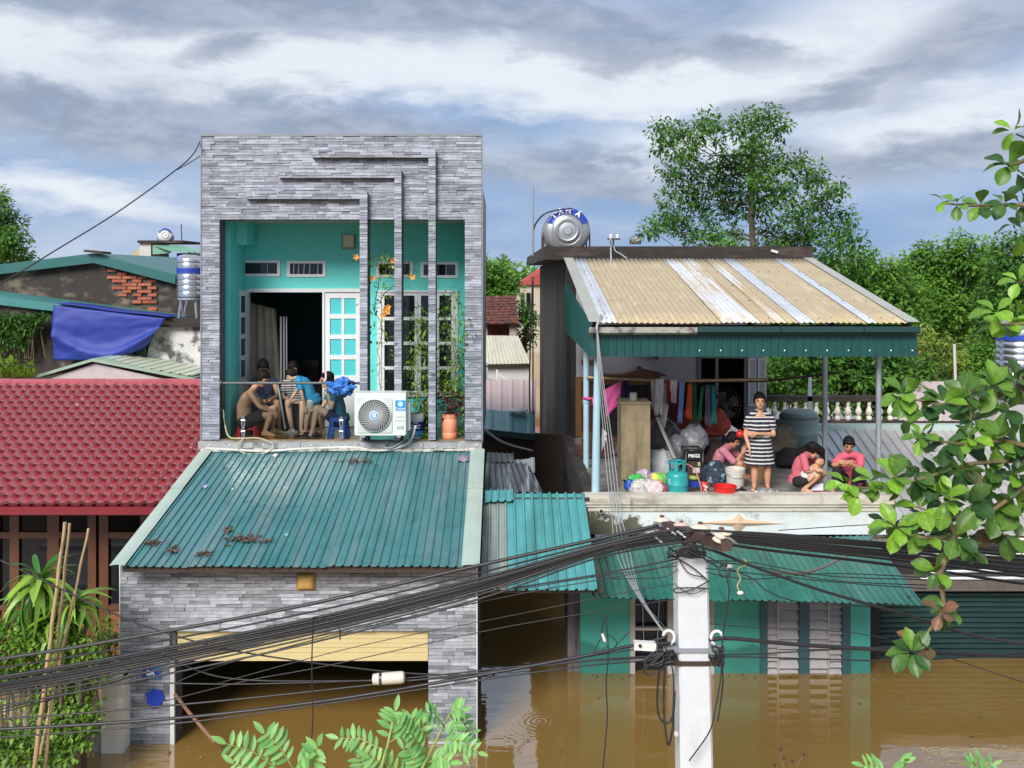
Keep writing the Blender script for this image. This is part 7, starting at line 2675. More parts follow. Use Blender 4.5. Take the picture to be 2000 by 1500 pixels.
# washing lines with clothes
b = MB()
b.tube([P(1145, 737, 16.4), P(1300, 744, 16.0), P(1500, 741, 15.7)], .022, 8)
b.build('clothes_pole', BAMBOO, label='long bamboo drying pole across the left half of the terrace', cat='pole')
b = MB()
b.tube([P(1290, 746, 16.6), P(1500, 744, 16.4), P(1640, 728, 16.2)], .020, 8)
b.build('clothes_pole', IRON, label='dark iron drying rail running on to the right-hand posts', cat='pole')

def garment(label, cat_, pts_top, pts_bot, Y, m, fold=0.03, name='hanging_garment', nf=3.0, group=None, thick=.012):
 """cloth hung from a line: top edge between two pixels, bottom edge between two pixels"""
 ph = RND.random() * 6
 b = MB()

 def fn(u, v):
  x = (pts_top[0][0] * (1 - u) + pts_top[1][0] * u) * (1 - v) + (pts_bot[0][0] * (1 - u) + pts_bot[1][0] * u) * v
  y = (pts_top[0][1] * (1 - u) + pts_top[1][1] * u) * (1 - v) + (pts_bot[0][1] * (1 - u) + pts_bot[1][1] * u) * v
  return P(x, y, Y) + Vector((0, fold * math.sin(u * nf * 6.28 + ph) * (.3 + .7 * v) + .01 * math.sin(v * 11 + u * 7 + ph), 0))
 b.slab(14, 8, fn, (0, thick, 0))
 return b.build(name, m, smooth=True, label=label, cat=cat_, group=group)

def cm(name, c):
 return mat(name, c, .9, var=.12, bump=.15, bs=30)

GW = 'washing on the terrace drying poles'
garment('bright pink towel hanging in a slanted point beside the blue posts', 'towel', ((1178, 764), (1214, 742)), ((1184, 818), (1212, 785)), 15.6, PINKC, .02, 'towel', 1.2, GW)
garment('large pale grey towel hung double on the bamboo pole', 'towel', ((1281, 740), (1297, 740)), ((1277, 812), (1293, 810)), 15.85, cm('grey_towel', (.62, .60, .63)), .04, 'towel', 2, GW)
garment('lower corner of a pale towel trailing under the large grey one', 'towel', ((1285, 780), (1306, 790)), ((1293, 838), (1298, 838)), 15.95, cm('grey_towel2', (.50, .49, .54)), .03, 'towel', 1.5, GW)
garment('dark red shirt between the pale towels on the drying pole', 'shirt', ((1301, 742), (1311, 742)), ((1302, 787), (1309, 787)), 15.9, cm('dark_red_cloth', (.36, .03, .05)), .03, group=GW)
garment('off-white shirt with a pinkish edge beside the dark red shirt', 'shirt', ((1308, 742), (1324, 742)), ((1311, 786), (1321, 788)), 15.88, cm('offwhite_cloth', (.66, .60, .66)), .04, group=GW)
garment('light blue striped cloth hanging narrow on the drying pole', 'shirt', ((1327, 742), (1338, 742)), ((1323, 826), (1331, 826)), 15.9, cm('light_blue_cloth', (.24, .36, .68)), .03, group=GW)
garment('black garment hanging between the light blue and orange cloths', 'shirt', ((1337, 745), (1347, 745)), ((1331, 800), (1345, 800)), 16.0, CL_BLACK, .03, group=GW)
garment('orange-red cloth hanging lower on the drying pole', 'shirt', ((1344, 750), (1352, 750)), ((1339, 815), (1351, 820)), 15.95, cm('orange_red_cloth', (.62, .11, .04)), .02, group=GW)
garment('dark green garment next to the orange-red cloth', 'shirt', ((1349, 748), (1360, 748)), ((1350, 828), (1361, 826)), 16.0, cm('dark_green_cloth', (.03, .12, .05)), .03, group=GW)
garment('emerald green strip of cloth on the drying pole', 'shirt', ((1370, 756), (1374, 756)), ((1362, 824), (1370, 822)), 16.1, cm('emerald_cloth', (.03, .32, .16)), .02, group=GW)
garment('dim lilac grey garment on the drying pole', 'shirt', ((1378, 752), (1386, 752)), ((1376, 828), (1388, 834)), 16.15, cm('dim_lilac_cloth', (.22, .20, .28)), .03, group=GW)
garment('turquoise strip of cloth, rightmost on the drying pole', 'shirt', ((1391, 752), (1395, 752)), ((1389, 828), (1400, 828)), 16.1, cm('turquoise_cloth', (.04, .38, .44)), .02, group=GW)
garment('dark brown curtain hanging behind the plywood cabinet', 'curtain', ((1262, 748), (1278, 748)), ((1258, 850), (1276, 855)), 16.5, cm('dark_brown_cloth', (.06, .035, .03)), .03, 'curtain', group=GW)
garment('navy cloth just right of the pink towel', 'shirt', ((1217, 744), (1228, 744)), ((1218, 780), (1226, 782)), 16.3, CL_NAVY, .02, group=GW)
garment('small white rag tied to the front blue post', 'rag', ((1176, 836), (1186, 846)), ((1174, 884), (1182, 866)), 14.5, cm('white_rag', (.56, .56, .60)), .02, 'rag')
garment('pale towel fold just left of the large grey one', 'towel', ((1271, 741), (1282, 741)), ((1273, 800), (1281, 796)), 15.9, cm('ecru_cloth', (.52, .49, .45)), .03, 'towel', group=GW)
garment('deep blue shirt beyond the light blue cloth', 'shirt', ((1335, 743), (1344, 743)), ((1330, 790), (1340, 795)), 16.15, cm('deep_blue_cloth', (.04, .09, .38)), .03, group=GW)
garment('black skirt hanging behind the emerald strip', 'skirt', ((1360, 748), (1376, 748)), ((1358, 812), (1380, 815)), 16.3, CL_BLACK, .03, group=GW)
garment('maroon shirt at the back of the washing', 'shirt', ((1318, 744), (1330, 744)), ((1314, 808), (1330, 812)), 16.3, cm('maroon_cloth', (.20, .03, .05)), .03, group=GW)
garment('teal green shirt beside the lilac garment', 'shirt', ((1384, 752), (1392, 752)), ((1384, 815), (1393, 815)), 16.25, cm('teal_green_cloth', (.03, .22, .20)), .03, group=GW)
b = MB()
b.tube([P(1139, 777, 16.45), P(1150, 779, 16.4), P(1162, 777, 16.4)], .022, 8)
b.tube([P(1160, 778, 16.38), P(1159, 790, 16.38)], .03, 8)
b.build('pink_clip', mat('hot_pink_plastic', (.62, .06, .30), .5), smooth=True, label='hot pink ribbon tied round the rear blue post', cat='ribbon')
# shelf behind with dark bits
t = thing('dark_shelf', 'dark wooden shelf with an arched top board against the rear wall', 'shelf', T3(1230, 18.9))
b = MB()
b.box(PX(1160, 18.9), PX(1290, 18.9), 18.9, 19.2, PZ(752, 18.9), PZ(733, 18.9))
b.build('top_board', WOOD, t)
b = MB()
b.prism([P(1205, 735, 18.88), P(1305, 735, 18.88), P(1285, 727, 18.88), P(1260, 722, 18.88), P(1235, 727, 18.88)], (0, .2, 0))
b.build('arched_top', WOOD, t)
for px in (1163, 1284):
 b = MB()
 b.box(PX(px, 18.9) - .06, PX(px, 18.9) + .06, 18.91, 19.2, TF, PZ(752, 18.9))
 b.build('side_board', WOOD, t)
b = MB()
b.box(PX(1169, 19.1), PX(1280, 19.1), 19.1, 19.2, TF, PZ(752, 18.9))
b.build('back_board', BLACKP, t)
for px, py, w, h, m in ((1250, 722, 8, 10, WOOD), (1285, 690, 4, 26, WOOD)):
 b = MB()
 b.box(PX(px - w / 2, 19.5), PX(px + w / 2, 19.5), 19.55, 19.68, PZ(py + h / 2, 19.5), PZ(py - h / 2, 19.5))
 b.build('wall_hook', m, label='small dark wooden block fixed on the rear wall' if px == 1250 else 'short dark upright stick fixed on the rear wall', cat='block' if px == 1250 else 'stick')
# firewood behind posts
for i, (px, py) in enumerate(((1155, 905), (1160, 880), (1170, 895), (1180, 905), (1152, 870), (1175, 870), (1165, 920), (1185, 925))):
 b = MB()
 p = P(px, py, 17.3)
 p.z = TF + .1 + .11 * (i // 3)
 b.bar(p + Vector((-.25, 0, 0)), p + Vector((.2, .1, RND.uniform(-.03, .05))), .1, .1)
 b.build('firewood', mat('dim_red_wood', (.09, .04, .03), .9, var=.3) if i == 0 else bpy.data.materials['dim_red_wood'], label='dim reddish log in the firewood heap behind the blue posts', cat='log', group='firewood heap behind the blue posts')

def sack(label, c, r, m, cat_='sack', name='sack', seed=0, n=1.0):
 rk = random.Random(seed)
 c = Vector(c)
 b = MB()

 off = Vector((seed * 3.7, seed * 1.9, seed * 5.3))
 mr = min(r)

 def fn(u, v):
  a = 2 * math.pi * u
  t_ = math.pi * (v - .5)
  z = math.sin(t_)
  if z < 0:
   z = -abs(z) ** .6
  d = Vector((math.cos(t_) * math.cos(a), math.cos(t_) * math.sin(a), z))
  f1 = noise.noise(d * 1.6 + off)
  f2 = 1 - 2 * abs(noise.noise(d * 3.2 * n + off))
  f3 = 1 - 2 * abs(noise.noise(d * 7.5 * n + off * 2))
  w = 1 + .28 * f1 + .16 * n * f2 + .05 * n * f3
  q = Vector((r[0] * d.x * w, r[1] * d.y * w, r[2] * d.z * (w if d.z > 0 else 1)))
  return c + q
 b.grid(44, 26, fn)
 return b.build(name, m, smooth=True, label=label, cat=cat_)

sack('big pale grey sack on the floor right of the plywood cabinet', T3(1288, 15.6, .22), (.24, .22, .24), SACK, seed=1)
sack('translucent whitish bag slumped above the black generator', T3(1356, 16.2, .56), (.20, .18, .22), mat('translucent_white_bag', (.34, .35, .37), .35, var=.2, bump=.4, bs=14), 'bag', 'plastic_bag', 2)
sack('dull whitish bag left of the black generator', T3(1324, 16.1, .42), (.16, .18, .2), mat('dull_bag', (.24, .25, .27), .4, var=.2, bump=.4, bs=14), 'bag', 'plastic_bag', 3)
sack('dark grey bundle behind the big pale sack', T3(1285, 16.4, .55), (.30, .25, .28), cm('dark_grey_bundle', (.10, .09, .10)), 'bundle', 'bundle', 4)
sack('orange and black backpack heaped under the washing', T3(1347, 16.9, .85), (.22, .2, .28), mat('dull_orange_nylon', (.34, .06, .025), .6, var=.2), 'backpack', 'backpack', 5)
sack('red-orange bundle behind the pink-shirted sitter', T3(1390, 16.9, .72), (.26, .2, .26), mat('red_orange_bundle', (.40, .06, .03), .7, var=.2), 'bundle', 'bundle', 6)
sack('brown patterned bundle on top of the heap under the washing', T3(1325, 17.2, .95), (.2, .2, .28), mat('brown_bundle', (.12, .035, .025), .8, var=.4), 'bundle', 'bundle', 7)
sack('dark lower bundle at the foot of the heap', T3(1398, 16.4, .25), (.22, .22, .22), cm('brown_black', (.03, .02, .018)), 'bundle', 'bundle', 8)
sack('crumpled navy and pale blue clothes beside the white bucket', T3(1398, 15.15, .16), (.20, .2, .18), mat('navy_clothes', (.02, .03, .05), .8, var=.3, stains=[((.20, .38, .5), (7, 7, 7), .56, .62, .9)]), 'clothes', 'clothes_heap', 9)
sack('large dark bag lying behind the girl', T3(1548, 16.6, .14), (.26, .25, .17), CL_BLACK, 'bag', 'cloth_bag', 10)
sack('mottled brown sack behind the striped dress', T3(1521, 17.2, .30), (.28, .25, .30), mat('mottled_sack', (.12, .11, .07), .8, var=.4), 'sack', 'sack', 11)
# coloured carrier bags
cols_ = [((1233, 948), (.02, .10, .42), 'deep blue carrier bag, leftmost in the heap of bags', .075), ((1243, 942), (.06, .40, .10), 'green carrier bag second from the left in the heap of bags', .10), ((1258, 934), (.42, .34, .42), 'crumpled mauve carrier bag on top of the heap of bags', .10),
  ((1270, 930), (.03, .09, .50), 'bright blue knot of plastic on top of the heap of bags', .06), ((1281, 935), (.55, .55, .08), 'yellow bag beside the bright blue one', .075), ((1293, 938), (.15, .42, .10), 'leaf green bag next to the gas cylinder', .09),
  ((1250, 955), (.52, .50, .47), 'whitish bag at the front of the heap of bags', .11), ((1264, 953), (.58, .56, .60), 'pale silvery bag at the front middle of the heap', .10), ((1281, 956), (.56, .45, .48), 'pinkish white bag at the front right of the heap', .10), ((1295, 956), (.24, .05, .06), 'dark red bag against the gas cylinder', .075), ((1288, 947), (.50, .28, .12), 'orange-brown bag in the middle right of the heap', .06)]
for i, ((px, py), col_, lab, r_) in enumerate(cols_):
 Y = 14.52 + (955 - py) * .012
 p = P(px, py, Y)
 p.z = max(p.z, TF + r_ * .8)
 sack(lab, p, (r_ * 1.15, r_, r_), mat('bag_plastic_%d' % i, col_, .3, var=.3, vs=16, bump=.4, bs=22), 'plastic bag', 'carrier_bag', 30 + i, 2.0)
# gas cylinder
gc_ = T3(1323, 14.5)
t = thing('gas_cylinder', 'teal gas cylinder with collar handle at the terrace edge', 'gas cylinder', gc_)
b = MB()
k = 1.0
b.lathe([(.13, 0), (.145, .012), (.15, .03), (.158, .035), (.163, .06), (.163, .16), (.166, .165), (.166, .175), (.163, .18), (.163, .29), (.155, .325), (.13, .352), (.09, .368), (.04, .374)], gc_, n=36)
b.build('cylinder_body', GASM, t, smooth=35)
b = MB()
b.lathe([(.125, .490), (.135, .49), (.135, .515), (.125, .515), (.125, .490)], gc_, n=32, caps=False)
b.lathe([(.115, .345), (.12, .345), (.12, .375), (.115, .375), (.115, .345)], gc_, n=32, caps=False)
b.build('collar_ring', GASM, t, smooth=35)
for a in (-1.9, -0.75, 0.5, 1.6, 2.6):
 b = MB()
 p0 = gc_ + Vector((.12 * math.cos(a), .12 * math.sin(a), .36))
 p1 = gc_ + Vector((.13 * math.cos(a), .13 * math.sin(a), .50))
 b.bar(p0, p1, .05, .012, up=(math.cos(a), math.sin(a), 0))
 b.build('collar_stay', GASM, t)
b = MB()
b.lathe([(.03, .37), (.03, .41), (.018, .42), (.018, .44), (.03, .445), (.03, .46)], gc_, n=12)
b.build('valve', STEELD, t)
b = MB()
for (u0, u1, z0, z1) in ((-1.1, -.98, .22, .25), (-1.08, -.86, .25, .262), (-1.1, -.85, .19, .20), (-.9, -.84, .20, .245)):
 b.slab(5, 1, lambda u, v: gc_ + Vector((.1645 * math.sin(u0 + (u1 - u0) * u), -.1645 * math.cos(u0 + (u1 - u0) * u), z0 + (z1 - z0) * v)), (0, .002, 0))
b.build('white_print', mat('pale_teal_print', (.35, .62, .62), .5), t)
cable('gas_hose', [gc_ + Vector((.02, 0, .45)), P(1335, 905, 14.7), P(1355, 915, 14.6), P(1366, 940, 14.5), P(1371, 962, 14.46)], .012, mat('dusty_pink_hose', (.45, .18, .17), .5), 'dusty red gas hose curving from the gas cylinder to the floor', 'hose')
# black framed generator
go = T3(1352, 15.5)
t = thing('generator', 'black tubular framed generator behind the gas cylinder', 'generator', go)
gw, gd, gh = .27, .36, .52
b = MB()
for sx_ in (-1, 1):
 x = go.x + sx_ * gw / 2
 b.tube([(x, go.y - gd / 2, TF), (x, go.y - gd / 2, TF + gh), (x, go.y + gd / 2, TF + gh), (x, go.y + gd / 2, TF)], .016, 8)
for yy in (-gd / 2, gd / 2):
 for zz in (.05, gh):
  b.tube([(go.x - gw / 2, go.y + yy, TF + zz), (go.x + gw / 2, go.y + yy, TF + zz)], .016, 8)
b.build('tube_frame', BLACKP, t, smooth=True)
b = MB()
b.box(go.x - .11, go.x + .11, go.y - .14, go.y + .15, TF + .08, TF + .34)
b.build('engine_block', IRON, t)
b = MB()
b.box(go.x - .115, go.x + .115, go.y - .15, go.y + .16, TF + .36, TF + .49)
tk = b.build('fuel_tank', BLACKP, t)
text('M6G2', .075, LETTER, tk, Matrix.Translation((go.x, go.y - .153, TF + .43)) @ FACE_CAM, depth=.002, bold=.002)
b = MB()
b.box(go.x - .02, go.x + .09, go.y - .150, go.y - .141, TF + .16, TF + .24)
b.build('rating_plate', mat('pale_plate', (.55, .55, .5), .5), t)
b = MB()
b.box(go.x + .06, go.x + .1, go.y - .151, go.y - .141, TF + .27, TF + .33)
b.build('yellow_tag', mat('lime_tag', (.4, .5, .12), .5), t)
# small packets
b = MB()
b.tube([T3(1346, 14.8, .20), T3(1362, 14.8, .19)], .034, 10)
b.build('lime_bottle', mat('lime_plastic', (.45, .55, .12), .4), smooth=True, label='lime green bottle lying behind the gas cylinder', cat='bottle')
b = MB()
b.obox(T3(1354, 14.75, .11), (.17, .1, .07))
b.build('blue_box', BLUEL, label='small deep blue box right of the gas cylinder', cat='box')
t = thing('snack_packet', 'red snack packet with pale printing standing at the terrace edge', 'packet', T3(1377, 14.5))
b = MB()
b.slab(8, 8, lambda u, v: T3(1370 + 14 * u, 14.5, .01 + .19 * v) + Vector((0, -.05 * math.sin(math.pi * u) * math.sin(math.pi * v), 0)), (0, .03, 0))
b.build('packet', mat('red_foil', (.50, .03, .03), .3), t, smooth=True)
b = MB()
for (u, v, r_) in ((.35, .72, .025), (.6, .62, .03), (.45, .42, .025), (.62, .3, .022), (.3, .2, .02)):
 b.ell(T3(1370 + 14 * u, 14.5, .01 + .19 * v) + Vector((0, -.05 * math.sin(math.pi * u) * math.sin(math.pi * v) - .001, 0)), (r_, .006, r_ * .7), nu=10, nv=6)
b.build('printed_patch', mat('cream_print', (.62, .5, .38), .5), t, smooth=True)
# white bucket
bo = T3(1436, 14.95)
t = thing('bucket', 'grubby white bucket left of the woman\'s legs', 'bucket', bo)
b = MB()
b.lathe([(.125, 0), (.13, .01), (.145, .24), (.152, .242), (.153, .27), (.149, .275), (.158, .285), (.158, .315), (.15, .318), (.14, .29), (.125, .05)], bo, n=32)
b.build('bucket_body', BUCKW, t, smooth=35)
b = MB()
b.tube([bo + Vector((-.155 * math.cos(a), -.17 * math.sin(a), .26 - .06 * math.sin(a))) for a in [k * math.pi / 12 for k in range(13)]], .005, 5)
b.build('handle', GALV, t)
# red basin, pans, box
ro_ = T3(1416, 14.42)
b = MB()
b.lathe([(.14, 0), (.155, .01), (.17, .14), (.18, .15), (.18, .16), (.165, .155), (.15, .03)], ro_, n=32)
b.build('basin', REDP, smooth=35, label='shallow red plastic basin in front of the white bucket', cat='basin')

def pan(px, r, h, label, lid=False):
 o = T3(px, 14.42)
 t = thing('cooking_pot', label, 'pot', o)
 b = MB()
 b.lathe([(r * .92, 0), (r, .02), (r, h), (r * 1.06, h + .004), (r * 1.06, h + .012), (r * .95, h + .01), (r * .93, .02)], o, n=28)
 b.build('pot_body', ALUM, t, smooth=35)
 for s_ in (-1, 1):
  b = MB()
  b.tube([o + Vector((s_ * r, -.03, h * .75)), o + Vector((s_ * (r + .035), -.02, h * .8)), o + Vector((s_ * (r + .035), .02, h * .8)), o + Vector((s_ * r, .03, h * .75))], .007, 6)
  b.build('handle', STEELD, t)
 if lid:
  b = MB()
  b.lathe([(r * .95, h + .012), (r * .5, h + .03), (.02, h + .035), (.02, h + .06), (0.0, h + .062)], o, n=24)
  b.build('lid', BLACKP, t, smooth=35)

pan(1449, .085, .085, 'small lidded aluminium pot between basin and woman\'s feet', True)
pan(1490, .085, .10, 'shiny aluminium pot in front of the woman\'s legs')
pan(1505, .075, .09, 'smaller aluminium pot right of the woman\'s feet')
b = MB()
b.box(PX(1472, 15.6), PX(1500, 15.6), 15.6, 15.9, TF, TF + .32)
b.build('carton', CARD, label='brown cardboard carton behind the woman\'s legs', cat='carton')
b = MB()
b.box(PX(1471, 15.6), PX(1500, 15.6), 15.55, 15.9, TF + .40, TF + .62)
b.build('carton', WPLAS, label='white carton stacked above the brown one behind the woman', cat='carton')
b = MB()
b.box(PX(1470, 15.6), PX(1500, 15.6), 15.58, 15.9, TF + .322, TF + .398)
b.build('tray', BLACKP, label='black tray between the white and the brown carton', cat='tray')
b = MB()
b.ell(P(1446, 848, 15.3), (.066, .06, .064), nu=20, nv=12)
b.ell(P(1446, 848, 15.3) + Vector((0, 0, .064)), (.02, .02, .015))
b.build('red_ball', REDP, smooth=True, label='glossy red ball held beside the bowed head', cat='ball')
b = MB()
o = T3(1593, 14.42)
b.lathe([(.14, 0), (.16, .01), (.17, .045), (.18, .05), (.18, .058), (.16, .052), (.145, .015)], o, n=28)
b.build('tray', REDP, smooth=35, label='flat red tray at the squatting girl\'s feet', cat='tray')
b = MB()
b.hexa([P(1582, 958, 14.5), P(1608, 958, 14.5), P(1608, 950, 14.9), P(1582, 950, 14.9)], [P(1592, 946, 14.55), P(1608, 944, 14.55), P(1608, 942, 14.9), P(1592, 944, 14.9)])
b.build('milk_carton', mat('white_blue_carton', (.6, .64, .72), .5), label='white and blue packet on the red tray', cat='packet')
# standing fan
fo = T3(1413, 17.0)
t = thing('standing_fan', 'dark standing fan behind the washing', 'fan', fo)
b = MB()
b.lathe([(.2, 0), (.2, .03), (.03, .05)], fo, n=24)
b.build('base', BLACKP, t)
b = MB()
b.tube([fo + Vector((0, 0, .04)), fo + Vector((0, 0, 1.0))], .02, 8)
b.build('stem', BLACKP, t)
fc = P(1416, 792, 16.95)
b = MB()
for k in range(28):
 a = 2 * math.pi * k / 28
 b.tube([fc + Vector((.05 * math.cos(a), -.05, .05 * math.sin(a))), fc + Vector((.25 * math.cos(a + .2), -.045, .25 * math.sin(a + .2))), fc + Vector((.29 * math.cos(a + .25), .02, .29 * math.sin(a + .25)))], .004, 4)
for r_ in (.12, .2, .29):
 b.tube([fc + Vector((r_ * math.cos(a), -.045 + (.065 if r_ > .25 else 0), r_ * math.sin(a))) for a in [k * 2 * math.pi / 32 for k in range(33)]], .005, 4)
b.build('cage', IRON, t)
for k in range(4):
 a = k * math.pi / 2 + .4
 b = MB()
 b.slab(4, 3, lambda u, v: fc + Vector(((.05 + .19 * u) * math.cos(a + (v - .5) * .9), .02 * (v - .5), (.05 + .19 * u) * math.sin(a + (v - .5) * .9))), (0, .005, 0))
 b.build('blade', mat('smoky_blade', (.07, .07, .07), .3) if k == 0 else bpy.data.materials['smoky_blade'], t)
b = MB()
b.lathe([(.05, -.06), (.055, 0), (.05, .15)], fc, (0, 1, 0), 16)
b.build('motor', BLACKP, t)
# leaning white plank
b = MB()
b.bar(P(1283, 815, 15.6), P(1318, 895, 15.4), .05, .03)
b.build('leaning_plank', mat('greyish_plank', (.36, .34, .33), .7), label='pale plank leaning beside the big sack', cat='plank')
# blue-grey barrel under the right-hand roof edge
t = thing('plastic_drum', 'dusty blue-grey plastic drum with a sheet over it behind the girl', 'drum', T3(1560, 19.0))
b = MB()
b.lathe([(.34, 0), (.36, .03), (.37, .2), (.38, .22), (.37, .24), (.37, .45), (.38, .47), (.37, .5), (.34, .62), (.26, .66), (0.0, .67)], T3(1560, 18.9, 0), n=32)
b.build('drum_body', mat('dusty_blue_grey_plastic', (.20, .28, .28), .5, var=.15), t, smooth=40)
b = MB()
b.lathe([(.378, .50), (.372, .56)], T3(1560, 18.9, 0), n=32, caps=False)
b.build('rim_band', mat('dark_grey_band', (.12, .16, .16), .6), t, smooth=True)
# bracket with insulators on the slab and its service wires
t = thing('service_bracket', 'rusty service bracket with two small insulators on the black slab', 'bracket', P(1198, 480, 19.5))
b = MB()
b.tube([P(1198, 482, 19.45), P(1198, 467, 19.45)], .02, 6)
b.bar(P(1186, 467, 19.45), P(1211, 467, 19.45), .03, .03)
b.build('bracket_arm', IRON, t)
for px in (1193, 1206):
 b = MB()
 b.lathe([(.02, 0), (.035, .02), (.03, .05), (.038, .07), (.02, .09)], P(px, 466, 19.45), n=12)
 b.build('insulator', WPLAS, t, smooth=40)
for i, off in enumerate((-3, 0, 3, 6)):
 cable('service_wire', [P(1192 + off * .3, 466, 19.4), P(1193 + off * .2, 500, 19.3), P(1192 + off, 560, 17.0), P(1178 + off, 608, 14.7), P(1166 + off * .3, 634, 13.85), P(1167 + off * .3, 660, 13.8), P(1172 + off, 740, 13.9), P(1182 + off * 1.5, 830, 14.05), P(1191 + off * 2, 920, 14.08), P(1200 + off * 2, 1000, 13.9), P(1212 + off * 3, 1075, 12.6), P(1240 + off, 1150, 10.0), P(1300, 1240, 8.7)], .0075, CABLEG, ('leftmost', 'second', 'third', 'rightmost')[i] + ' of the grey service wires dropping from the slab bracket to the pole', 'wire', 'grey service wires from the slab bracket')
cable('overflow_hose', [P(1042, 500, 21.2), P(1040, 470, 21.1), P(1045, 440, 21.0), P(1062, 419, 20.9), P(1085, 411, 20.9), P(1116, 407, 20.9)], .018, CABLE, 'black hose arching up to the top of the lying tank', 'hose')
for i, (pts, lab) in enumerate((([(1040, 540), (1037, 640), (1034, 760), (1038, 860), (1042, 930)], 'black wire running down the rear edge of the dark side wall'), ([(1041, 540), (1041, 700), (1041, 830), (1043, 900)], 'second black wire down the edge of the dark side wall'))):
 cable('wall_wire', [P(x, y, 24) for x, y in pts], .02, CABLE, lab, 'wire')
cable('wall_wire', [P(1225, 505, 19.2), P(1212, 496, 19.3), P(1202, 490, 19.4), P(1198, 478, 19.45)], .012, CABLEG, 'short pale wire looping on the slab edge under the bracket', 'wire')
# ================================================================== utility pole and its cables
PYp = 8.5
pt = thing('utility_pole', 'white square concrete pole with iron crossarm standing in the flood', 'pole', P(1353, 1500, PYp) * 1.0)
b = MB()
top_c, bot_c = P(1348, 1084, PYp), P(1355.5, 1500, PYp)
dirp = (bot_c - top_c)
bot_c = top_c + dirp * (top_c.z + 0.6) / (top_c.z - bot_c.z)
w0, w1 = 0.133, 0.155
ch = 0.02

def octo(c, w):
 return [c + Vector(q) for q in ((-w + ch, -w, 0), (w - ch, -w, 0), (w, -w + ch, 0), (w, w - ch, 0), (w - ch, w, 0), (-w + ch, w, 0), (-w, w - ch, 0), (-w, -w + ch, 0))]

o0, o1_ = octo(bot_c, w1), octo(top_c, w0)
b.add(o0 + o1_, [tuple(range(8))[::-1], tuple(range(8, 16))] + [(i, (i + 1) % 8, (i + 1) % 8 + 8, i + 8) for i in range(8)])
b.build('pole_shaft', POLE, pt)
b = MB()
b.lathe([(.10, 0), (.11, .02), (.06, .05), (.05, .16), (.0, .17)], top_c, n=12)
b.bar(top_c + Vector((-.13, -.02, .02)), top_c + Vector((.13, -.05, .03)), .05, .03)
b.build('pole_cap', IRON, pt)
arm_a, arm_b = P(1292, 1024, 9.25), P(1420, 1066, 7.9)
b = MB()
b.bar(arm_a, arm_b, .09, .09)
b.bar(top_c + Vector((0, 0, .1)), (arm_a + arm_b) / 2, .07, .07)
b.bar(top_c + Vector((0, .12, .02)), arm_a.lerp(arm_b, .2), .03, .03)
b.build('crossarm', mat('rusty_brown_channel', (.075, .045, .038), .75, var=.3, vs=9), pt)
ins_pts = [P(1293, 1016, 9.2), P(1331, 1026, 8.85), P(1368, 1030, 8.5), P(1409, 1041, 8.05)]
for i, p in enumerate(ins_pts):
 b = MB()
 s = (1.2, 1.02, 1.25, 1.25)[i]
 b.lathe([(.025 * s, -.10), (.03 * s, -.05), (.045 * s, -.045), (.052 * s, -.03), (.045 * s, -.015), (.035 * s, -.012), (.068 * s, -.004), (.072 * s, .004), (.062 * s, .012), (.034 * s, .024), (.020 * s, .030)], p, n=24)
 io = b.build('insulator', CERAM if i != 1 else CERAMP, pt, smooth=35)
 b = MB()
 b.lathe([(.020 * s, .0), (.018 * s, .008), (.010 * s, .012)], p + Vector((0, 0, .030 * s)), n=12)
 b.build('pin_cap', mat('rusty_pin', (.12, .04, .025), .8) if i == 0 else bpy.data.materials['rusty_pin'], io)
for (px, py, Y, m, r_) in ((1283, 1027, 8.9, mat('mauve_ceramic', (.24, .20, .24), .4, var=.2), .045), (1405, 1049, 7.95, CERAM, .05)):
 b = MB()
 p = P(px, py, Y)
 b.lathe([(.02, -.05), (r_, -.03), (r_ * .7, -.01), (r_, .015), (.02, .03)], p, (0.3, -.2, 1), n=20)
 b.build('insulator', m, pt, smooth=35)
b = MB()
for (px, py, dx) in ((1303, 1032, .05), (1322, 1037, .05), (1392, 1042, .05), (1278, 1047, .04), (1420, 1049, .06)):
 p = P(px, py, 8.3)
 for q in range(3):
  b.tube([p + Vector((q * .012, 0, -.01 * q)), p + Vector((dx + q * .012, 0, -.035 - .01 * q))], .008, 5)
b.build('white_tie', WPLAS, pt, kind='stuff')
for py in (1258, 1283):
 b = MB()
 c = P(1351, py, PYp)
 w = .150
 b.box(c.x - w, c.x + w, PYp - w - .004, PYp + w, c.z - .018, c.z + .018)
 b.box(c.x + w, c.x + w + .10, PYp - .12, PYp - .08, c.z - .03, c.z + .03)
 b.box(c.x - w - .12, c.x - w, PYp - .12, PYp - .08, c.z - .03, c.z + .03)
 b.build('steel_band', GALV if py == 1258 else IRON, pt)
for (px, py) in ((1306, 1245), (1400, 1246)):
 b = MB()
 b.tube([P(px, py, 8.35) + Vector((.05 * math.cos(a), 0, .06 * math.sin(a))) for a in [(.2 + k * .35) * (1 if px > 1350 else -1) + (0 if px > 1350 else 3.1) for k in range(13)]], .014, 7)
 b.build('white_hook', WPLAS, pt, smooth=True)
for px in (1318, 1385):
 b = MB()
 b.ell(P(px + (3 if px < 1350 else 0), 1434, 8.42), (.022, .03, .03), nu=10, nv=6)
 b.build('plastic_clip', WPLAS, pt, smooth=True)
t = thing('junction_box', 'small white junction box clamped on the cables left of the pole', 'box', P(1259, 1262, 8.35))
b = MB()
b.obox(P(1259, 1261, 8.35), (.19, .07, .065), Matrix.Rotation(.06, 3, 'Y'))
b.build('box_body', WPLAS, t)
b = MB()
b.lathe([(.015, 0), (.015, .01)], P(1250, 1261, 8.31), (0, -1, 0), 10)
b.build('box_knob', IRON, t)
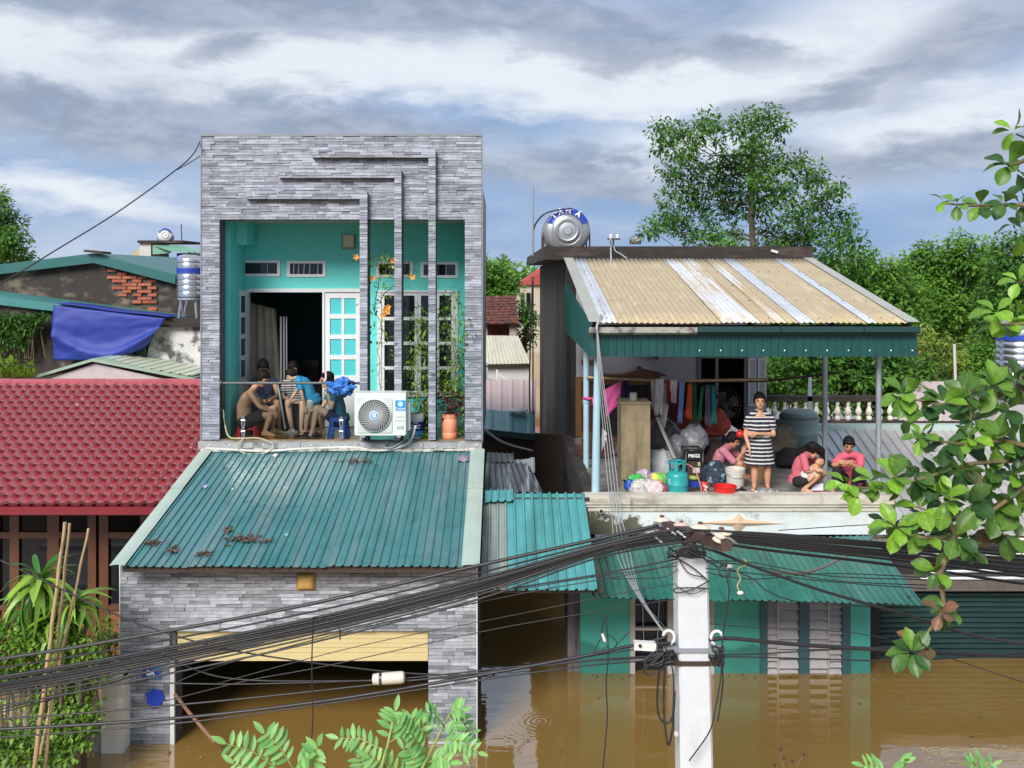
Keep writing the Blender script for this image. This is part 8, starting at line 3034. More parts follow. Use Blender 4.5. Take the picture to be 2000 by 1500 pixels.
t = thing('cable_closure', 'white bottle-shaped splice closure hanging on the cables before the garage', 'cable closure', P(760, 1326, 8.3))
b = MB()
b.lathe([(.02, 0), (.045, .008), (.05, .06), (.044, .068), (.05, .075), (.052, .25), (.045, .275), (.015, .285)], P(727, 1327, 8.3), (1, 0, .07), n=16)
b.build('closure_body', BUCKW, t, smooth=35)
b = MB()
b.lathe([(.053, 0), (.054, .02)], P(742, 1326, 8.3), (1, 0, .07), n=16)
b.build('closure_strap', BLACKP, t)

def run(pts, Y, r, label, group=None, m=CABLE, ext=True, cat='cable', name='power_cable', Y1=None):
 """cable through photo points at distance Y, carried on beyond the frame edge"""
 n = len(pts)
 q = []
 for i, (x, y) in enumerate(pts):
  YY = Y if Y1 is None else Y + (Y1 - Y) * i / (n - 1)
  q.append(P(x, y, YY))
 if ext and (pts[-1][0] <= 0 or pts[-1][0] >= 2000):
  d = (q[-1] - q[-2]).normalized()
  for k in range(1, 5):
   q.append(q[-1] + (d + Vector((0, 0, .035 * k))) * 1.6)
 return cable(name, q, r, m, label, cat, group)

rcab = random.Random(77)
INS = [(1286, 1026), (1290, 1030), (1325, 1033), (1332, 1036), (1362, 1036), (1372, 1040), (1380, 1044), (1398, 1046), (1402, 1050), (1340, 1044), (1310, 1040)]
L0 = [1287, 1305, 1322, 1327, 1340, 1345, 1350, 1357, 1379, 1366, 1334]
LM = [1105, 1120, 1131, 1137, 1143, 1147, 1151, 1157, 1171, 1163, 1140]
LR = [.015, .008, .013, .011, .016, .015, .014, .012, .009, .008, .010]
LLAB = ['uppermost thick black cable running down to the left from the insulators', 'thin black cable just under the uppermost thick one at left', 'thick black cable third from the top in the left bundle', None, None, None, None, None,
  'lowest black cable of the upper left bundle, apart from the rest', None, None]
for i in range(11):
 x0, y0 = INS[i]
 lab = LLAB[i] or 'black power cable in the dense middle of the bundle left of the pole'
 grp = None if LLAB[i] else 'dense black cables left of the pole'
 pts = [(x0, y0), (1180, y0 + (LM[i] - y0) * .30), (932, LM[i]), (600, LM[i] + (L0[i] - LM[i]) * .40 + 3), (280, LM[i] + (L0[i] - LM[i]) * .735 + 2), (0, L0[i])]
 run(pts, 8.0 + .11 * i if i < 8 else 8.3, LR[i], lab, grp)
RY = [(1078, 1058), (1086, 1062), (1094, 1066), (1102, 1073), (1112, 1078), (1118, 1082), (1126, 1088), (1140, 1098)]
for i, (yr, ym) in enumerate(RY):
 x0, y0 = [(1335, 1034), (1375, 1038), (1378, 1042), (1412, 1044), (1416, 1048), (1420, 1052), (1424, 1056), (1426, 1064)][i]
 lab = {0: 'uppermost black cable leaving the insulators towards the right edge', 7: 'lowest thick black cable of the bundle leaving to the right'}.get(i, 'black power cable inside the bundle leaving the pole to the right')
 pts = [(x0, y0), (1520, y0 + (ym - y0) * .38), (1700, ym), (1850, ym + (yr - ym) * .5 - 1), (2000, yr)]
 run(pts, 8.0 + .1 * i, [.009, .012, .013, .012, .013, .014, .012, .014][i], lab, None if i in (0, 7) else 'black cables right of the pole')
run([(1345, 1062), (1400, 1078), (1470, 1106), (1600, 1152), (1760, 1198), (1880, 1236), (2000, 1258)], 8.1, .013, 'single black cable sloping across the green awning to the right edge')
run([(1352, 1072), (1430, 1112), (1470, 1130), (1500, 1155), (1560, 1175), (1700, 1185)], 8.2, .005, 'thin black wire dipping below the sloping cable on the awning', name='wire', cat='wire')
# telecom bundle
TL = [([(1318, 1256), (1236, 1261), (1132, 1283), (900, 1325), (640, 1368), (350, 1402), (0, 1424)], .014, 'thickest of the lower telephone cables running left from the pole band'),
 ([(1318, 1284), (1150, 1291), (960, 1312), (740, 1336), (500, 1362), (250, 1385), (0, 1404)], .008, 'thin lower cable from the second pole band, above the thick one at left'),
 ([(1318, 1281), (1230, 1284), (1050, 1298), (820, 1322), (720, 1329), (480, 1336), (200, 1338), (0, 1386)], .006, 'thin wire passing straight through the white splice closure'),
 ([(1318, 1286), (1140, 1301), (900, 1334), (640, 1374), (350, 1412), (0, 1440)], .007, 'lowest wire of the telephone bundle at left'),
 ([(1318, 1258), (1180, 1277), (900, 1322), (640, 1330), (430, 1322), (300, 1270)], .006, 'thin wire from the pole band to the top of the garage opening')]
for pts, r, lab in TL:
 run(pts, 8.35, r, lab, name='telephone_cable')
run([(1385, 1250), (1432, 1247), (1560, 1259), (1750, 1270), (2000, 1281)], 8.35, .017, 'thick twisted black cable running right from the pole band', name='telephone_cable')
run([(1383, 1284), (1450, 1283), (1600, 1287), (1760, 1290), (2000, 1275)], 8.35, .006, 'thin wire below the twisted cable at right', name='telephone_cable')
run([(1383, 1280), (1500, 1276), (1640, 1268), (1780, 1262)], 8.35, .006, 'thin wire crossing the twisted cable at right', name='telephone_cable')
run([(1385, 1218), (1480, 1226), (1600, 1230), (1740, 1250), (1960, 1320), (2000, 1332)], 8.45, .004, 'very thin wire sagging low towards the right edge', name='wire', cat='wire')
for i, (y0, y1, y2) in enumerate(((1095, 1125, 1132), (1098, 1133, 1143), (1110, 1136, 1150), (1118, 1120, 1128))):
 run([(1378, y0), (1470, y0 + 4 + 3 * i), (1620, y1), (1810, y2)], 8.25, .0045, 'thin black service wire lying across the green awning', 'thin wires across the green awning', name='wire', cat='wire')
# thin wires left of the pole top
for i, pts in enumerate(([(1322, 1092), (1180, 1120), (1000, 1150), (760, 1196), (420, 1278), (0, 1392)], [(1322, 1098), (1240, 1120), (1000, 1163), (700, 1228), (430, 1300), (340, 1335)], [(1322, 1105), (1120, 1133), (935, 1166)], [(1320, 1140), (1180, 1165), (1000, 1202), (700, 1262), (420, 1336)], [(1318, 1170), (1100, 1205), (935, 1235), (640, 1300), (480, 1330), (320, 1370)], [(1325, 1112), (1290, 1128), (1200, 1130), (1150, 1125)])):
 run(pts, 8.35, (.007, .0045, .0045, .0035, .004, .004)[i], ('thin black wire from the pole top, crossing the bundle down to the left edge', 'thin wire from the pole top ending at the garage opening', 'short thin wire from the pole top to the stone house corner', 'hair-thin wire sloping across the alley and garage front', 'faint thin wire low across the alley and the garage', 'short slack wire just left of the pole top')[i], name='wire', cat='wire')
run([(0, 1094), (110, 1146), (230, 1202), (330, 1238), (480, 1275), (760, 1312), (935, 1318)], 8.6, .007, 'slack wire crossing from the left edge in front of the timber doors', name='wire', cat='wire')
run([(391, 276), (378, 300), (345, 331), (230, 414), (110, 488), (0, 555)], 15.0, .010, 'lone wire sloping from the top corner of the stone facade to the left edge', name='wire', cat='wire', Y1=13.0)
run([(391, 305), (370, 318), (345, 332)], 15.0, .008, 'short second wire joining the lone wire near the facade corner', name='wire', cat='wire')
# wires around the pole head and hanging loops
for i, (pts, r) in enumerate((([(1318, 1088), (1352, 1108), (1378, 1130), (1384, 1138)], .006), ([(1322, 1086), (1344, 1118), (1378, 1128)], .005), ([(1384, 1135), (1350, 1152), (1322, 1158), (1318, 1150), (1350, 1148), (1384, 1150)], .006), ([(1382, 1148), (1350, 1160), (1318, 1142)], .004))):
 run([(x, y) for x, y in pts], 8.32, r, ('wire crossing the white pole face from upper left to right', 'shorter wire slanting over the upper pole face', 'wire looped round the pole below its top', 'thin wire round the pole below its top')[i], name='wire', cat='wire', ext=False)
cable('wire_coil', [P(1415, 1115, 8.2) + Vector((.045 * math.cos(a), .01 * math.sin(3 * a), .052 * math.sin(a))) for a in [k * .6 for k in range(24)]], .008, CABLE, 'small coil of black wire hanging right of the pole top', 'cable coil')
run([(1346, 1072), (1380, 1094), (1402, 1108)], 8.25, .008, 'short cable from the pole top to the wire coil', name='wire', cat='wire', ext=False)
run([(1418, 1126), (1424, 1160), (1412, 1240), (1408, 1320), (1396, 1390), (1384, 1432), (1346, 1486)], 8.25, .006, 'loose wire hanging from the coil down past the right of the pole', name='wire', cat='wire', ext=False)
run([(1405, 1270), (1412, 1330), (1402, 1408)], 8.3, .007, 'short wire end hanging right of the pole over the water', name='wire', cat='wire', ext=False)
for i, pts in enumerate(([(1290, 1290), (1284, 1350), (1286, 1395), (1300, 1412), (1314, 1400), (1318, 1350)], [(1300, 1285), (1296, 1370), (1300, 1430), (1306, 1455), (1314, 1420), (1316, 1360)], [(1310, 1285), (1290, 1310), (1265, 1318), (1255, 1305)], [(1300, 1265), (1312, 1300), (1316, 1340), (1314, 1400)])):
 run(pts, 8.3, .010 if i < 2 else .007, ('wide black cable loop hanging left of the pole over the water', 'long narrow black cable loop hanging lowest left of the pole', 'slack wire curling left of the second pole band', 'black wire running down the left side of the pole')[i], name='cable_loop', cat='cable', ext=False)
cable('wire_tangle', [P(1318 - 60 * abs(math.sin(k * .9)), 1287 + 16 * math.sin(k * 1.7) + 4 * math.cos(k * 3.1), 8.28 + .03 * math.sin(k)) for k in range(26)], .007, CABLE, 'tangle of black wires bunched under the second pole band', 'cable tangle')
cable('wire_tangle', [P(1388 + 26 * abs(math.sin(k * .8)), 1282 + 20 * math.sin(k * 1.3), 8.28 + .03 * math.sin(k)) for k in range(20)], .006, CABLE, 'tangle of black wires at the right of the second pole band', 'cable tangle')
cable('wire_tangle', [P(1340 + 36 * math.sin(k * 1.1), 1078 + 12 * math.sin(k * 1.9), 8.25 + .05 * math.sin(k * .7)) for k in range(22)], .007, CABLE, 'tangle of black wires on top of the white pole', 'cable tangle')
run([(1183, 1200), (1188, 1270), (1184, 1340), (1186, 1400), (1178, 1500)], 8.0, .006, 'long thin wire hanging straight down left of the pole over the water', name='wire', cat='wire', ext=False)
run([(612, 1205), (609, 1300), (611, 1400), (607, 1460)], 8.2, .006, 'thin dark wire hanging down in front of the garage opening', name='wire', cat='wire', ext=False)
run([(612, 1205), (640, 1210), (662, 1225), (664, 1250)], 8.2, .006, 'short curl of wire under the cable bundle before the yellow shutter', name='wire', cat='wire', ext=False)
run([(1186, 1262), (1160, 1278), (1180, 1240), (1205, 1255), (1190, 1275), (1230, 1232)], 8.2, .005, 'small tangle of thin wires over the turquoise wall left of the door', name='wire', cat='wire', ext=False)
run([(1175, 1235), (1180, 1212), (1187, 1208)], 8.2, .006, 'short hooked wire end over the turquoise wall', name='wire', cat='wire', ext=False)
b = MB()
b.cap(P(1177, 1240, 8.2), .012, P(1181, 1251, 8.2), .014)
b.build('wire_plug', WPLAS, smooth=True, label='little white plug at the hooked wire end left of the door', cat='plug')
for (px, py, lab) in ((1446, 1158, 'white plastic clip dangling over the green awning right of the pole'), (1425, 1106, 'pale plastic tie beside the wire coil')):
 b = MB()
 b.ell(P(px, py, 8.2), (.03, .012, .018), nu=10, nv=6)
 b.build('plastic_clip', WPLAS, smooth=True, label=lab, cat='clip')
run([(1452, 1090), (1458, 1102), (1440, 1112), (1446, 1130), (1440, 1145), (1446, 1157)], 8.2, .006, 'yellowish string dangling from the sloping cable over the awning', m=mat('yellowish_string', (.45, .40, .16), .7), name='string', cat='string', ext=False)
run([(1740, 995), (1712, 1035), (1690, 1062), (1620, 1102), (1570, 1118), (1500, 1118)], 11.0, .014, 'grey-brown bundled wire from the parapet corner down onto the awning', m=mat('grey_brown_wire', (.16, .14, .13), .7), name='wire', cat='wire', ext=False, Y1=9.0)
run([(1520, 1036), (1640, 1028), (1760, 1021), (1840, 1012)], 12.5, .006, 'thin wire crossing the pale fascia at right', name='wire', cat='wire', ext=False)

# ================================================================== vegetation
def spray(b, p, r, rv, nf=7, nl=9, lw=.36, droop=.5, tone=None):
 """spray of pinnate fronds around a twig end; r = frond length"""
 tn = rv.random() if tone is None else tone
 a0 = rv.uniform(0, 6.28)
 for f in range(nf):
  a = a0 + 6.28 * f / nf + rv.uniform(-.3, .3)
  el = rv.uniform(-.6, .85)
  d = Vector((math.cos(a) * math.cos(el), math.sin(a) * math.cos(el), math.sin(el)))
  s_ = d.cross(Vector((0, 0, 1))).normalized()
  L_ = r * rv.uniform(.7, 1.15)
  for k in range(nl):
   t_ = (k + .6) / nl
   q = p + d * L_ * t_ + Vector((0, 0, -droop * L_ * t_ * t_))
   ll = L_ * lw * (1 - .45 * t_) * rv.uniform(.8, 1.1)
   for sg in (-1, 1):
    dd = (s_ * sg + d * .55 + Vector((0, 0, rv.uniform(-.35, .12)))).normalized()
    b.tone = min(1, max(0, tn + rv.uniform(-.25, .25)))
    n_ = dd.cross(d).normalized()
    w = ll * .46
    m_ = q + dd * ll * .45
    b.add([q, m_ + d * w * .5, q + dd * ll, m_ - d * w * .5], [(0, 1, 2, 3)])

def clump(b, p, r, rv, n=40, ls=.2, tone=None):
 """loose clump of broad leaves"""
 tn = rv.random() if tone is None else tone
 for k in range(n):
  v = Vector((rv.gauss(0, 1), rv.gauss(0, 1), rv.gauss(0, .75)))
  v.normalize()
  q = p + v * r * rv.uniform(.45, 1.05)
  d = (v + Vector((rv.uniform(-.7, .7), rv.uniform(-.7, .7), rv.uniform(-.9, .2)))).normalized()
  add_leaf(b, q, d, ls * rv.uniform(.7, 1.2), ls * rv.uniform(.35, .55), tone=min(1, max(0, tn + rv.uniform(-.3, .3))), up=(rv.uniform(-.4, .4), rv.uniform(-.9, .1), 1))

def tree(label, Y, trunk, clusters, m, kind='spray', dens=1.0, size=.45, ls=.2, dY=2.0, seed=1, name='tree', cat='tree', group=None, bark=BARK, trunk_r=.14, nf=7, nl=8):
 rv = random.Random(seed)
 base = P(trunk[0], 600, Y)
 base.z = 0
 t = thing(name, label, cat, base, group)
 topz = PZ(trunk[1], Y)
 tp = [base + Vector((0, 0, -.3)), base + Vector((.1, 0, topz * .4)), base + Vector((-.08, .05, topz * .75)), P(trunk[0], trunk[1], Y)]
 b = MB()
 b.tube(tp, [trunk_r * 1.3, trunk_r, trunk_r * .85, trunk_r * .6], 9)
 cs = []
 for (cx, cy, r) in clusters:
  YY = Y + rv.uniform(-dY, dY)
  cs.append((P(cx, cy, YY), r * YY / F))
 for c, r in cs:
  h = rv.uniform(.05, .8)
  lo_ = tp[2] if c.z > tp[2].z + .9 else tp[1]
  st_ = lo_.lerp(tp[3] if lo_ is tp[2] else tp[2], h)
  mid = st_.lerp(c, .5) + Vector((rv.uniform(-.2, .2), rv.uniform(-.2, .2), -.12 * (c - st_).length))
  b.tube([st_, mid, c], [trunk_r * .30, trunk_r * .17, trunk_r * .05], 6)
 b.build('trunk', bark, t, smooth=True)
 lf = MB()
 for c, r in cs:
  n = max(4, int(dens * (r / .42) ** 1.7 * (19 if kind == 'spray' else 10)))
  for k in range(n):
   v = Vector((rv.gauss(0, 1), rv.gauss(0, 1), rv.gauss(0, .8)))
   v = v.normalized() * r * rv.uniform(.35, 1.0) ** .6
   p = c + v
   if kind == 'spray':
    spray(lf, p, size * rv.uniform(.75, 1.2), rv, nf=nf, nl=nl)
   else:
    clump(lf, p, size, rv, n=16, ls=ls)
 lf.build('crown', m, t, kind='stuff')
 return t

tree('tall feathery green tree rising behind the black slab', 36.0, (1472, 270),
 [(1490, 228, 30), (1455, 248, 32), (1518, 248, 26), (1372, 240, 20), (1330, 262, 30), (1388, 255, 34), (1292, 250, 20), (1300, 280, 24), (1342, 300, 32), (1470, 288, 38), (1502, 310, 36), (1420, 312, 26), (1298, 338, 20),
 (1360, 350, 44), (1430, 348, 46), (1500, 358, 44), (1560, 330, 34), (1600, 346, 24), (1325, 392, 36), (1398, 398, 40), (1460, 402, 36), (1540, 398, 42), (1600, 388, 28), (1632, 368, 20), (1300, 430, 22), (1268, 446, 20),
 (1328, 440, 30), (1380, 458, 38), (1436, 462, 20), (1520, 458, 34), (1590, 440, 38), (1640, 428, 28), (1662, 470, 28), (1560, 470, 34), (1622, 490, 40), (1688, 500, 24), (1640, 530, 40), (1420, 480, 30), (1500, 490, 30)], LEAFA, kind='clump', dens=1.35, size=.27, ls=.21, seed=3, trunk_r=.13)
tree('broad feathery tree at right behind the canopy edge', 44.0, (1730, 600), [(1690, 530, 34), (1720, 560, 44), (1660, 570, 40), (1700, 610, 48), (1750, 530, 30), (1760, 580, 44), (1735, 640, 46), (1640, 600, 40), (1780, 620, 40), (1690, 660, 40), (1650, 545, 36), (1610, 560, 36)], LEAFB, kind='clump', size=.38, ls=.27, seed=5, dens=1.3, dY=1.5)
tree('wide layered tree in the right distance under the blue sky', 48.0, (1850, 600), [(1810, 500, 26), (1790, 530, 36), (1840, 520, 34), (1870, 490, 30), (1910, 490, 30), (1830, 560, 44), (1880, 540, 44), (1920, 530, 40), (1860, 600, 46), (1900, 590, 44), (1810, 600, 40), (1930, 620, 36), (1870, 650, 40), (1820, 640, 40)], LEAFB, kind='clump', size=.42, ls=.30, seed=6, dens=1.3, dY=1.5)
tree('darker dense tree at the right edge behind the almond leaves', 42.0, (1990, 600), [(1960, 510, 36), (1990, 480, 36), (2030, 500, 50), (1980, 550, 44), (1950, 580, 40), (2010, 590, 50), (1970, 630, 44), (1940, 660, 40), (2040, 640, 50), (2000, 690, 44), (1930, 700, 36)], LEAFA, kind='clump', size=.40, ls=.24, seed=7, dens=1.5, dY=1.5)
tree('low dark green trees thick behind the white balustrade', 36.0, (1600, 745), [(1515, 725, 30), (1550, 715, 34), (1600, 725, 38), (1650, 720, 36), (1690, 730, 34), (1730, 740, 34), (1540, 770, 34), (1590, 775, 36), (1640, 770, 36), (1700, 785, 36), (1745, 790, 30), (1500, 765, 30), (1760, 750, 30), (1790, 720, 34), (1480, 740, 30), (1625, 690, 36), (1570, 690, 36), (1690, 695, 36), (1740, 700, 36)], LEAFA, kind='clump', size=.32, ls=.26, seed=8, dens=1.6, dY=1.2, name='hedge', cat='hedge')
tree('bright yellow-green shrub at the right end of the canopy', 38.0, (1830, 720), [(1810, 660, 20), (1840, 675, 20), (1860, 695, 18), (1820, 690, 26), (1800, 680, 18), (1870, 715, 18)], LEAFY, kind='clump', size=.28, ls=.2, seed=9, dens=1.6, dY=.6, name='shrub', cat='shrub')
tree('mid green bushes in front of the pink roofs at right', 40.0, (1890, 730), [(1800, 720, 26), (1850, 735, 26), (1900, 725, 30), (1935, 740, 30), (1880, 700, 26), (1920, 690, 30), (1780, 750, 26)], LEAFB, kind='clump', size=.32, ls=.22, seed=10, dens=1.6, dY=.8, name='bush', cat='bush')
tree('dense round tree at the far left edge above the black gable', 40.0, (-10, 480), [(-20, 400, 34), (0, 420, 26), (25, 440, 22), (32, 465, 18), (10, 470, 30), (-30, 450, 40), (20, 495, 26), (45, 505, 16), (-20, 500, 36), (-6, 385, 16)], LEAFA, kind='clump', size=.34, ls=.22, seed=12, dens=1.8, dY=1.2)
tree('light green leafy tree rising in the gap beside the stone house', 45.0, (965, 560), [(955, 530, 24), (975, 545, 28), (950, 560, 26), (985, 525, 18), (1003, 535, 16), (1000, 560, 20), (940, 520, 18), (970, 575, 26), (930, 545, 26)], LEAFB, kind='clump', size=.3, ls=.28, seed=13, dens=1.4, dY=.8)
tree('small dark tree squeezed between the gap roofs and the dark wall', 36.0, (1026, 660), [(1026, 600, 14), (1022, 625, 18), (1030, 650, 16), (1020, 672, 14), (1034, 620, 14)], LEAFA, kind='clump', size=.2, ls=.2, seed=14, dens=2.0, dY=.5)
# far line of trees that closes the view
rf_ = random.Random(40)
b = MB()
for k in range(420):
 x = -75 + 150 * k / 420 + rf_.uniform(-.4, .4)
 for j in range(3):
  clump(b, Vector((x, 95 + rf_.uniform(-4, 4), 1 + j * 2.0 + rf_.uniform(-.6, .6))), 1.0, rf_, n=14, ls=1.2)
b.build('distant_trees', LEAFA, label='distant belt of trees far behind the houses', kind='stuff', loc=(0, 95, 0))

# ivy and bright plants on the left wing
rv = random.Random(51)
t = thing('wall_creeper', 'creeper with hanging stems on the blackened wing at the left edge', 'creeper', P(40, 700, 20.3))
b = MB()
for k in range(1500):
 x = rv.uniform(-40, 95)
 y = 612 + abs(rv.gauss(0, 40))
 if y > 612 + (100 - max(0, x)) * 1.3:
  continue
 a = rv.uniform(0, 6.28)
 add_leaf(b, P(x, y, 20.42 - rv.uniform(0, .22)), (math.cos(a), -.6, math.sin(a) - .5), rv.uniform(.08, .13), .06, tone=rv.random() * .7)
b.build('creeper_leaves', LEAFA, t, kind='stuff')
b = MB()
for k in range(14):
 x = rv.uniform(-30, 85)
 b.tube([P(x, 615, 20.4), P(x + rv.uniform(-6, 6), 650, 20.35), P(x + rv.uniform(-8, 8), 700, 20.4)], .012, 5)
b.build('creeper_stem', TWIG, t, kind='stuff')
t = thing('garden_plant', 'bright green plants peeking over the red ridge at the left edge', 'plant', P(30, 740, 19.0))
b = MB()
for k in range(520):
 x = rv.uniform(-40, 68)
 y = 738 - rv.random() ** 1.5 * (34 if x < 35 else 18 if x < 55 else 36)
 a = rv.uniform(0, 6.28)
 add_leaf(b, P(x, y, 19.0 + rv.uniform(-.3, .3)), (math.cos(a), -.5, abs(math.sin(a))), rv.uniform(.10, .18), .065, tone=rv.uniform(.3, 1))
b.build('plant_leaves', LEAFV, t, kind='stuff')
b = MB()
for k in range(8):
 b.tube([P(-20 + k * 10, 760, 19.0), P(-18 + k * 10, 715, 19.0)], .012, 5)
b.build('plant_stem', TWIG, t, kind='stuff')

# ---- lower left garden: hedge with vine, dracaena, bamboo canes
t = thing('garden_shrub', 'rounded clipped green shrub at the lower left edge', 'shrub', (PX(70, 10.9), 10.9, 0))
b = MB()
for k in range(5200):
 x, y = rv.uniform(-60, 215), rv.uniform(1195, 1330)
 lim = 1205 + 10 * math.sin(x * .06) + (0 if x < 120 else (x - 120) * .9)
 if y < lim:
  continue
 if x > 190 and y < 1240:
  continue
 YY = 11.1 - .35 * math.sin((y - 1195) / 40) + rv.uniform(-.2, .25)
 a = rv.uniform(0, 6.28)
 add_leaf(b, P(x, y, YY), (math.cos(a), -.8, math.sin(a) + .15), rv.uniform(.05, .085), rv.uniform(.03, .045), tone=min(1, max(0, rv.gauss(.35, .25))))
b.build('shrub_leaves', LEAFV, t, kind='stuff')
b = MB()
for k in range(9):
 x = -40 + k * 26
 b.tube([P(x, 1440, 11.2), P(x + 5, 1330, 11.2), P(x - 4, 1240, 11.1)], .022, 6)
b.build('shrub_stem', TWIG, t, kind='stuff')
t = thing('garden_vine', 'leafy vine spilling over the balusters down to the flood water', 'vine', (PX(100, 10.8), 10.8, 0))
b = MB()
for k in range(6200):
 x, y = rv.uniform(-50, 205), rv.uniform(1310, 1492)
 keep = .9
 if 1338 < y < 1428 and x < 62:
  keep = .05
 if y > 1425:
  keep = 1.0 if x < 190 - (y - 1425) * 1.0 + 22 * math.sin(y * .2) else 0
 if x > 182 and y < 1425:
  keep = .12
 if rv.random() > keep:
  continue
 a = rv.uniform(0, 6.28)
 YY = 11.3 - (y - 1310) * .0042 + rv.uniform(-.15, .15)
 p = P(x, y, YY)
 p.z = max(p.z, .03)
 add_leaf(b, p, (math.cos(a), -.8, math.sin(a) - .2), rv.uniform(.05, .10), rv.uniform(.035, .055), tone=min(1, max(0, rv.gauss(.42, .28))))
b.build('vine_leaves', LEAFV, t, kind='stuff')
b = MB()
for k in range(16):
 x = -40 + k * 15
 b.tube([P(x, 1310, 11.25), P(x + rv.uniform(-10, 10), 1390, 10.95), P(x + rv.uniform(-14, 14), 1478, 10.7)], .009, 5)
b.build('vine_stem', TWIG, t, kind='stuff')

def strap_leaf(l, w, arch, tone):
 b = MB()
 b.tone = tone
 n = 7
 vs = []
 for i in range(n + 1):
  s_ = i / n
  ww = w * (math.sin(math.pi * min(1, s_ * .92 + .08)) ** .7) * (1 if s_ < .98 else .1)
  x = l * (s_ - .12 * arch * s_ ** 3)
  z = l * (.55 * s_ - arch * s_ * s_)
  vs += [(x, -ww / 2, z + ww * .18), (x, 0, z), (x, ww / 2, z + ww * .18)]
 fs = []
 for i in range(n):
  for j in range(2):
   fs.append((i * 3 + j, i * 3 + j + 1, (i + 1) * 3 + j + 1, (i + 1) * 3 + j))
 b.add(vs, fs)
 return b

dra_me = [strap_leaf(.62, .085, .55 + .22 * k, (k * .27) % 1).mesh('strap_leaf', LEAFD, smooth=True) for k in range(7)]
t = thing('dracaena', 'dracaena with long arching strap leaves before the timber doors', 'plant', (PX(100, 10.9), 10.9, 0))
for (px, py, n, sc_) in ((78, 1128, 56, .78), (150, 1172, 50, .70), (52, 1180, 36, .66), (112, 1205, 34, .66)):
 c = P(px, py, 10.9 + rv.uniform(-.15, .15))
 g = MB()
 g.tube([Vector((c.x + .05, c.y + .1, -.2)), c + Vector((0, 0, .05))], [.035, .022], 8)
 g.build('stem', BARK, t, smooth=True)
 for k in range(n):
  v = k / n
  el = -.75 + 1.9 * v
  a = k * 2.4 + rv.uniform(-.3, .3)
  sc_ *= 1
  M = Matrix.Translation(c + Vector((0, 0, .14 * v - .16))) @ Matrix.Rotation(a, 4, 'Z') @ Matrix.Rotation(-el * .8 + .25, 4, 'Y') @ Matrix.Rotation(rv.uniform(-.5, .5), 4, 'X') @ Matrix.Scale(sc_ * rv.uniform(.75, 1.1), 4)
  inst(dra_me[min(6, max(0, int(rv.gauss(1.2 + 4.2 * (1 - v), 1.2))))], 'strap_leaf', t, M)
for i, (x0, y0, x1, y1, r) in enumerate(((127, 1020, 92, 1300, .023), (136, 1022, 108, 1300, .018), (173, 1032, 124, 1262, .017))):
 b = MB()
 p0, p1 = P(x0, y0, 10.45 + .1 * i), P(x1, y1, 10.35 + .1 * i)
 p1 = p1 + (p1 - p0) * .9
 pts, rr = [], []
 for k in range(25):
  s_ = k / 24
  pts.append(p0.lerp(p1, s_) + Vector((.004 * math.sin(k * 1.3), 0, 0)))
  rr.append(r * (.75 + .35 * s_) * (1.16 if k % 4 == 0 else 1))
 b.tube(pts, rr, 9)
 b.build('bamboo_cane', BAMBOO, smooth=40, label=('tall bamboo cane, left one of the tied pair', 'second bamboo cane tied close against the tall left one', 'lone leaning bamboo cane nearest the stone house')[i], cat='bamboo cane')
# small bush near the garage
t = thing('garden_plant', 'small round green plant against the left corner of the stone house', 'plant', (PX(215, 11.5), 11.5, 0))
b = MB()
for k in range(420):
 v = Vector((rv.gauss(0, .12), rv.gauss(0, .1), rv.gauss(0, .12)))
 a = rv.uniform(0, 6.28)
 add_leaf(b, P(214, 1238 + (k % 3) * 14, 11.98) + v, (math.cos(a), -.6, math.sin(a)), .06, .035, tone=rv.random())
b.build('plant_leaves', LEAFV, t, kind='stuff')
b = MB()
b.tube([P(214, 1440, 11.98), P(214, 1240, 11.98)], .012, 6)
b.build('plant_stem', TWIG, t)

# ---- near almond tree at the right edge: every leaf is a part
def almond_leaf(tone, fold, m):
 b = MB()
 b.tone = tone
 n = 6
 vs = []
 for i in range(n + 1):
  s_ = i / n
  w = .30 * (math.sin(math.pi * s_ ** 1.45) ** .75 if 0 < s_ < 1 else 0) + .012
  x = s_
  z = -.22 * fold * s_ * s_ + .05 * math.sin(s_ * 5)
  for j in (-1, -.5, 0, .5, 1):
   vs.append((x, w * j, z + abs(j) * w * .35 * (1 if fold > 0 else .5) + .012 * math.sin(s_ * 21) * abs(j)))
 fs = []
 for i in range(n):
  for j in range(4):
   fs.append((i * 5 + j, i * 5 + j + 1, (i + 1) * 5 + j + 1, (i + 1) * 5 + j))
 b.add(vs, fs)
 return b.mesh('leaf', m, smooth=True)

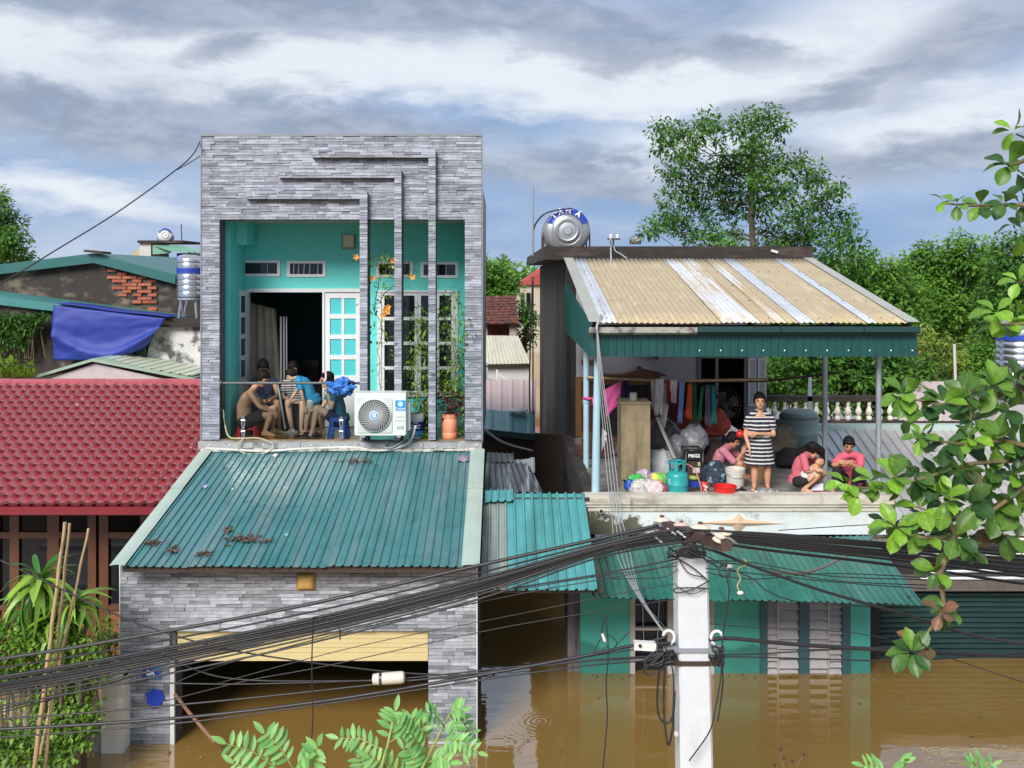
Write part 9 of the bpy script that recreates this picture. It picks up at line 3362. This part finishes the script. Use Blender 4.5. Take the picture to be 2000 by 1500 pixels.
am = [almond_leaf(q, f, LEAFN) for q, f in ((.05, .6), (.2, 1.0), (.35, .4), (.55, .9), (.75, .5), (.95, .8))]
ao = [almond_leaf(.1, .7, LEAFO), almond_leaf(.5, .5, LEAFO), almond_leaf(1.0, .6, LEAFO)]
AYY = 7.2
t = thing('almond_tree', 'tropical almond tree with big paddle leaves reaching in from the right edge', 'tree', (6.2, 7.6, 0))
b = MB()
tr_ = [Vector((6.2, 7.6, -.4)), Vector((6.1, 7.6, 2.5)), Vector((6.25, 7.5, 5.0)), Vector((6.0, 7.5, 7.6))]
b.tube(tr_, [.16, .14, .11, .06], 10)
b.build('trunk', BARK, t, smooth=True)
limbs = [[(2200, 300), (2050, 290), (1985, 262)], [(2050, 290), (1990, 318), (1968, 325)], [(2200, 420), (2060, 402), (1960, 400), (1895, 402), (1850, 398)], [(2200, 560), (2040, 548), (1985, 552)], [(2200, 640), (2060, 640), (1990, 632), (1935, 636)],
  [(2200, 790), (2080, 770), (1990, 758), (1900, 790), (1830, 790), (1765, 775)], [(2200, 900), (2080, 890), (1980, 900), (1900, 905), (1800, 935), (1720, 955), (1660, 950)], [(2080, 890), (1990, 960), (1920, 1010), (1850, 1010), (1790, 990)],
  [(2080, 890), (1960, 860), (1880, 868), (1810, 858)], [(1920, 1010), (1860, 1050), (1800, 1050), (1752, 1040)], [(1860, 1050), (1835, 1120), (1845, 1190), (1820, 1225), (1790, 1262)], [(2200, 960), (2080, 960), (1995, 980)], [(1850, 1010), (1870, 1060), (1880, 1075)]]
b = MB()
for L_ in limbs:
 pts = [P(x, y, AYY + .25 * math.sin(x * .02)) for x, y in L_]
 if L_[0][0] == 2200:
  pts = [Vector((6.1, 7.55, min(7.3, max(1, pts[0].z + .2))))] + pts
 n = len(pts)
 b.tube(pts, [.026 - .019 * i / (n - 1) for i in range(n)], 7)
b.build('branch', TWIG, t, smooth=True)
ros = [(1978, 255, 5, .8, 0), (1968, 322, 5, 1.15, 2), (1985, 335, 3, .9, 2), (1995, 400, 6, .9, 1), (1960, 398, 6, .9, 1), (1915, 402, 6, .8, 1), (1868, 398, 5, .7, 3), (1845, 395, 3, .55, 3), (1990, 550, 5, .9, 4), (1945, 610, 5, 1.1, 4), (1985, 615, 5, 1.1, 4),
 (1965, 640, 5, 1.1, 4), (1765, 770, 7, 1.0, 3), (1800, 800, 6, 1.1, 2), (1840, 790, 7, 1.1, 1), (1885, 775, 7, 1.1, 2), (1900, 820, 6, 1.1, 1), (1940, 755, 7, 1.2, 3), (1985, 745, 7, 1.2, 2), (1960, 800, 6, 1.1, 1), (1800, 855, 6, .75, 3), (1850, 865, 6, .8, 2), (1895, 858, 6, .9, 3),
 (1945, 868, 7, 1.1, 3), (1990, 865, 6, 1.1, 2), (1652, 944, 6, .85, 4), (1676, 962, 5, .85, 4), (1706, 940, 6, .85, 4), (1745, 935, 7, 1.1, 3), (1785, 925, 6, 1.0, 1), (1825, 940, 7, 1.1, 2), (1880, 915, 7, 1.2, 1), (1930, 920, 7, 1.2, 2), (1980, 930, 6, 1.2, 1), (1845, 975, 7, 1.1, 4), (1890, 985, 7, 1.2, 2),
 (1945, 990, 7, 1.3, 1), (1800, 995, 6, 1.0, 3), (1990, 1000, 5, 1.2, 1), (1750, 1030, 7, .95, 4), (1800, 1045, 7, 1.0, 3), (1865, 1050, 6, 1.1, 1), (1895, 1060, 4, 1.1, 1), (1830, 1115, 6, .9, 3), (1838, 1195, 4, .95, 5), (1850, 1190, 3, .9, 1), (1780, 1275, 7, .95, 2), (1800, 1262, 4, .9, 5), (1960, 1040, 5, 1.2, 1)]
rl = random.Random(88)
for (px, py, n, sc_, hue) in ros:
 c = P(px, py, AYY + .25 * math.sin(px * .02) + rl.uniform(-.12, .12))
 ax_ = Vector((-.6, -.45, .35 + rl.uniform(-.5, .4))).normalized()
 R = rot_to(ax_)
 for k in range(n):
  a = k * 2.4 + rl.uniform(-.3, .3)
  op = rl.uniform(.65, 1.5)
  d = R @ Vector((math.cos(op), math.sin(op) * math.cos(a), math.sin(op) * math.sin(a)))
  d.z -= .12
  up = Vector((rl.uniform(-.4, .4), -.55 + rl.uniform(-.4, .4), .75))
  M = Matrix.Translation(c + d.normalized() * .02) @ rot_to(d, up).to_4x4() @ Matrix.Scale(.17 * sc_ * rl.uniform(.75, 1.15), 4)
  if hue == 5:
   me = rl.choice(ao)
  elif rl.random() < .02:
   me = ao[0]
  else:
   mu = (2.1, 1.4, 1.0, 3.1, 4.4)[hue]
   me = am[min(5, max(0, int(round(rl.gauss(mu, 1.1)))))]
  inst(me, 'leaf', t, M)

# the smaller leaves deeper in the almond crown, past the 300 that are single parts
b = MB()
for (px, py, n, sc_, hue) in ros:
 if px < 1740 or py < 700 or hue == 5:
  continue
 for k in range(6):
  c = P(px + rl.uniform(-22, 22), py + rl.uniform(-18, 22), AYY + .45 + rl.uniform(-.1, .25))
  d = Vector((rl.uniform(-1, .6), rl.uniform(-.6, .6), rl.uniform(-.9, .6))).normalized()
  M = Matrix.Translation(c) @ rot_to(d, (rl.uniform(-.4, .4), -.6, .7)).to_4x4() @ Matrix.Scale(.14 * rl.uniform(.7, 1.1), 4)
  me = am[min(5, max(0, int(rl.gauss(1.1, 1.1))))]
  b.tone = me.attributes['tone'].data[0].value
  b.add([M @ v.co for v in me.vertices], [tuple(p.vertices) for p in me.polygons])
for L_ in limbs:
 if L_[0][0] != 2200:
  continue
 for k in range(70):
  x = rl.uniform(4.2, 6.9)
  c = Vector((x, 7.4 + rl.gauss(0, .5), PZ(L_[0][1], AYY) + rl.gauss(0, .22)))
  d = Vector((rl.uniform(-1, 1), rl.uniform(-.8, .8), rl.uniform(-.9, .6))).normalized()
  M = Matrix.Translation(c) @ rot_to(d, (rl.uniform(-.4, .4), -.6, .7)).to_4x4() @ Matrix.Scale(.17 * rl.uniform(.7, 1.1), 4)
  me = rl.choice(am)
  b.tone = me.attributes['tone'].data[0].value
  b.add([M @ v.co for v in me.vertices], [tuple(p.vertices) for p in me.polygons])
b.build('inner_leaves', LEAFN, t, smooth=True, kind='stuff')

# ---- pinnate sapling in the bottom foreground
def oval_leaf(tone, m):
 b = MB()
 b.tone = tone
 n = 5
 vs = []
 for i in range(n + 1):
  s_ = i / n
  w = .19 * math.sin(math.pi * min(.98, s_ * .85 + .12)) * (1 if s_ < .99 else .1)
  for j in (-1, 0, 1):
   vs.append((s_, w * j, abs(j) * w * .3 - .12 * s_ * s_))
 fs = []
 for i in range(n):
  for j in range(2):
   fs.append((i * 3 + j, i * 3 + j + 1, (i + 1) * 3 + j + 1, (i + 1) * 3 + j))
 b.add(vs, fs)
 return b.mesh('leaflet', m, smooth=True)

ov = [oval_leaf(q / 4, LEAFF) for q in range(5)]

def frond_plant(label, Y, stems, fronds, seed, ll=.10, name='sapling'):
 rq = random.Random(seed)
 x0 = stems[0][0][0]
 t = thing(name, label, 'plant', P(x0, 1560, Y))
 for s_ in stems:
  b = MB()
  pts = [P(x, y, Y) for x, y in s_]
  b.tube(pts, [.014 - .008 * i / max(1, len(pts) - 1) for i in range(len(pts))], 7)
  b.build('stem', mat('pale_green_stem', (.26, .34, .10), .5) if 'pale_green_stem' not in bpy.data.materials else bpy.data.materials['pale_green_stem'], t, smooth=True)
 for (xa, ya, xb, yb, n, sc_) in fronds:
  dY = rq.uniform(-.25, .15)
  a, c = P(xa, ya, Y), P(xb, yb, Y + dY)
  mid = a.lerp(c, .55) + Vector((0, 0, .04))
  b = MB()
  pts = [a.lerp(mid, q / 4) if q <= 4 else mid.lerp(c, (q - 4) / 4) for q in range(9)]
  b.tube(pts, [.005 - .0004 * q for q in range(9)], 5)
  b.build('rachis', bpy.data.materials['pale_green_stem'], t, smooth=True)
  d = (c - a).normalized()
  nrm = Vector((rq.uniform(-.3, .3), -.75, .65)).normalized()
  s_ = d.cross(nrm).normalized()
  for k in range(n):
   f = .16 + .8 * (k + .5) / n
   p = a.lerp(mid, f / .55) if f < .55 else mid.lerp(c, (f - .55) / .45)
   for sg in (-1, 1):
    dd = (s_ * sg * 1.0 + d * .45 + Vector((0, rq.uniform(-.3, .1), rq.uniform(-.35, .05)))).normalized()
    M = Matrix.Translation(p) @ rot_to(dd, nrm + Vector((rq.uniform(-.3, .3), 0, rq.uniform(-.2, .3)))).to_4x4() @ Matrix.Scale(ll * sc_ * rq.uniform(.8, 1.1) * (1.05 - .35 * abs(f - .5)), 4)
    inst(ov[min(4, max(0, int(rq.gauss(2.2, 1.2))))], 'leaflet', t, M)
  M = Matrix.Translation(c) @ rot_to(d, nrm).to_4x4() @ Matrix.Scale(ll * sc_, 4)
  inst(ov[3], 'leaflet', t, M)
 return t

frond_plant('bright green sapling with feathery leaflets at the bottom, left of centre', 6.0, [[(500, 1600), (560, 1520), (575, 1500)], [(700, 1640), (745, 1500), (752, 1470)]],
   [(575, 1505, 515, 1432, 6, 1.0), (560, 1515, 440, 1452, 7, 1.0), (600, 1540, 622, 1455, 4, 1.1), (575, 1505, 605, 1480, 3, .9), (520, 1540, 455, 1490, 5, .9)], 5)
frond_plant('taller bright green sapling with feathery leaflets before the garage pier', 6.1, [[(770, 1640), (820, 1510), (850, 1450), (878, 1395)], [(740, 1600), (752, 1480), (768, 1405)]],
   [(757, 1460, 772, 1388, 5, 1.0), (757, 1470, 660, 1442, 7, .9), (762, 1450, 820, 1428, 5, .9), (835, 1480, 775, 1412, 7, .85), (850, 1450, 800, 1400, 6, .8), (868, 1420, 830, 1392, 4, .7), (876, 1400, 905, 1388, 4, .75), (876, 1398, 905, 1470, 6, .8), (855, 1445, 935, 1470, 7, .75), (878, 1396, 925, 1440, 6, .75),
   (800, 1530, 720, 1480, 6, 1.0), (815, 1515, 800, 1465, 6, 1.0), (835, 1490, 880, 1490, 5, .9), (720, 1560, 700, 1480, 5, 1.0), (790, 1540, 860, 1500, 5, 1.0)], 6)
frond_plant('low green shoots at the bottom edge, right of the pole', 6.2, [[(1730, 1620), (1738, 1530), (1740, 1508)], [(1915, 1620), (1914, 1500)]],
   [(1738, 1515, 1685, 1496, 4, .9), (1740, 1515, 1768, 1488, 4, .9), (1915, 1505, 1912, 1482, 2, .8), (1914, 1508, 1890, 1494, 2, .8), (1914, 1508, 1940, 1494, 2, .7)], 9)
# scum and leaf scraps afloat along the walls
rw = random.Random(66)
b = MB()
for k in range(150):
 q = rw.random()
 if q < .45:
  x, y = rw.uniform(1.2, 5.3), 13.8 - abs(rw.gauss(0, .10))
 elif q < .75:
  x, y = rw.uniform(-4.0, -.9), 11.7 - abs(rw.gauss(0, .5))
 else:
  x, y = rw.uniform(-.2, 7.5), rw.uniform(10.6, 14)
 a, r_ = rw.uniform(0, 6.28), rw.uniform(.010, .032)
 b.tone = rw.random()
 b.add([(x + r_ * math.cos(a + t_) * (1 if i_ % 2 else .55), y + r_ * math.sin(a + t_), .006 + .004 * (i_ % 2)) for i_, t_ in enumerate((0, 1.1, 2.0, 3.1, 4.3, 5.2))], [(0, 1, 2, 3, 4, 5)])
b.build('floating_scum', mat('floating_scraps', (.09, .055, .025), .7, var=.3, tone=(.30, .26, .16)), label='leaf scraps and scum afloat on the flood water', kind='stuff', loc=(0, 12, 0))
t = thing('dry_weed', 'dry weed with dark round seed heads at the bottom edge', 'weed', P(1535, 1560, 6.3))
b = MB()
tips = [(1524, 1464), (1547, 1487), (1570, 1474), (1513, 1494), (1530, 1482)]
for x, y in tips:
 b.tube([P(1534, 1580, 6.3), P(1534 + (x - 1534) * .4, 1510, 6.3), P(x, y, 6.3)], [.004, .003, .002], 5)
b.build('stalk', TWIG, t)
for x, y in tips:
 g = MB()
 g.ell(P(x, y, 6.3), .011, nu=8, nv=6)
 g.build('seed_head', IRON, t, smooth=True)
bake_deferred()
